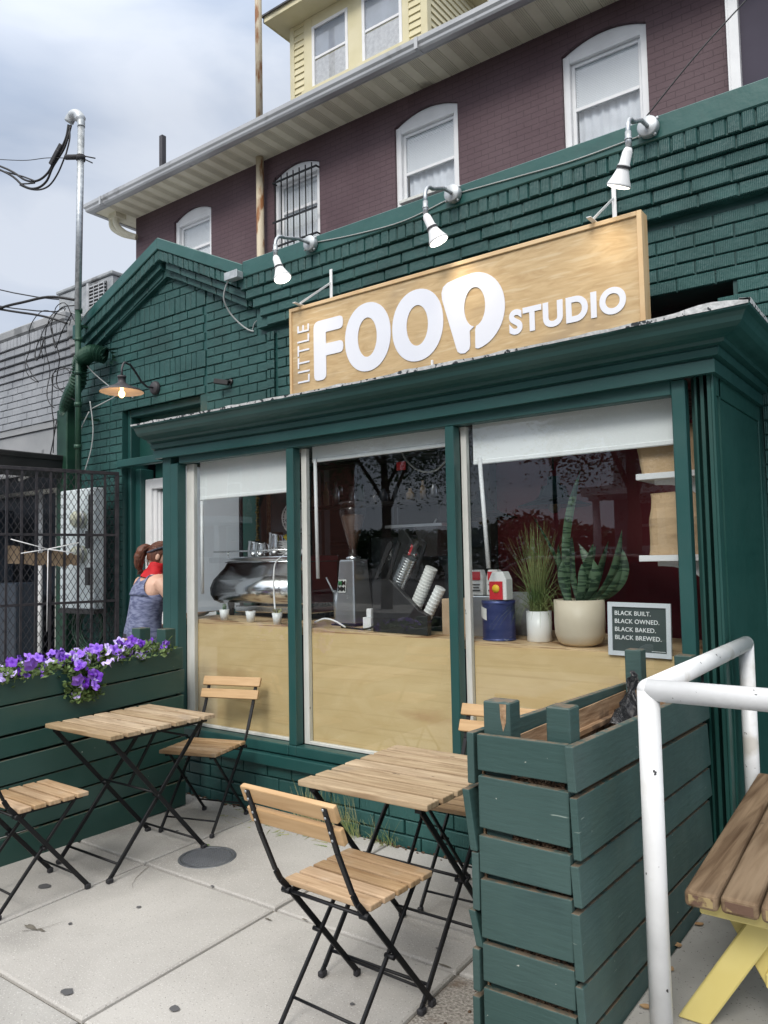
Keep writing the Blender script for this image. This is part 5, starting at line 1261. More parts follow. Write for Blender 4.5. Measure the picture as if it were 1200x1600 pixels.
for k, (z, o) in enumerate(((3.80, .02), (3.72, .04), (3.64, .06))):
    b.box(-7.135, -7.0, YN-.13+o, YN-.02, z, z+.17-.04*k if k == 0 else z+.078)
build(b, 'corbel_end', M_greyst, nb, bevel=.008)
b = MB(); b.box(-10.5, -7.36, YN+.02, YN+.135, 2.5, 3.028); b.box(-10.5, -7.36, YN+.0, YN+.02, 2.96, 3.028); build(b, 'rendered_lintel_panel', M_greyst, nb)
b = MB(); b.box(-10.5, -7.345, YN+.06, YN+.138, 0, 2.499); build(b, 'dark_door', M_navydoor, nb)
b = MB(); b.box(-10.0, -7.35, YN-.05, YN+.02, 2.27, 2.31); b.box(-7.42, -7.35, YN-.05, YN+.02, 0, 2.26); build(b, 'pale_door_frame', M_offwhite, nb)
t = thing('canopy', 'flat black canopy over the alley entrance on the far left', 'canopy', (-8, 3.9, 2.5))
b = MB(); b.box(-10, -7.02, 3.2, 4.36, 2.53, 2.59); build(b, 'roof_sheet', M_black, t, bevel=.01)
b = MB(); b.box(-7.06, -7.03, 3.25, 4.36, 2.36, 2.528); b.box(-10, -7.06, 3.25, 3.28, 2.36, 2.528); 
for k in range(12): b.bar((-7.045, 3.3+k*.09, 2.37), (-7.045, 3.3+k*.09, 2.52), .008, .03)
build(b, 'valance', M_black, t)
b = MB(); b.box(-10, -7.5, 4.0, 4.3, 0, 1.35); b.box(-9.5, -8.0, 3.9, 4.25, 1.36, 2.1); tag(build(b, 'dark_cabinet', M_navydoor, bevel=.01), 'dark cabinets under the black canopy in the alley', 'cabinet')
b = MB(); b.tube([(-7.9, 4.25, 2.42), (-7.04, 4.25, 2.60)], .022, 8); tag(build(b, 'white_pipe', M_whiteplain), 'short sloping white pipe just above the black canopy', 'pipe')
b = MB(); b.box(-8.35, -8.12, 3.92, 3.99, 1.02, 1.28); tag(build(b, 'lantern', mat('pale_lantern_glass', (.55,.5,.36), .4), bevel=.01), 'square pale lantern in the dark alley at the left edge', 'lantern')
# AC on the roof
t = thing('rooftop_ac_unit', 'weathered grey air conditioning unit on the neighbouring roof', 'air conditioner', (-9.5, 6.4, 4.1))
b = MB(); b.box(-10.14, -8.86, 6.0, 7.0, 4.1, 5.36); build(b, 'cabinet', M_galvbox, t, bevel=.01)
b = MB(); b.box(-10.17, -8.83, 5.97, 7.03, 5.361, 5.41); build(b, 'lid', M_galvbox, t, bevel=.01)
b = MB(); b.box(-9.33, -8.98, 5.988, 5.997, 4.5, 5.30); pn = build(b, 'coil', M_dark, t)
b = MB()
for k in range(17): b.box(-9.33, -8.98, 5.955, 5.987, 4.52+k*.047, 4.535+k*.047)
for x in (-9.33, -9.22, -9.10, -8.985): b.box(x, x+.012, 5.95, 5.956, 4.5, 5.30)
b.box(-9.38, -9.335, 5.95, 5.997, 4.4, 5.34)
build(b, 'louvres', M_gutter, t)

# ================================================================== MAST, DUCT, CABLES
ms = thing('service_mast', 'tall galvanised electrical service mast with a curved weatherhead, left of the gable', 'utility mast', (-6.60, 4.10, 2.21))
b = MB(); b.tube([(-6.60, 4.10, 3.92), (-6.56, 4.10, 5.72)], .032, 14); build(b, 'pole', M_steel, ms)
b = MB(); b.tube([(-6.61, 4.12, 2.21), (-6.60, 4.10, 3.93)], .028, 14)
for z in (2.6, 3.0, 3.3, 3.62, 3.90): b.tube([(-6.605, 4.11, z), (-6.605, 4.11, z+.04)], .036, 14)
b.bar((-6.61, 4.12, 3.78), (-6.61, 4.33, 3.78), .03, .02); b.bar((-6.61, 4.12, 2.9), (-6.61, 4.33, 2.9), .03, .02)
build(b, 'painted_conduit', M_duct, ms)
b = MB(); b.tube(spl([(-6.56, 4.10, 5.70), (-6.57, 4.10, 5.78), (-6.62, 4.09, 5.84), (-6.69, 4.08, 5.84), (-6.73, 4.07, 5.79)]), [.036]*6+[.048]*6+[.05]*6+[.045]*6+[.03], 14); build(b, 'weatherhead', M_zinc, ms)
b = MB(); b.tube([(-6.56, 4.09, 5.40), (-6.72, 4.04, 5.43)], .026, 8); b.tube([(-6.54, 4.12, 5.415), (-6.42, 4.16, 5.37)], .006, 6); b.tube([(-6.54, 4.12, 5.385), (-6.45, 4.15, 5.33)], .006, 6)
b.lathe([(.036,0),(.042,.0),(.042,.05),(.036,.05)], (-6.565, 4.10, 5.37), 14); build(b, 'insulator_clamp', M_rubber, ms)
b = MB()
b.tube(spl([(-6.73,4.07,5.77),(-6.745,4.06,5.66),(-6.80,4.05,5.57),(-6.90,4.03,5.46),(-7.0,4.02,5.36),(-7.15,4.0,5.32),(-7.35,3.98,5.38),(-7.8,3.95,5.66),(-9.5,3.9,6.5),(-16,3.6,9.2)]), .011, 6)
b.tube(spl([(-6.70,4.08,5.76),(-6.72,4.06,5.64),(-6.78,4.05,5.53),(-6.93,4.03,5.40),(-7.03,4.02,5.28),(-7.18,4.0,5.25),(-7.38,3.98,5.33),(-7.8,3.95,5.62),(-9.5,3.9,6.47),(-16,3.6,9.17)]), .011, 6)
b.tube(spl([(-6.715,4.07,5.76),(-6.69,4.06,5.62),(-6.72,4.05,5.50),(-6.74,4.04,5.44),(-6.85,4.03,5.30),(-7.0,4.02,5.22),(-7.2,4.0,5.24),(-7.45,3.98,5.36),(-7.9,3.95,5.66),(-16,3.6,9.15)]), .008, 6)
b.tube(spl([(-6.74,4.04,5.43),(-7.0,4.0,5.50),(-7.4,3.98,5.60),(-8.1,3.95,5.84)]), .004, 5)
tag(build(b, 'service_drop_cable', M_cable), 'bundle of dark service cables sagging from the top of the mast to the left', 'cable')
b = MB(); b.bar((-6.80,4.05,5.585), (-6.89,4.03,5.475), .05, .05); b.bar((-6.83,4.03,5.53), (-6.93,4.01,5.41), .04, .05); tag(build(b, 'cable_splice', M_rubber, bevel=.006), 'dark splice block where the service cables join below the weatherhead', 'splice')
b = MB()
b.tube(spl([(-6.62,4.08,4.02),(-6.95,4.0,4.10),(-7.4,3.9,4.10),(-8.3,3.7,4.12),(-12,3.0,4.6),(-20,1,5.6)]), .013, 6)
tag(build(b, 'thick_cable', M_cable), 'thick black cable running left from the foot of the mast', 'cable')
b = MB(); b.tube(spl([(-6.75,4.08,3.82),(-7.1,4.0,3.95),(-8.0,3.8,4.20),(-12,3.2,5.4),(-20,2,7.6)]), .011, 6); tag(build(b, 'overhead_cable', M_cable), 'black overhead cable crossing the thick cable at the left', 'cable')
b = MB(); b.tube(spl([(-10.2,6.3,5.36),(-14,6,6.6),(-30,5,12.6)]), .010, 5); tag(build(b, 'thin_wire', M_cable), 'upper of two thin wires running left from the rooftop air conditioner', 'wire')
b = MB(); b.tube(spl([(-10.2,6.3,5.20),(-14,6,6.25),(-30,5,11.6)]), .010, 5); tag(build(b, 'thin_wire', M_cable), 'lower of two thin wires running left from the rooftop air conditioner', 'wire')
random.seed(17)
b = MB()
def loop(cx, cy, cz, rx, rz, a0, a1, wob=.03, r=.0045):
    pts = []
    for k in range(25):
        a = R_(a0+(a1-a0)*k/24); pts.append((cx+rx*math.cos(a)+wob*math.sin(k*.9), cy+.03*math.sin(k*.5), cz+rz*math.sin(a)+wob*.6*math.cos(k*.7)))
    b.tube(pts, r, 5)
loop(-7.30,4.20,3.72,.42,.36,20,250); loop(-7.05,4.18,3.72,.30,.36,-10,200); loop(-7.42,4.18,3.72,.06,.13,0,700,.01); loop(-6.98,4.16,3.35,.14,.10,0,500,.02)
loop(-7.02,4.15,3.55,.22,.50,60,260,.02)
for pts in ([(-6.66,4.1,3.98),(-6.9,4.1,4.0),(-7.1,4.12,3.86),(-6.98,4.14,3.55),(-7.06,4.16,3.30),(-6.85,4.15,3.15),(-6.64,4.14,3.05)],
            [(-7.14,4.17,3.42),(-7.16,4.17,3.1),(-7.12,4.17,2.9),(-7.13,4.17,2.62)], [(-7.12,4.2,2.95),(-7.2,4.2,2.7),(-7.3,4.2,2.45)],
            [(-7.3,4.1,3.35),(-7.45,4.12,3.45),(-7.6,4.14,3.6)], [(-6.65,4.07,3.9),(-6.80,4.06,3.75),(-6.95,4.08,3.62),(-7.08,4.12,3.85)]):
    b.tube(spl(pts), .0055, 5)
tag(build(b, 'tangled_cables', M_cable), 'tangle of black looped cables hanging at the corner between the two buildings', 'cables')
b = MB()
for pts in ([(-6.45,4.16,3.95),(-6.62,4.14,3.80),(-6.58,4.15,3.45),(-6.40,4.30,3.20),(-6.15,4.32,3.08),(-5.99,4.31,3.06)], [(-6.05,4.32,3.04),(-6.2,4.32,3.13),(-6.35,4.31,3.08),(-6.55,4.2,2.98)],
            [(-6.52,4.18,3.05),(-6.50,4.2,2.8),(-6.53,4.2,2.6),(-6.60,4.18,2.4)], [(-6.52,4.17,2.95),(-6.66,4.16,2.75),(-6.7,4.16,2.45)]):
    b.tube(spl(pts), .006, 5)
tag(build(b, 'grey_wires', M_cableg), 'loose grey wires draped from the gable corner down past the corrugated duct', 'wires')
t = thing('downspout', 'dark green box downspout topped by a ribbed flexible duct', 'downspout', (-6.93, 4.16, 0))
b = MB(); b.box(-7.14, -6.96, 4.21, 4.33, 0, 3.05); build(b, 'box_pipe', M_duct, t, bevel=.008)
b = MB(); pts = spl([(-7.05,4.27,3.01),(-7.0,4.24,3.08),(-6.80,4.17,3.18),(-6.68,4.16,3.28),(-6.64,4.15,3.40),(-6.58,4.15,3.47),(-6.46,4.17,3.50),(-6.36,4.24,3.47)], 10)
rr = [(.062 + (.020 if k % 2 else 0)) if k > 26 else (.070+(.006 if k % 2 else 0)) for k in range(len(pts))]; b.tube(pts, rr, 16, False); b.sm = [False]*len(b.sm); build(b, 'ribbed_duct', M_duct, t)
b = MB(); q = Vector(pts[-1]); 
for k in range(14):
    a = 2*math.pi*k/14; d = Vector((.35, .5*math.sin(a)*.2, 0)); o_ = q+Vector((0, .07*math.cos(a), .07*math.sin(a)))
    b.add([o_, o_+Vector((.05+.03*(k % 3), .01*math.cos(a), .02*math.sin(a)-.01*(k%2))), q+Vector((0, .07*math.cos(a+.45), .07*math.sin(a+.45)))], [(0,1,2)])
build(b, 'torn_rim', M_duct, t, recalc=False)

# ================================================================== GATE AND ALLEY THINGS
G0, G1 = Vector((-6.20, 4.27, 0)), Vector((-6.50, 3.05, 0))
gt = thing('mesh_security_gate', 'tall black steel gate of vertical bars and diamond mesh beside the entrance', 'gate', tuple(G0))
gd = (G1-G0); gl = gd.length; gd.normalize(); gn = Vector((gd.y, -gd.x, 0))
def G(s, z, o=0): p = G0+gd*s+gn*o; return Vector((p.x, p.y, z))
b = MB()
b.bar(G(0,2.345), G(gl,2.345), .03, .03); b.bar(G(0,.12), G(gl,.12), .03, .03); b.bar(G(.015,.1), G(.015,2.33), .035, .03, gn); b.bar(G(gl-.015,.1), G(gl-.015,2.33), .03, .03, gn)
for z in (1.78, 1.185, .62): b.bar(G(0,z), G(gl,z), .012, .022)
build(b, 'frame', M_mesh, gt, bevel=.002)
b = MB(); k = .125
while k < gl-.02: b.bar(G(k,.12), G(k,2.34), .018, .018, gn); k += .118
build(b, 'vertical_bars', M_mesh, gt)
b = MB(); W_, H_ = gl, 2.2; z0 = .13; dw_, dh_ = .052, .088; sl_ = dh_/dw_
n = int((H_/sl_+W_)/dw_)+2
for sgn in (1, -1):
    for k in range(n):
        s0 = -H_/sl_ + k*dw_      # line: z = sl*(s - s0)
        pts = []
        for s_, z_ in ((s0, 0), (s0+H_/sl_, H_)): pts.append((s_, z_))
        (sa, za), (sb, zb_) = pts
        if sa < 0: za += (0-sa)*sl_; sa = 0
        if sb > W_: zb_ -= (sb-W_)*sl_; sb = W_
        if sb-sa < .01: continue
        if sgn < 0: sa, sb = W_-sa, W_-sb
        b.bar(G(sa, z0+za, .014*1), G(sb, z0+zb_, .014*1), .0035, .006, gn)
build(b, 'diamond_mesh', M_mesh, gt)
t = thing('utility_panel', 'pale grey utility panel with two round electricity meters behind the gate', 'utility panel', (-6.55, 4.12, 1.10))
b = MB(); b.box(-6.84, -6.275, 4.075, 4.19, 1.11, 2.215); build(b, 'panel', M_util, t, bevel=.01)
b = MB(); b.box(-6.85, -6.27, 4.068, 4.20, 1.07, 1.109); build(b, 'lower_edge', M_black, t)
for z in (1.93, 1.61):
    b = MB(); b.lathe([(0,0),(.080,0),(.080,.03),(.074,.035),(.074,.075),(.055,.095),(0,.105)], (-6.47, 4.073, z), 22, Mx); m_o = build(b, 'meter', mat('meter_dome_%d' % int(z*10), (.42,.46,.42), .15, c2=(.70,.70,.52), vs=22), t)
    b = MB(); b.lathe([(.083,.03),(.083,.05),(.075,.05)], (-6.47, 4.073, z), 22, Mx); build(b, 'meter_ring', M_steel, m_o)
for z in (1.75, 1.42):
    b = MB(); b.box(-6.36, -6.30, 4.03, 4.074, z-.09, z+.07); build(b, 'switch_box', M_black, t, bevel=.004)
b = MB(); b.tube([(-6.33, 4.055, 2.15), (-6.33, 4.055, 1.82)], .010, 6); build(b, 'conduit', M_black, t)
b = MB(); b.tube([(-7.40, 4.20, .0), (-7.40, 4.20, 2.28)], .022, 8); tag(build(b, 'white_post', M_whiteplain), 'slim white post behind the mesh gate', 'post')
t = thing('torn_cardboard', 'torn brown cardboard tied behind the mesh gate with white cord', 'cardboard', (-6.42, 3.8, 1.5))
b = MB()
def crd(s0, s1, z0, z1, o):
    n = 8; vs = []
    for k in range(n+1):
        s_ = s0+(s1-s0)*k/n; j = .018*mnoise.noise(Vector((s_*30, z0, 0)))
        vs += [G(s_, z0+j, o+.004*math.sin(k)), G(s_, z1+j*1.5, o)]
    b.add(vs, [(2*k, 2*k+2, 2*k+3, 2*k+1) for k in range(n)])
crd(.45, .62, 1.50, 1.63, .03); crd(.60, .80, 1.52, 1.63, .04); crd(.82, .95, 1.53, 1.68, .03); crd(.36, .46, 1.52, 1.62, .04)
build(b, 'cardboard', M_card, t, recalc=False)
b = MB(); 
for (a, z1_, c_, z2_) in ((.36,1.71,.62,1.655),(.62,1.655,.92,1.74),(.40,1.62,.62,1.655),(.62,1.655,.84,1.62)): b.tube([G(a,z1_,-.012), G(c_,z2_,-.012)], .005, 5)
b.tube([G(.62,1.655,-.012), G(.625,.95,-.012)], .004, 5); build(b, 'cord', M_whiteplain, t)
t = thing('garden_hose', 'coiled dark green hose on the bricks behind the gate', 'hose', (-6.6, 4.27, .9))
b = MB()
for k in range(5): 
    pts = [(-6.62+(.19+.012*k)*math.cos(R_(q*15)), 4.28-.014*k, .92+(.17+.012*k)*math.sin(R_(q*15))) for q in range(25)]; b.tube(pts, .012, 7)
build(b, 'coils', M_duct, t)
# ================================================================== BISTRO FURNITURE
def slatmesh(b, x0, x1, y0, y1, z0, z1): b.box(x0, x1, y0, y1, z0, z1)
def make_chair(label):
    t = thing('bistro_chair', label, 'chair', (0,0,0), 0, 'folding slatted bistro chairs')
    W = .165
    M_seat = M_slat
    for k in range(5):
        y0 = .078+k*.0690; b = MB(); b.box(-.185, .185, y0, y0+.057, .432, .452); build(b, 'seat_slat', M_seat, t, bevel=.004, seg=2)
    # backrest follows the tilted uprights
    A, B_ = Vector((0,-.105,.795)), Vector((0,.03,.46)); u = (A-B_).normalized(); n = Vector((0,-u.z,u.y)) ; 
    for (s0, s1) in ((.000, .056), (.078, .134)):
        b = MB(); c = A - u*((s0+s1)/2) + Vector((0,.012,0)); vs = []
        Q = Matrix(((1,0,0,0),(0,-n.y,u.y,0),(0,-n.z,u.z,0),(0,0,0,1)))
        Tm = Matrix.Translation(c) @ Q
        b.box(-.2, .2, -.010, .010, -(s1-s0)/2, (s1-s0)/2, Tm); build(b, 'back_slat', M_slatback, t, bevel=.004, seg=2)
    for s in (-1, 1):
        b = MB(); x = s*W
        pts = [(-.100,.785),(-.045,.640),(.020,.500),(.040,.465),(.085,.415),(.415,.022)]
        for (a, c) in zip(pts[:-1], pts[1:]): 
            tw = .018 if a[1] > .6 else .022
            b.bar((x, a[0], a[1]), (x, c[0], c[1]), .008 if a[1] < .6 else .016, .022, (1,0,0)) if False else b.bar((x, a[0], a[1]), (x, c[0], c[1]), .020, .010, (1,0,0) if a[1] < .60 else (0,1,.3))
        l = build(b, 'back_leg', M_blackmetal, t, bevel=.002)
        b = MB(); b.box(x-.010, x+.010, .405, .432, .0, .024); build(b, 'foot_cap', M_rubber, l, bevel=.004)
        b = MB()
        for sz in (.012, .040, .090, .118):
            p_ = A-u*sz; b.lathe([(0,0),(.0045,0),(.0045,.003),(0,.004)], p_+Vector((x, -.0, 0))+n*.006, 8, Vector((0,0,1)).rotation_difference(n).to_matrix().to_4x4())
        build(b, 'bolts', M_steel, l)
        b = MB(); x = s*.145
        b.bar((x, .37, .428), (x, .012, .02), .016, .010, (1,0,0)); l = build(b, 'front_leg', M_blackmetal, t, bevel=.002)
        b = MB(); b.box(x-.011, x+.011, -.005, .024, 0, .022); build(b, 'foot_cap', M_rubber, l, bevel=.004)
        b = MB(); b.bar((x, .07, .422), (x, .40, .425), .012, .016); build(b, 'seat_rail', M_blackmetal, t)
    for (hw, y, z) in ((.165,.072,.418),(.165,.100,.405),(.165,.375,.075),(.145,.070,.085),(.145,.335,.415)):
        b = MB(); b.tube([(-hw,y,z),(hw,y,z)], .005, 8); build(b, 'cross_rod', M_blackmetal, t)
    for s in (-1, 1):
        b = MB(); b.tube([(s*.138,.205,.245),(s*.175,.205,.245)], .008, 8); build(b, 'pivot', M_blackmetal, t)
        b = MB(); b.tube([(s*.15,.072,.418),(s*.185,.072,.418)], .011, 8); build(b, 'pivot', M_blackmetal, t)
    return t
ch = make_chair('slatted folding bistro chair in the foreground, seen from behind, facing the right table')
ch.location = (-1.690, 1.845, 0); ch.rotation_euler = (0, 0, R_(-1.5))
def chair(x, y, rz, label):
    c = copy_tree(ch); c.location = (x, y, 0); c.rotation_euler = (0, 0, rz); c['label'] = label; return c
chair(-3.53, 1.735, R_(-1.0), 'slatted folding bistro chair cut off by the left edge of the photo')
chair(-3.665, 3.275, R_(180+17), 'slatted folding bistro chair standing against the left shop window, facing us')
chair(-1.80, 3.245, R_(180+4), 'slatted folding bistro chair behind the right table, mostly hidden by the tall planter')
def make_table(label):
    t = thing('bistro_table', label, 'table', (0,0,0), 0, 'folding slatted bistro tables')
    D, Wt = .655, .565
    n = 7; pitch = D/n
    for k in range(n):
        y0 = -D/2+k*pitch; b = MB(); j = random.uniform(-.006, .006)
        b.box(-Wt/2+j, Wt/2+j, y0+.008, y0+pitch-.010, .678+j*.1, .700+j*.1); build(b, 'top_slat', M_slat2, t, bevel=.004, seg=2)
    for s in (-1, 1):
        b = MB(); b.bar((s*.232, -D/2+.03, .668), (s*.232, D/2-.03, .668), .026, .020); build(b, 'top_rail', M_blackmetal, t)
    for s in (-1, 1):
        for (q, xo) in ((1, .238), (-1, .214)):
            b = MB(); x = s*xo
            b.bar((x, -q*.285, .662), (x, q*.262, .03), .022, .010, (1,0,0)); b.bar((x, q*.262, .03), (x, q*.282, .010), .022, .010, (1,0,0))
            l = build(b, 'leg', M_blackmetal, t, bevel=.002)
            b = MB(); b.box(x-.012, x+.012, q*.275-.016, q*.275+.018, 0, .022); build(b, 'foot_cap', M_rubber, l, bevel=.005)
    for (hw, y, z) in ((.238,.235,.062),(.214,-.225,.072),(.214,.19,.60),(.214,-.02,.36)):
        b = MB(); b.tube([(-hw,y,z),(hw,y,z)], .006, 8); build(b, 'cross_rod', M_blackmetal, t)
    for s in (-1, 1):
        b = MB(); b.tube([(s*.20,-.013,.345),(s*.25,-.013,.345)], .009, 8); build(b, 'pivot', M_blackmetal, t)
    b = MB(); b.bar((.0, .19, .665), (.0, -.02, .36), .016, .006, (1,0,0)); build(b, 'locking_strut', M_blackmetal, t)
    return t
tb_ = make_table('left slatted bistro table standing in front of the flower planter')
tb_.location = (-3.540, 2.520, 0)
c = copy_tree(tb_); c.location = (-1.735, 2.470, 0); c.rotation_euler = (0, 0, R_(1.0)); c['label'] = 'right slatted bistro table beside the tall wooden planter'

# ================================================================== LEFT PLANTER WITH PETUNIAS
pl = thing('flower_planter', 'long low dark green plank planter full of violet petunias on the left', 'planter', (-4.12, 2.2, 0))
YA, YE = .60, 3.215
rows = [(.985,.135),(.845,.145),(.690,.108),(.572,.135),(.432,.128),(.298,.128),(.163,.155)]
sl2 = lambda y, z: z-.045*(3.21-y)*min(1, .35+z)
for k, (zt, h) in enumerate(rows):
    b = MB(); e = YE+random.uniform(-.010,.008); dx = random.uniform(-.004,.004)
    vs = []
    for y in (YA, e):
        for x in (-3.995+dx, -3.970+dx):
            for z in (zt-h, zt-.004): vs.append((x, y, sl2(y, z)))
    b.add(vs, [(0,1,3,2),(4,6,7,5),(0,4,5,1),(2,3,7,6),(0,2,6,4),(1,5,7,3)])
    build(b, 'front_plank', M_plantL, pl, bevel=.003)
b = MB(); b.box(-4.30, -4.275, YA, 3.20, .04, .93); build(b, 'back_panel', M_plantL, pl)
b = MB(); b.box(-4.274, -3.998, 3.185, 3.205, .04, .95); b.box(-4.274, -3.998, YA, YA+.02, .04, .85); build(b, 'end_panel', M_plantL, pl)
for (x, y, zt) in ((-4.255, 3.10, 1.10), (-4.060, 3.145, 1.098), (-4.06, .66, .95), (-4.255, .66, .95)):
    b = MB(); b.box(x-.043, x+.043, y-.043, y+.04, .02, zt); build(b, 'post', M_plantL, pl, bevel=.004)
b = MB(); random.seed(2); n = 40
vs = []
for i in range(n+1):
    y = YA+.02+(3.18-YA-.02)*i/n
    for j in range(6):
        x = -4.27+.27*j/5; vs.append((x, y, sl2(y, .90)+.02*mnoise.noise(Vector((x*20, y*20, 0)))))
b.add(vs, [(i*6+j, i*6+j+1, (i+1)*6+j+1, (i+1)*6+j) for i in range(n) for j in range(5)]); build(b, 'potting_soil', M_soil, pl)
# petunias
def flower_mesh():
    b = MB(); vs = []; n = 20
    vs.append((0,0,-.010))
    for k in range(n):
        a = 2*math.pi*k/n; vs.append((.006*math.cos(a), .006*math.sin(a), .004))
    for k in range(n):
        a = 2*math.pi*k/n; r = .022+.003*math.cos(5*a); vs.append((r*math.cos(a), r*math.sin(a), .010+.002*math.cos(5*a)))
    for k in range(n):
        a = 2*math.pi*k/n; r = .034+.0045*math.cos(5*a); vs.append((r*math.cos(a), r*math.sin(a), .006+.004*math.cos(5*a)+.002*math.sin(9*a)))
    fs = [(0, 1+(k+1) % n, 1+k) for k in range(n)]
    for q in range(2): fs += [(1+q*n+k, 1+q*n+(k+1) % n, 1+(q+1)*n+(k+1) % n, 1+(q+1)*n+k) for k in range(n)]
    b.add([Vector(v) for v in vs], fs, True); return b
fm = []
for i, m in enumerate((M_petal, M_petal2, M_petal3)):
    me_o = build(flower_mesh(), 'flower', m, recalc=False); fm.append(me_o.data); bpy.data.objects.remove(me_o)
def petunia(name, label, cx, cy, cz, ly, nfl, nlf, seed, trail=None):
    random.seed(seed)
    t = thing('petunia_plant', label, 'flowering plant', (cx, cy, cz), 0, 'violet petunias in the left planter')
    b = MB()
    def pos():
        if trail and random.random() < trail:
            q = random.random(); return Vector((-3.955+random.uniform(0,.05), cy+random.gauss(0,.045), cz+.02-.17*q))
        return Vector((random.gauss(-4.07, .075), cy+random.uniform(-ly, ly), cz+random.uniform(.0, .085)))
    for k in range(nlf):
        p = pos(); p.x = min(p.x, -3.93)
        if p.x > -3.97 and not trail and p.z < cz+.02: p.x = -4.0
        d = Vector((random.uniform(-1,1), random.uniform(-1,1), random.uniform(-.1,1))).normalized(); s_ = d.orthogonal().normalized(); s_ = Matrix.Rotation(random.uniform(0,6.3), 3, d) @ s_
        l = random.uniform(.018,.040); w_ = l*.36; nn = d.cross(s_)*.004
        b.add([p, p+d*l*.5+s_*w_+nn, p+d*l, p+d*l*.5-s_*w_+nn], [(0,1,2,3)])
    for k in range(10):
        p = pos(); q = p+Vector((random.uniform(-.03,.03), random.uniform(-.04,.04), random.uniform(.02,.06))); b.tube([p, q], .0018, 4)
    build(b, 'leaves', M_leaf, t, recalc=False)
    for k in range(nfl):
        p = pos(); p.z += .035; p.x += .02
        d = Vector((random.uniform(-.5,1), random.uniform(-1,.5), random.uniform(-.1,1.1))).normalized()
        o = bpy.data.objects.new('flower', fm[random.choice([0,0,1,2])]); COL.objects.link(o); o.parent = t
        sc_ = random.uniform(.65, 1.12); o.location = p-Vector(t.location); o.rotation_mode = 'QUATERNION'; o.rotation_quaternion = Vector((0,0,1)).rotation_difference(d); o.scale = (sc_, sc_*random.uniform(.7,1), sc_*random.uniform(.8,2.2))
petunia('p', 'petunias at the left edge of the photo, nearest end of the flower planter', 0, 1.95, .885, .22, 42, 1300, 1)
petunia('p', 'mixed violet petunias left of the trailing one', 0, 2.25, .895, .15, 28, 950, 2)
petunia('p', 'trailing petunia that spills over the planter front, hanging furthest down', 0, 2.50, .905, .13, 34, 1500, 3, trail=.42)
petunia('p', 'upright petunias between the trailing one and the planter posts', 0, 2.76, .92, .15, 32, 950, 4)
petunia('p', 'small petunias around the posts at the right end of the flower planter', 0, 3.02, .925, .10, 16, 480, 5)
petunia('p', 'petunias in the planter beyond the left edge, partly out of view', 0, 1.50, .86, .22, 10, 400, 6)
petunia('p', 'petunias at the street end of the planter, out of the picture', 0, 1.05, .845, .2, 8, 300, 7)

# ================================================================== RIGHT PLANTER
rp = thing('tall_planter', 'tall weathered green planter of gapped planks with raised corner posts', 'planter', (-1.03, 2.7, 0))
PX0, PX1, PY0, PY1 = -1.185, -.870, 2.03, 3.375
fz = [(.985,.105),(.861,.150),(.692,.106),(.570,.166),(.386,.106),(.262,.19),(.064,.06)]
random.seed(12)
def plank(mb, a, bq, zt, h, th, ax, tilt=0):
    """plank from a to b (xy) along axis ax"""
    pass
for k, (zt, h) in enumerate(fz):
    b = MB(); j = random.uniform(-.003,.003); tl_ = random.uniform(-.004,.004)
    vs = []
    for x in (PX0+.004, PX1-.028):
        dz = tl_*(1 if x > -1 else -1)
        for y in (PY0+j, PY0+.022+j):
            for z in (zt-h, zt): vs.append((x, y, z+dz))
    b.add(vs, [(0,1,3,2),(4,6,7,5),(0,4,5,1),(2,3,7,6),(0,2,6,4),(1,5,7,3)])
    build(b, 'end_plank', M_plant, rp, bevel=.0035, seg=2)
rz_ = [(.985,.122,.93),(.847,.164,.79),(.666,.108,.62),(.540,.174,.49),(.350,.114,.31),(.218,.15,.18),(.05,.05,.03)]
for k, (zt, h, zb2) in enumerate(rz_):
    b = MB(); j = random.uniform(-.004,.006); e = PY1+random.uniform(-.02,.02); y0 = PY0-.012+random.uniform(-.004,.008)
    drop = .035
    vs = []
    for y in (y0, e):
        for x in (PX1-.024+j, PX1+j*.6):
            for z in (zt-h, zt): vs.append((x+(.0035 if z < zt-.01 else -.0035), y, z-(drop*(y-PY0)/1.35 if k < 6 else 0)))
    b.add(vs, [(0,1,3,2),(4,6,7,5),(0,4,5,1),(2,3,7,6),(0,2,6,4),(1,5,7,3)]); build(b, 'side_plank', M_plant, rp, bevel=.0035, seg=2)
lz_ = [(.985,.150),(.820,.175),(.640,.165),(.470,.10),(.365,.12),(.225,.20)]
for k, (zt, h) in enumerate(lz_):
    b = MB(); j = random.uniform(-.012,.004); e = PY1; y0 = PY0-.002+random.uniform(-.01,.012)
    vs = []
    for y in (y0, e):
        for x in (PX0-.024+j, PX0+j):
            for z in (zt-h, zt): vs.append((x+(.012*(1 if z == zt else -1) if k in (1,3) else 0)*(-1), y, z-(.035*(y-PY0)/1.35)))
    b.add(vs, [(0,1,3,2),(4,6,7,5),(0,4,5,1),(2,3,7,6),(0,2,6,4),(1,5,7,3)]); build(b, 'side_plank', M_plant, rp, bevel=.0035, seg=2)
b = MB()
b.box(PX0+.002, PX0+.008, PY0+.03, PY1, .05, .93); b.box(PX1-.036, PX1-.028, PY0+.1, PY1, .05, .91); b.box(PX0+.01, PX1-.04, PY1-.03, PY1-.015, .05, .90)
b.box(PX0+.008, PX0+.03, PY0+.12, PY1-.1, .845, .862)
build(b, 'inner_lining_boards', M_rawwood, rp)
for (x, y, zt, w_) in ((PX0+.055, PY0+.065, 1.077, .044), (PX1-.068, PY0+.070, 1.078, .036), (PX0+.05, PY1-.08, 1.105, .034), (PX1-.065, PY1-.06, 1.09, .036)):
    b = MB(); b.box(x-w_, x+w_, y-.035, y+.035, .05, zt); build(b, 'corner_post', M_plant, rp, bevel=.004)
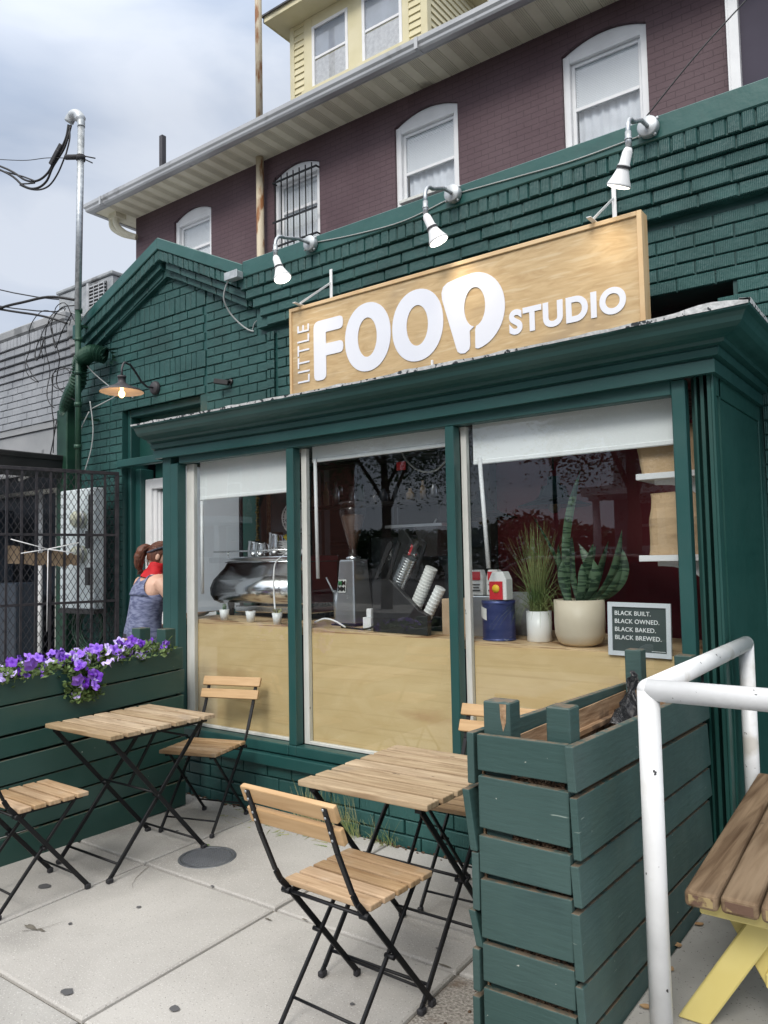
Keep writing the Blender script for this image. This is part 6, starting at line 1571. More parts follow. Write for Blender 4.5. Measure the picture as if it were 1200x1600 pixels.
# bare split wood on the front left post, rotted foot of a rear post
b = MB(); px = PX0+.055; b.add([(px+.012, PY0+.0290, 1.072), (px+.034, PY0+.0290, 1.072), (px+.032, PY0+.0290, 1.02), (px+.022, PY0+.0290, .992), (px+.014, PY0+.0290, 1.03)], [(0,1,2,3,4)]); build(b, 'bare_split', M_rawwood, rp, recalc=False)
b = MB(); b.box(PX0+.03, PX0+.088, PY1-.1165, PY1-.116, .86, .96); build(b, 'rotted_patch', M_rawwood, rp)
b = MB(); n = 30; m_ = 8; vs = []
for i in range(n+1):
    for j in range(m_+1):
        x = PX0+.01+(PX1-PX0-.05)*j/m_; y = PY0+.024+(PY1-PY0-.06)*i/n; vs.append((x, y, .868+.018*mnoise.noise(Vector((x*30, y*30, 1)))-.05*min(1, i/5)))
b.add(vs, [(i*(m_+1)+j, i*(m_+1)+j+1, (i+1)*(m_+1)+j+1, (i+1)*(m_+1)+j) for i in range(n) for j in range(m_)])
for zt, h in fz[:-1]:
    z = zt-h-.012
    for k in range(120):
        x = random.uniform(PX0+.10, PX1-.05) ; r = random.uniform(.003, .009); b.ell((x, PY0+.024+random.uniform(0,.01), z-.008+random.uniform(-.012,.010)), r, r, r*.7, 5, 3)
b.box(PX0+.012, PX1-.04, PY0+.036, PY0+.2, .02, .80)
build(b, 'soil', M_soil, rp, recalc=False)
# plastic bag
b = MB(); n = 26; m_ = 10; vs = []
top = Vector((-1.155, 3.245, 1.03))
for i in range(n+1):
    u = i/n; wd = .018+.14*u**1.3; cz = 1.03-.19*u; cxx = -1.125+.05*u; cyy = 3.235-.28*u**1.4
    for j in range(m_+1):
        v = j/m_-.5; q = Vector((cxx+v*wd*.9, cyy-abs(v)*.02, cz+.03*math.sin(v*9+u*4)*u))
        q += Vector((mnoise.noise(q*24), mnoise.noise(q*24+Vector((5,0,0))), mnoise.noise(q*24+Vector((0,7,0)))))*.022
        vs.append(q)
b.add(vs, [(i*(m_+1)+j, i*(m_+1)+j+1, (i+1)*(m_+1)+j+1, (i+1)*(m_+1)+j) for i in range(n) for j in range(m_)], True)
o = build(b, 'plastic_bag', M_plastic, recalc=False); s_ = o.modifiers.new('Solid', 'SOLIDIFY'); s_.thickness = .002
tag(o, 'crumpled black plastic bag hanging from a rear post of the tall planter', 'plastic bag')

# ================================================================== HANDRAIL AND BENCH
hr = thing('handrail', 'chipped white painted tubular steel handrail at the right', 'handrail', (-.732, 2.22, .15))
r = .0305; zr = 1.122
A_, B2 = Vector((-.732, 2.22, zr)), Vector((-.752, 3.55, zr+.0))
b = MB(); b.tube([(A_.x, A_.y, .10), (A_.x, A_.y, zr)], r, 24); build(b, 'post', M_white, hr)
b = MB(); b.tube([(B2.x, B2.y, .10), (B2.x, B2.y, zr)], r, 24); build(b, 'post', M_white, hr)
b = MB(); b.tube([A_, B2], r, 24); b.ell(A_, r, r, r, 20, 12); b.ell(B2, r, r, r, 20, 12); build(b, 'top_rail', M_white, hr)
b = MB(); b.tube([A_, (.9, 2.19, zr)], r, 24); build(b, 'cross_rail', M_white, hr)
b = MB(); b.tube([(.9, 2.19, .1), (.9, 2.19, zr)], r, 24); b.ell((.9,2.19,zr), r,r,r,20,12); build(b, 'post', M_white, hr)
bn = thing('bench', 'weathered timber bench with chipped yellow crossed legs at the bottom right', 'bench', (-.45, 2.85, .15))
edges = [(-.652,-.566),(-.561,-.468),(-.463,-.372),(-.367,-.276)]
for k, (x0, x1) in enumerate(edges):
    b = MB(); y0 = 2.205+random.uniform(-.004,.006); sk = -.055
    Ms = Matrix(((1, sk, 0, -sk*2.2), (0,1,0,0), (0,0,1,0), (0,0,0,1)))
    b.box(x0, x1, y0, 3.53, .556, .600, Ms); build(b, 'plank', M_benchwood, bn, bevel=.012, seg=3)
    b = MB(); b.box(x0+.012, x1-.012, y0-.0012, y0+.002, .566, .590, Ms)
    build(b, 'peeled_plank_end', M_benchend, bn)
for y in (2.30, 3.30):
    b = MB(); b.box(-.635, -.285, y-.02, y+.02, .512, .554); build(b, 'cross_rail', M_yellow, bn, bevel=.004)
    b = MB(); b.bar((-.735, y+.07, .150), (-.345, y+.07, .512), .044, .095, (1,0,.9)) if False else None
    def leg(xa, za, xb, zb2, yy):
        d = Vector((xb-xa, 0, zb2-za)).normalized(); nrm = Vector((-d.z, 0, d.x)); w = .036
        lo, hi = Vector((xa, yy, za)), Vector((xb, yy, zb2))
        P = [lo-nrm*w, lo+nrm*w, hi+nrm*w, hi-nrm*w]
        # cut ends level with floor / rail
        P[0] += d*((za-P[0].z)/d.z); P[1] += d*((za-P[1].z)/d.z); P[2] += d*((zb2-P[2].z)/d.z); P[3] += d*((zb2-P[3].z)/d.z)
        b_ = MB(); b_.add([p+Vector((0,-.020,0)) for p in P]+[p+Vector((0,.020,0)) for p in P], [(0,1,2,3),(7,6,5,4),(0,4,5,1),(1,5,6,2),(2,6,7,3),(3,7,4,0)]); return b_
    build(leg(-.698, .152, -.472, .511, y+.11), 'leg', M_yellow, bn, bevel=.004)
    build(leg(-.385, .152, -.590, .511, y+.151), 'leg', M_yellow, bn, bevel=.004)
b = MB(); b.box(-.50, -.42, 2.40, 3.22, .30, .34); build(b, 'stretcher', M_yellow, bn, bevel=.004)

# ================================================================== SMALL GROUND THINGS
t = thing('manhole_cover', 'round cast iron cover set in the pavement by the left table', 'manhole cover', (-3.185, 2.72, 0))
b = MB(); b.lathe([(0,.004),(.128,.004),(.130,.002),(.130,-.01)], (-3.185, 2.72, 0), 40); cv = build(b, 'lid', M_iron, t)
b = MB()
for i in range(-9, 10):
    for j in range(-9, 10):
        x, y = i*.0135, j*.0135
        if x*x+y*y < .0145: b.box(-3.185+x-.004, -3.185+x+.004, 2.72+y-.004, 2.72+y+.004, .0041, .0062)
build(b, 'raised_grid', M_zinc if False else mat('worn_iron_grid', (.17,.18,.20), .5, .3), cv)
b = MB(); b.lathe([(.131,.001),(.131,.005),(.146,.005),(.148,.001)], (-3.185, 2.72, 0), 40); build(b, 'ring', M_iron, t)
def leafo(x, y, z, s, rz, m, lab):
    b = MB(); vs = []
    for k in range(7):
        u = k/6; w_ = math.sin(u*math.pi)*.35*s; zz = .004+.25*s*(u-.5)**2
        for q in (-1, 0, 1):
            v = Vector((u*s, q*w_, zz+.12*s*abs(q)*w_/s)); v = Matrix.Rotation(rz, 3, 'Z') @ v; vs.append(v+Vector((x, y, z)))
    b.add(vs, [(k*3+q, k*3+q+1, (k+1)*3+q+1, (k+1)*3+q) for k in range(6) for q in range(2)])
    tag(build(b, 'fallen_leaf', m, recalc=False), lab, 'leaf', 'fallen leaves')
leafo(-3.33, 2.80, .004, .05, .6, M_leaf, 'small green leaf at the rim of the manhole cover')
leafo(-.81, 2.17, .151, .06, 1.2, M_deadleaf, 'tan dead leaf on the ramp beside the foot of the handrail')
for i, (x, y, r_) in enumerate(((-.85,2.38,.3),(-.84,2.62,1.4),(-.85,2.80,2.2),(-.855,3.0,.9))): leafo(x, y, .151, .04, r_, M_deadleaf, 'dry brown leaf lying between the tall planter and the ramp')
random.seed(44)
b = MB()
for k in range(16):
    x = random.uniform(-4.4, -1.2); y = random.uniform(.6, 3.0); r = random.uniform(.004, .012)
    n = 9; pts = [(x+r*random.uniform(.6,1.1)*1.3*math.cos(2*math.pi*q/n), y+r*random.uniform(.6,1.1)*math.sin(2*math.pi*q/n), .0030) for q in range(n)]
    b.add(pts, [tuple(range(n))])
for (x, y, r) in ((-2.62, 1.60, .022), (-2.22,1.75,.018), (-3.55, 2.05, .028)):
    n = 11; b.add([(x+r*random.uniform(.75,1.1)*1.3*math.cos(2*math.pi*q/n), y+r*random.uniform(.75,1.1)*math.sin(2*math.pi*q/n), .0031) for q in range(n)], [tuple(range(n))])
tag(build(b, 'gum_spots', mat('old_gum', (.085,.085,.09), .8), recalc=False), 'old dark gum spots scattered on the concrete', 'gum spots', kind='stuff')
def tuft(x, y, n, H, seed, lab):
    random.seed(seed); b = MB()
    for k in range(n):
        a = random.uniform(0, 6.28); h = random.uniform(.4, 1)*H; sp = random.uniform(.02, .16); pr_ = []
        b0 = Vector((x+random.uniform(-.09,.09), y+random.uniform(-.03,.02), .0))
        for j in range(6):
            u = j/5; pr_.append(b0+Vector((math.cos(a)*sp*u**1.4, -abs(math.sin(a))*sp*u**1.4, h*u-.6*h*u**3*(sp > .09))))
        vs = []; sd_ = Vector((.8,.6,0)) 
        for j, p in enumerate(pr_): ww = .0014*(1-.8*j/5); vs += [p-sd_*ww, p+sd_*ww]
        b.add(vs, [(2*j, 2*j+1, 2*j+3, 2*j+2) for j in range(5)])
    tag(build(b, 'weed_tuft', M_drygrass, recalc=False), lab, 'weeds', 'dry weeds along the brick base')
tuft(-3.05, 3.36, 90, .30, 1, 'dry weed tuft against the brick base just right of the window chair')
tuft(-2.80, 3.36, 80, .27, 2, 'middle dry weed tuft at the brick base')
tuft(-2.55, 3.37, 34, .16, 3, 'dry weed tuft at the brick base behind the foreground chair back')
random.seed(8); b = MB()
for k in range(90):
    x = random.gauss(-3.15, .28); y = random.uniform(3.12, 3.38); a = random.uniform(0, 3.1); l = random.uniform(.02, .09)
    d = Vector((math.cos(a), math.sin(a)*.6, 0)); s_ = Vector((-d.y, d.x, 0))*.0015; p = Vector((x, y, .004))
    b.add([p-s_, p+d*l-s_, p+d*l+s_+Vector((0,0,.004)), p+s_], [(0,1,2,3)])
tag(build(b, 'dry_straw', M_drygrass, recalc=False), 'scattered dry straw on the pavement by the window chair', 'straw', kind='stuff')
# cracks, a chipped joint and grime patches in the slabs
random.seed(90); b = MB()
def crack(x, y, a, n, w):
    pts = [Vector((x, y, 0))]
    for k in range(n): a += random.uniform(-.45, .45); pts.append(pts[-1]+Vector((math.cos(a), math.sin(a), 0))*random.uniform(.02,.05))
    for k in range(n):
        d = (pts[k+1]-pts[k]).normalized(); s_ = Vector((-d.y, d.x, 0)); w0, w1 = w*(1-k/n)+.0004, w*(1-(k+1)/n)+.0004
        b.add([pts[k]-s_*w0, pts[k+1]-s_*w1, pts[k+1]+s_*w1, pts[k]+s_*w0], [(0,1,2,3)])
        for q in range(4): b.v[-1-q].z = .0034
crack(-3.33, 2.47, -1.0, 8, .0014); crack(-2.44, 2.95, .2, 9, .0012); crack(-3.2, 1.75, .5, 5, .0014); crack(-1.56, 2.9, 2.2, 7, .0012)
for (x, y, r) in ((-3.20, 1.79, .032), (-3.14, 1.80, .018), (-2.43, 2.40, .014), (-2.30, 2.485, .012), (-1.62, 2.50, .02)):
    n = 10; b.add([(x+r*random.uniform(.5,1.1)*1.7*math.cos(2*math.pi*q/n), y+r*random.uniform(.5,1.1)*.5*math.sin(2*math.pi*q/n), .0033) for q in range(n)], [tuple(range(n))])
tag(build(b, 'cracks', M_joint, recalc=False), 'hairline cracks and chipped joints in the concrete slabs', 'cracks', kind='stuff')
# ================================================================== PERSON AT THE DOOR
ps = thing('person', 'woman in a heathered blue tank top and red scarf, auburn ponytail, back turned', 'person', (0,0,0))
def loft(b, secs, n=24, pw=2.3, cap=True):
    """secs: (cx, cy, z, rx, ry)"""
    vs = []
    for cx, cy, z, rx, ry in secs:
        for k in range(n):
            t = 2*math.pi*k/n; c, s = math.cos(t), math.sin(t)
            vs.append((cx+rx*math.copysign(abs(c)**(2/pw), c), cy+ry*math.copysign(abs(s)**(2/pw), s), z))
    m = len(secs); fs = [(i*n+k, i*n+(k+1) % n, (i+1)*n+(k+1) % n, (i+1)*n+k) for i in range(m-1) for k in range(n)]
    if cap: fs += [tuple(reversed(range(n))), tuple((m-1)*n+k for k in range(n))]
    b.add(vs, fs, True); return b
tor = [(0,0,.86,.165,.125),(0,0,.92,.175,.135),(0,.01,.98,.165,.125),(0,.02,1.05,.145,.11),(0,.035,1.12,.145,.105),(0,.05,1.20,.16,.11),(0,.065,1.28,.178,.112),(0,.08,1.35,.182,.10),(0,.09,1.39,.165,.085),(0,.10,1.42,.11,.07),(0,.11,1.445,.062,.058)]
HZ = R_(-32); hc = Vector((0, .155, 1.575)); HR = Matrix.Rotation(HZ, 4, 'Z') @ Matrix.Rotation(R_(-14), 4, 'X')
def hp(x, y, z): return hc + (HR @ Vector((x, y, z)))
b = MB(); loft(b, tor)
b.tube([(0,.10,1.40), (0,.125,1.47), (.0,.145,1.52)], [.062,.055,.055], 14)
b.ell(hc, .074, .094, .112, 22, 16, HR); b.ell(hp(0,.030,-.045), .056, .066, .068, 18, 12, HR)           # skull, jaw
b.ell(hp(0,.100,-.018), .012, .020, .022, 10, 8, HR); b.ell(hp(0,.088,.018), .030, .012, .010, 10, 8, HR)   # nose, brow
b.ell(hp(0,.090,-.052), .022, .010, .009, 10, 8, HR); b.ell(hp(0,.082,-.088), .022, .018, .016, 10, 8, HR)   # mouth, chin
for s in (-1, 1): b.ell(hp(s*.076,-.004,-.010), .009, .018, .031, 10, 8, HR)
# arms: right arm reaches forward, left hangs slightly out
def limb(pts, rr): b.tube(spl(pts, 4), [rr[0]+(rr[-1]-rr[0])*0 + 0 for _ in [0]] if False else interp(rr, (len(pts)-1)*4+1), 12)
def interp(rr, n):
    o = []
    for i in range(n):
        u = i/(n-1)*(len(rr)-1); k = min(int(u), len(rr)-2); o.append(rr[k]+(rr[k+1]-rr[k])*(u-k))
    return o
limb([(.165,.085,1.365),(.215,.105,1.31),(.255,.17,1.20),(.262,.245,1.10)], [.060,.058,.049,.042])
limb([(.262,.245,1.10),(.235,.36,1.10),(.215,.47,1.12)], [.043,.040,.027])
limb([(-.165,.075,1.365),(-.212,.07,1.31),(-.228,.07,1.20),(-.232,.08,1.08)], [.060,.056,.046,.040])
limb([(-.232,.08,1.08),(-.20,.18,1.0),(-.15,.28,.97)], [.041,.038,.026])
def hand(w, f, up, side):
    f = Vector(f).normalized(); up = Vector(up).normalized(); sd = f.cross(up)*side; w = Vector(w)
    Mh = Matrix((sd.to_4d()[:3]+(0,), f.to_4d()[:3]+(0,), up.to_4d()[:3]+(0,), (0,0,0,1))).transposed()
    b.ell(w+f*.045, .038, .050, .016, 14, 10, Mh)
    for k, (o, l) in enumerate(((-.028,.062),(-.010,.070),(.010,.066),(.028,.052))):
        p0 = w+f*.080+sd*o; p1 = p0+f*l*.5-up*.010; p2 = p1+f*l*.32-up*.022
        b.tube([p0, p1, p2], [.0095,.0085,.007], 8)
    p0 = w+f*.03-sd*.034; b.tube([p0, p0+f*.025-sd*.024, p0+f*.052-sd*.030-up*.008], [.012,.010,.0085], 8)
hand((.215,.47,1.12), (-.1,1,.05), (0,0,1), 1); hand((-.15,.28,.97), (.35,.9,0), (0,0,1), -1)
for s in (-1, 1):
    limb([(s*.090,0,.88),(s*.098,.012,.68),(s*.098,.018,.48)], [.092,.078,.056]); limb([(s*.098,.018,.48),(s*.100,-.004,.30),(s*.100,-.012,.085)], [.054,.056,.038])
    b.ell((s*.105,.055,.045), .042,.115,.040, 14, 10)
body = build(b, 'body', M_skin, ps)
rm = body.modifiers.new('Remesh', 'REMESH'); rm.mode = 'VOXEL'; rm.voxel_size = .0065; rm.use_smooth_shade = True
sm = body.modifiers.new('Smooth', 'SMOOTH'); sm.factor = .5; sm.iterations = 5
# tank top: cut-away shoulders, draped folds
b = MB(); secs = [(.01,.004,.845,.182,.142),(.01,.006,.90,.180,.140),(.006,.010,.98,.170,.132),(0,.018,1.05,.162,.126),(0,.032,1.12,.158,.120),(0,.048,1.20,.170,.124),(0,.060,1.265,.180,.124)]
n = 64; vs = []
for cx, cy, z, rx, ry in secs:
    for k in range(n):
        t = 2*math.pi*k/n; c, s_ = math.cos(t), math.sin(t)
        x = cx+rx*math.copysign(abs(c)**(2/2.3), c); y = cy+ry*math.copysign(abs(s_)**(2/2.3), s_)
        f = .010*math.sin(t*7+z*26)*(1.3-z)+.006*mnoise.noise(Vector((x*16+z*8, y*16, z*10)))*1.6
        vs.append((x+c*f, y+s_*f, z+.004*math.sin(t*5)))
b.add(vs, [(i*n+k, i*n+(k+1) % n, (i+1)*n+(k+1) % n, (i+1)*n+k) for i in range(len(secs)-1) for k in range(n)], True)
# back and front yokes rising to the shoulder straps
for sg_ in (-1, 1):
    rows_ = 9; cols = 17; vs = []
    for i in range(rows_+1):
        u = i/rows_; z = 1.262+u*.155; hw = (.180*(1-u)**.75*1.0+.088) if u < 1 else .088
        hw = .088+.088*(1-u)**2.2
        cy = .060+.045*u; dp = (.124 if sg_ < 0 else .122)*(1-.42*u**1.8)
        for j in range(cols+1):
            a = -1+2*j/cols; x = a*hw; y = cy+sg_*dp*math.sqrt(max(.0, 1-(abs(x)/.205)**2.6))
            zz = z - (.045*u*(1-a*a) if sg_ > 0 else .012*u*(1-a*a)); vs.append((x, y+sg_*.004, zz))
    b.add(vs, [(i*(cols+1)+j, i*(cols+1)+j+1, (i+1)*(cols+1)+j+1, (i+1)*(cols+1)+j) for i in range(rows_) for j in range(cols)], True)
for s in (-1, 1):
    b.add([(s*.050,.036,1.418),(s*.092,.036,1.410),(s*.094,.10,1.432),(s*.052,.10,1.442),(s*.092,.160,1.395),(s*.050,.165,1.400)], [(0,1,2,3),(3,2,4,5)], True)
tt = build(b, 'tank_top', M_shirt, ps); so_ = tt.modifiers.new('Solid', 'SOLIDIFY'); so_.thickness = .004; so_.offset = 1
b = MB(); loft(b, [(0,0,.96,.170,.130),(0,0,.90,.174,.134),(0,0,.84,.176,.134),(0,0,.80,.17,.12)], 28)
for s in (-1, 1): b.tube(spl([(s*.092,0,.86),(s*.10,.012,.66),(s*.10,.018,.46),(s*.101,-.004,.28),(s*.101,-.012,.07)], 4), interp([.098,.088,.066,.064,.050], 17), 16)
build(b, 'trousers', M_navy, ps)
b = MB()
for s in (-1, 1): b.ell((s*.105,.055,.045), .050,.128,.046, 16, 10)
build(b, 'shoes', M_black, ps)
b = MB(); n = 26; m_ = 14; vs = []
for i in range(m_+1):
    ph = R_(5+112*i/m_)
    for k in range(n):
        t = 2*math.pi*k/n; c, s_ = math.cos(t), math.sin(t)
        lim = ph if s_ < .35 else min(ph, R_(62)-R_(18)*max(0, s_-.35))
        v = Vector((.081*math.sin(lim)*c, .101*math.sin(lim)*s_-.004, .119*math.cos(lim)))
        v += v.normalized()*.0022*math.sin(k*5+i)
        vs.append(hc+(HR @ v))
b.add(vs, [(i*n+k, i*n+(k+1) % n, (i+1)*n+(k+1) % n, (i+1)*n+k) for i in range(m_) for k in range(n)]+[tuple(range(n))], True)
pt = spl([hp(0,-.085,.040), hp(0,-.120,.040), hp(0,-.148,.005), hp(0,-.152,-.050), hp(.004,-.140,-.100), hp(.008,-.120,-.145)], 5)
b0_ = len(b.v); b.tube(pt, interp([.020,.034,.044,.046,.036,.008], len(pt)), 22)
for v in b.v[b0_:]: v += Vector((mnoise.noise(v*45), mnoise.noise(v*45+Vector((3,0,0))), 0))*.010
for k in range(150):          # strands over the ponytail
    a = random.uniform(0, 6.28); rr_ = random.uniform(.75, 1.12); q = []
    R5 = interp([.020,.034,.044,.046,.036,.008], len(pt))
    for i_, p_ in enumerate(pt):
        a2 = a+.5*math.sin(i_*.25+k); q.append(p_+Vector((math.cos(a2), math.sin(a2)*.8, math.sin(a2)*.5)).normalized()*R5[i_]*rr_+Vector((0, 0, -.012*(i_/len(pt))*random.random())))
    q[-1] += Vector((random.uniform(-.02,.02), random.uniform(-.02,.02), random.uniform(-.035,.0)))
    b.tube(q, .0016, 4, False)
pole = Vector((0, -.98, .28)).normalized()
for k in range(130):          # combed strands drawn back over the skull
    v0 = Vector((random.uniform(-1, 1), random.uniform(.1, .75), random.uniform(.0, 1.0))).normalized(); q = []
    for i_ in range(9):
        v = v0.lerp(pole, i_/8).normalized(); q.append(hc+(HR @ Vector((v.x*.0835, v.y*.103-.004, v.z*.121))))
    b.tube(q, .0017, 4, False)
for k in range(16):
    v = Vector((random.uniform(-.5,.5), -.9, random.uniform(-.75,-.3))).normalized(); p_ = hc+(HR @ Vector((v.x*.08, v.y*.1, v.z*.1)))
    b.tube([p_, p_+Vector((random.uniform(-.012,.012), -.006, -.02)), p_+Vector((random.uniform(-.02,.02), -.004, -.045))], .0011, 4, False)
hair = build(b, 'hair', M_hair, ps)
b = MB(); ring = []
for k in range(33):
    t = 2*math.pi*k/32; ring.append(hp(.084*math.cos(t), .082*math.sin(t)-.018, .052+.050*math.sin(t)))
b.tube(ring, .0085, 8, False); b.tube([hp(0,-.10,.035), hp(0,-.118,.042)], .024, 10); build(b, 'headband', M_headband, ps)
b = MB(); secs = [(0,.088,1.405,.100,.092),(0,.098,1.425,.094,.086),(.0,.110,1.450,.080,.078),(.004,.125,1.478,.074,.074),(.008,.140,1.505,.078,.080),(.012,.15,1.52,.074,.078)]
n = 40; vs = []
for i, (cx, cy, z, rx, ry) in enumerate(secs):
    for k in range(n):
        t = 2*math.pi*k/n; f = 1+.05*math.sin(t*4+i*1.7)+.03*math.sin(t*9-i*2.3); vs.append((cx+rx*f*math.cos(t), cy+ry*f*math.sin(t), z+.007*math.sin(t*3+i)))
b.add(vs, [(i*n+k, i*n+(k+1) % n, (i+1)*n+(k+1) % n, (i+1)*n+k) for i in range(len(secs)-1) for k in range(n)], True); build(b, 'neck_scarf', M_red, ps)
ps.location = (-5.31, 3.87, 0); ps.rotation_euler = (0, 0, R_(-14))

# ================================================================== ACROSS THE STREET (seen only in the window reflections)
def tree(x, y, h, r, seed, label):
    random.seed(seed); t = thing('street_tree', label, 'tree', (x, y, -.01))
    b = MB(); b.tube([(x,y,-.02),(x+.05,y,h*.35),(x,y+.05,h*.6),(x+.1,y,h*.85)], [.20,.15,.10,.04], 10)
    tips = []
    for k in range(9):
        a = k*2.4; q = Vector((x+math.cos(a)*r*.7, y+math.sin(a)*r*.7, h*(.62+.04*k))); b.tube([(x, y, h*(.36+.05*k)), (Vector((x, y, h*.5))+q)/2+Vector((0,0,.2)), q], [.07,.05,.015], 6); tips.append(q)
    build(b, 'trunk', M_bark, t)
    b = MB()
    for k in range(24000):
        c = random.choice(tips+[Vector((x, y, h*.9))]); p = c+Vector((random.gauss(0,.30*r), random.gauss(0,.30*r), random.gauss(0,.17*h*.7)))
        if p.z < h*.38: continue
        d = Vector((random.uniform(-1,1), random.uniform(-1,1), random.uniform(-.6,.6))).normalized(); s_ = d.orthogonal().normalized(); l = random.uniform(.07,.14)
        b.add([p, p+d*l*.5+s_*l*.3, p+d*l, p+d*l*.5-s_*l*.3], [(0,1,2,3)])
    build(b, 'crown', M_foliage, t, recalc=False)
tree(-6.6, -12.4, 7.5, 1.9, 1, 'leafy street tree across the road, reflected in the right window')
tree(-14.6, -12.8, 8.0, 2.7, 2, 'second leafy street tree across the road, further left')
tree(6.5, -12.6, 8.0, 2.6, 3, 'third leafy street tree across the road, behind the camera to the right')
def rowhouse(x0, x1, m, label, porch=True):
    t = thing('row_house', label, 'house', ((x0+x1)/2, -20, -.01)); b = MB(); b.box(x0, x1, -28, -20, -.02, 7.2); build(b, 'wall', m, t)
    b = MB(); b.add([(x0-.3,-19.6,7.2),(x1+.3,-19.6,7.2),(x1+.3,-24,9.6),(x0-.3,-24,9.6),(x0-.3,-28.3,7.2),(x1+.3,-28.3,7.2)], [(0,1,2,3),(3,2,5,4),(0,3,4),(1,5,2)]); build(b, 'roof', M_shingle, t)
    for fl in (0, 1):
        n = 3; 
        for k in range(n):
            if fl == 0 and k == 1:
                b = MB(); cx = x0+(x1-x0)*(k+.5)/n; b.box(cx-.5, cx+.5, -20.0, -19.94, .9, 3.0); build(b, 'door', M_navydoor, t); continue
            cx = x0+(x1-x0)*(k+.5)/n; z = 1.7+fl*3.0
            b = MB(); b.box(cx-.55, cx+.55, -20.0, -19.93, z, z+1.7); f = build(b, 'window', M_porch, t)
            b = MB(); b.box(cx-.45, cx+.45, -19.93, -19.92, z+.1, z+.8); b.box(cx-.45, cx+.45, -19.93, -19.92, z+.9, z+1.6); build(b, 'pane', M_carglass, f)
    if porch:
        b = MB(); b.box(x0, x1, -20, -17.6, .0, .9); build(b, 'porch_floor', M_greyst, t)
        b = MB(); b.box(x0-.2, x1+.2, -20, -17.4, 3.45, 3.75); build(b, 'porch_roof', M_porch, t)
        for k in range(4):
            cx = x0+.2+(x1-x0-.4)*k/3; b = MB(); b.tube([(cx,-17.75,.9),(cx,-17.75,3.45)], [.15,.12], 12); b.box(cx-.2,cx+.2,-17.95,-17.55,3.3,3.45); build(b, 'porch_column', M_porch, t)
        b = MB(); b.box(x0+.2, x1-.2, -17.8, -17.7, 1.75, 1.83); b.box(x0+.2, x1-.2, -17.8, -17.7, 1.0, 1.06); k = x0+.3
        while k < x1-.3: b.box(k, k+.05, -17.78, -17.72, 1.06, 1.75); k += .16
        build(b, 'porch_railing', M_porch, t)
    return t
rowhouse(-36, -28, M_redbrick, 'red brick row house with a white columned porch across the street')
rowhouse(-9.8, -3.2, M_greyst, 'grey row house with a white columned porch, middle of the far side of the street')
rowhouse(-1.8, 5.0, M_redbrick, 'red brick row house across the street, behind the camera to the right')
b = MB(); random.seed(77)
for k in range(26000):
    x = random.uniform(-75, -6); hh = 4.2+2.0*mnoise.noise(Vector((x*.12, 0, 0)))+1.2*mnoise.noise(Vector((x*.5, 2, 0))); p = Vector((x, -52+random.uniform(-3, 3), hh*random.random()**.6))
    d = Vector((random.uniform(-1,1), random.uniform(-1,1), random.uniform(-.6,.6))).normalized(); s_ = d.orthogonal().normalized(); l = random.uniform(.3,.6)
    b.add([p, p+d*l*.5+s_*l*.3, p+d*l, p+d*l*.5-s_*l*.3], [(0,1,2,3)])
tag(build(b, 'distant_trees', M_foliage, recalc=False), 'distant line of trees far across the street', 'trees', kind='stuff')
def lampp(x, y):
    t = thing('street_lamp', 'dark globe street lamp on the far pavement', 'street lamp', (x, y, 0)); b = MB(); b.lathe([(0,0),(.16,0),(.12,.3),(.06,.5),(.05,3.8),(.1,3.9),(0,3.9)], (x,y,-.002), 12); build(b, 'pole', M_blackmetal, t)
    b = MB(); b.lathe([(.1,3.9),(.2,4.1),(.22,4.35),(.12,4.6),(0,4.75)], (x,y,0), 14); build(b, 'globe', M_lampin, t)
lampp(-8.4, -11.8)
tree(-20.5, -12.9, 9.0, 3.0, 4, 'leafy street tree furthest left across the road')
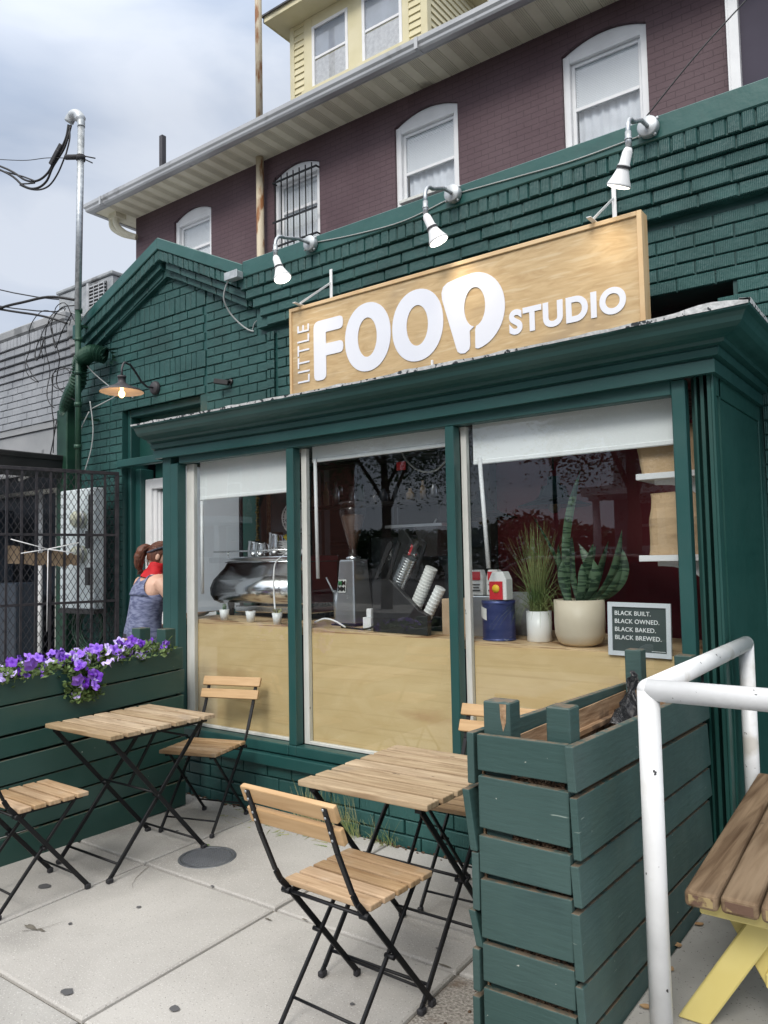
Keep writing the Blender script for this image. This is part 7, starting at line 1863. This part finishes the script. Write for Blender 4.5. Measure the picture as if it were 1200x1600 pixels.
def car(x, y, label, m):
    t = thing('parked_car', label, 'car', (x, y, -.146))
    z0 = -.146
    side = [(-2.25,.35),(-2.3,.75),(-2.15,.95),(-1.25,1.06),(-.55,1.56),(-.2,1.66),(1.2,1.68),(1.85,1.55),(2.2,1.05),(2.28,.75),(2.22,.38),(1.85,.32),(-1.9,.32)]
    b = MB()
    secs = ((-.90, .94), (-.86, 1.0), (.86, 1.0), (.90, .94)); n = len(side); vs = []
    for yy, s_ in secs:
        for a, z in side:
            ty = yy*(1-.16*max(0, (z-1.0)/.66)); vs.append((x+a*(.985 if s_ < 1 else 1), y+ty, z0+.32+(z-.32)*(.975 if s_ < 1 else 1)))
    fs = [(i*n+k, i*n+(k+1) % n, (i+1)*n+(k+1) % n, (i+1)*n+k) for i in range(3) for k in range(n)] + [tuple(range(n)), tuple(3*n+k for k in reversed(range(n)))]
    b.add(vs, fs); build(b, 'body', m, t, bevel=.04, seg=3)
    b = MB()
    for s in (-1, 1):
        def gp_(a, z): return (x+a, y+s*(.905*(1-.16*max(0,(z-1.0)/.66))+.004), z0+z)
        for q in ([(-1.05,1.10),(-.45,1.50),(.15,1.56),(.15,1.10)], [(.22,1.10),(.22,1.56),(1.10,1.58),(1.15,1.10)], [(1.22,1.10),(1.17,1.57),(1.62,1.50),(1.95,1.10)]):
            b.add([gp_(*p) for p in q], [tuple(range(len(q)))])
    b.add([(x-1.22,y-.76,z0+1.08),(x-1.22,y+.76,z0+1.08),(x-.56,y+.70,z0+1.57),(x-.56,y-.70,z0+1.57)], [(0,1,2,3)])
    build(b, 'windows', M_carglass, t, recalc=False)
    for sx in (-1.42, 1.42):
        for sy in (-.82, .82):
            b = MB(); b.lathe([(0,-.11),(.2,-.11),(.33,-.09),(.345,-.05),(.345,.05),(.33,.09),(.2,.11),(0,.11)], (x+sx, y+sy, z0+.345), 24, Matrix.Rotation(R_(90), 4, 'X')); w_ = build(b, 'wheel', M_tyre, t)
            b = MB(); b.lathe([(0,-.118),(.19,-.116),(.21,-.10)], (x+sx, y+sy, z0+.345), 18, Matrix.Rotation(R_(90 if sy > 0 else -90), 4, 'X')); build(b, 'rim', M_silver, w_)
    for sy in (-.62, .62):
        b = MB(); b.ell((x-2.24, y+sy, z0+.82), .06, .17, .07, 12, 8); build(b, 'headlight', M_lampin, t)
    b = MB(); b.box(x-2.32, x-2.24, y-.4, y+.4, z0+.45, z0+.6); build(b, 'bumper_grille', M_black, t)
car(-4.6, -3.75, 'dark red car parked behind the camera, reflected in the middle window', M_carpaint)
car(1.2, -3.75, 'silver car parked behind the camera to the right', M_silver)
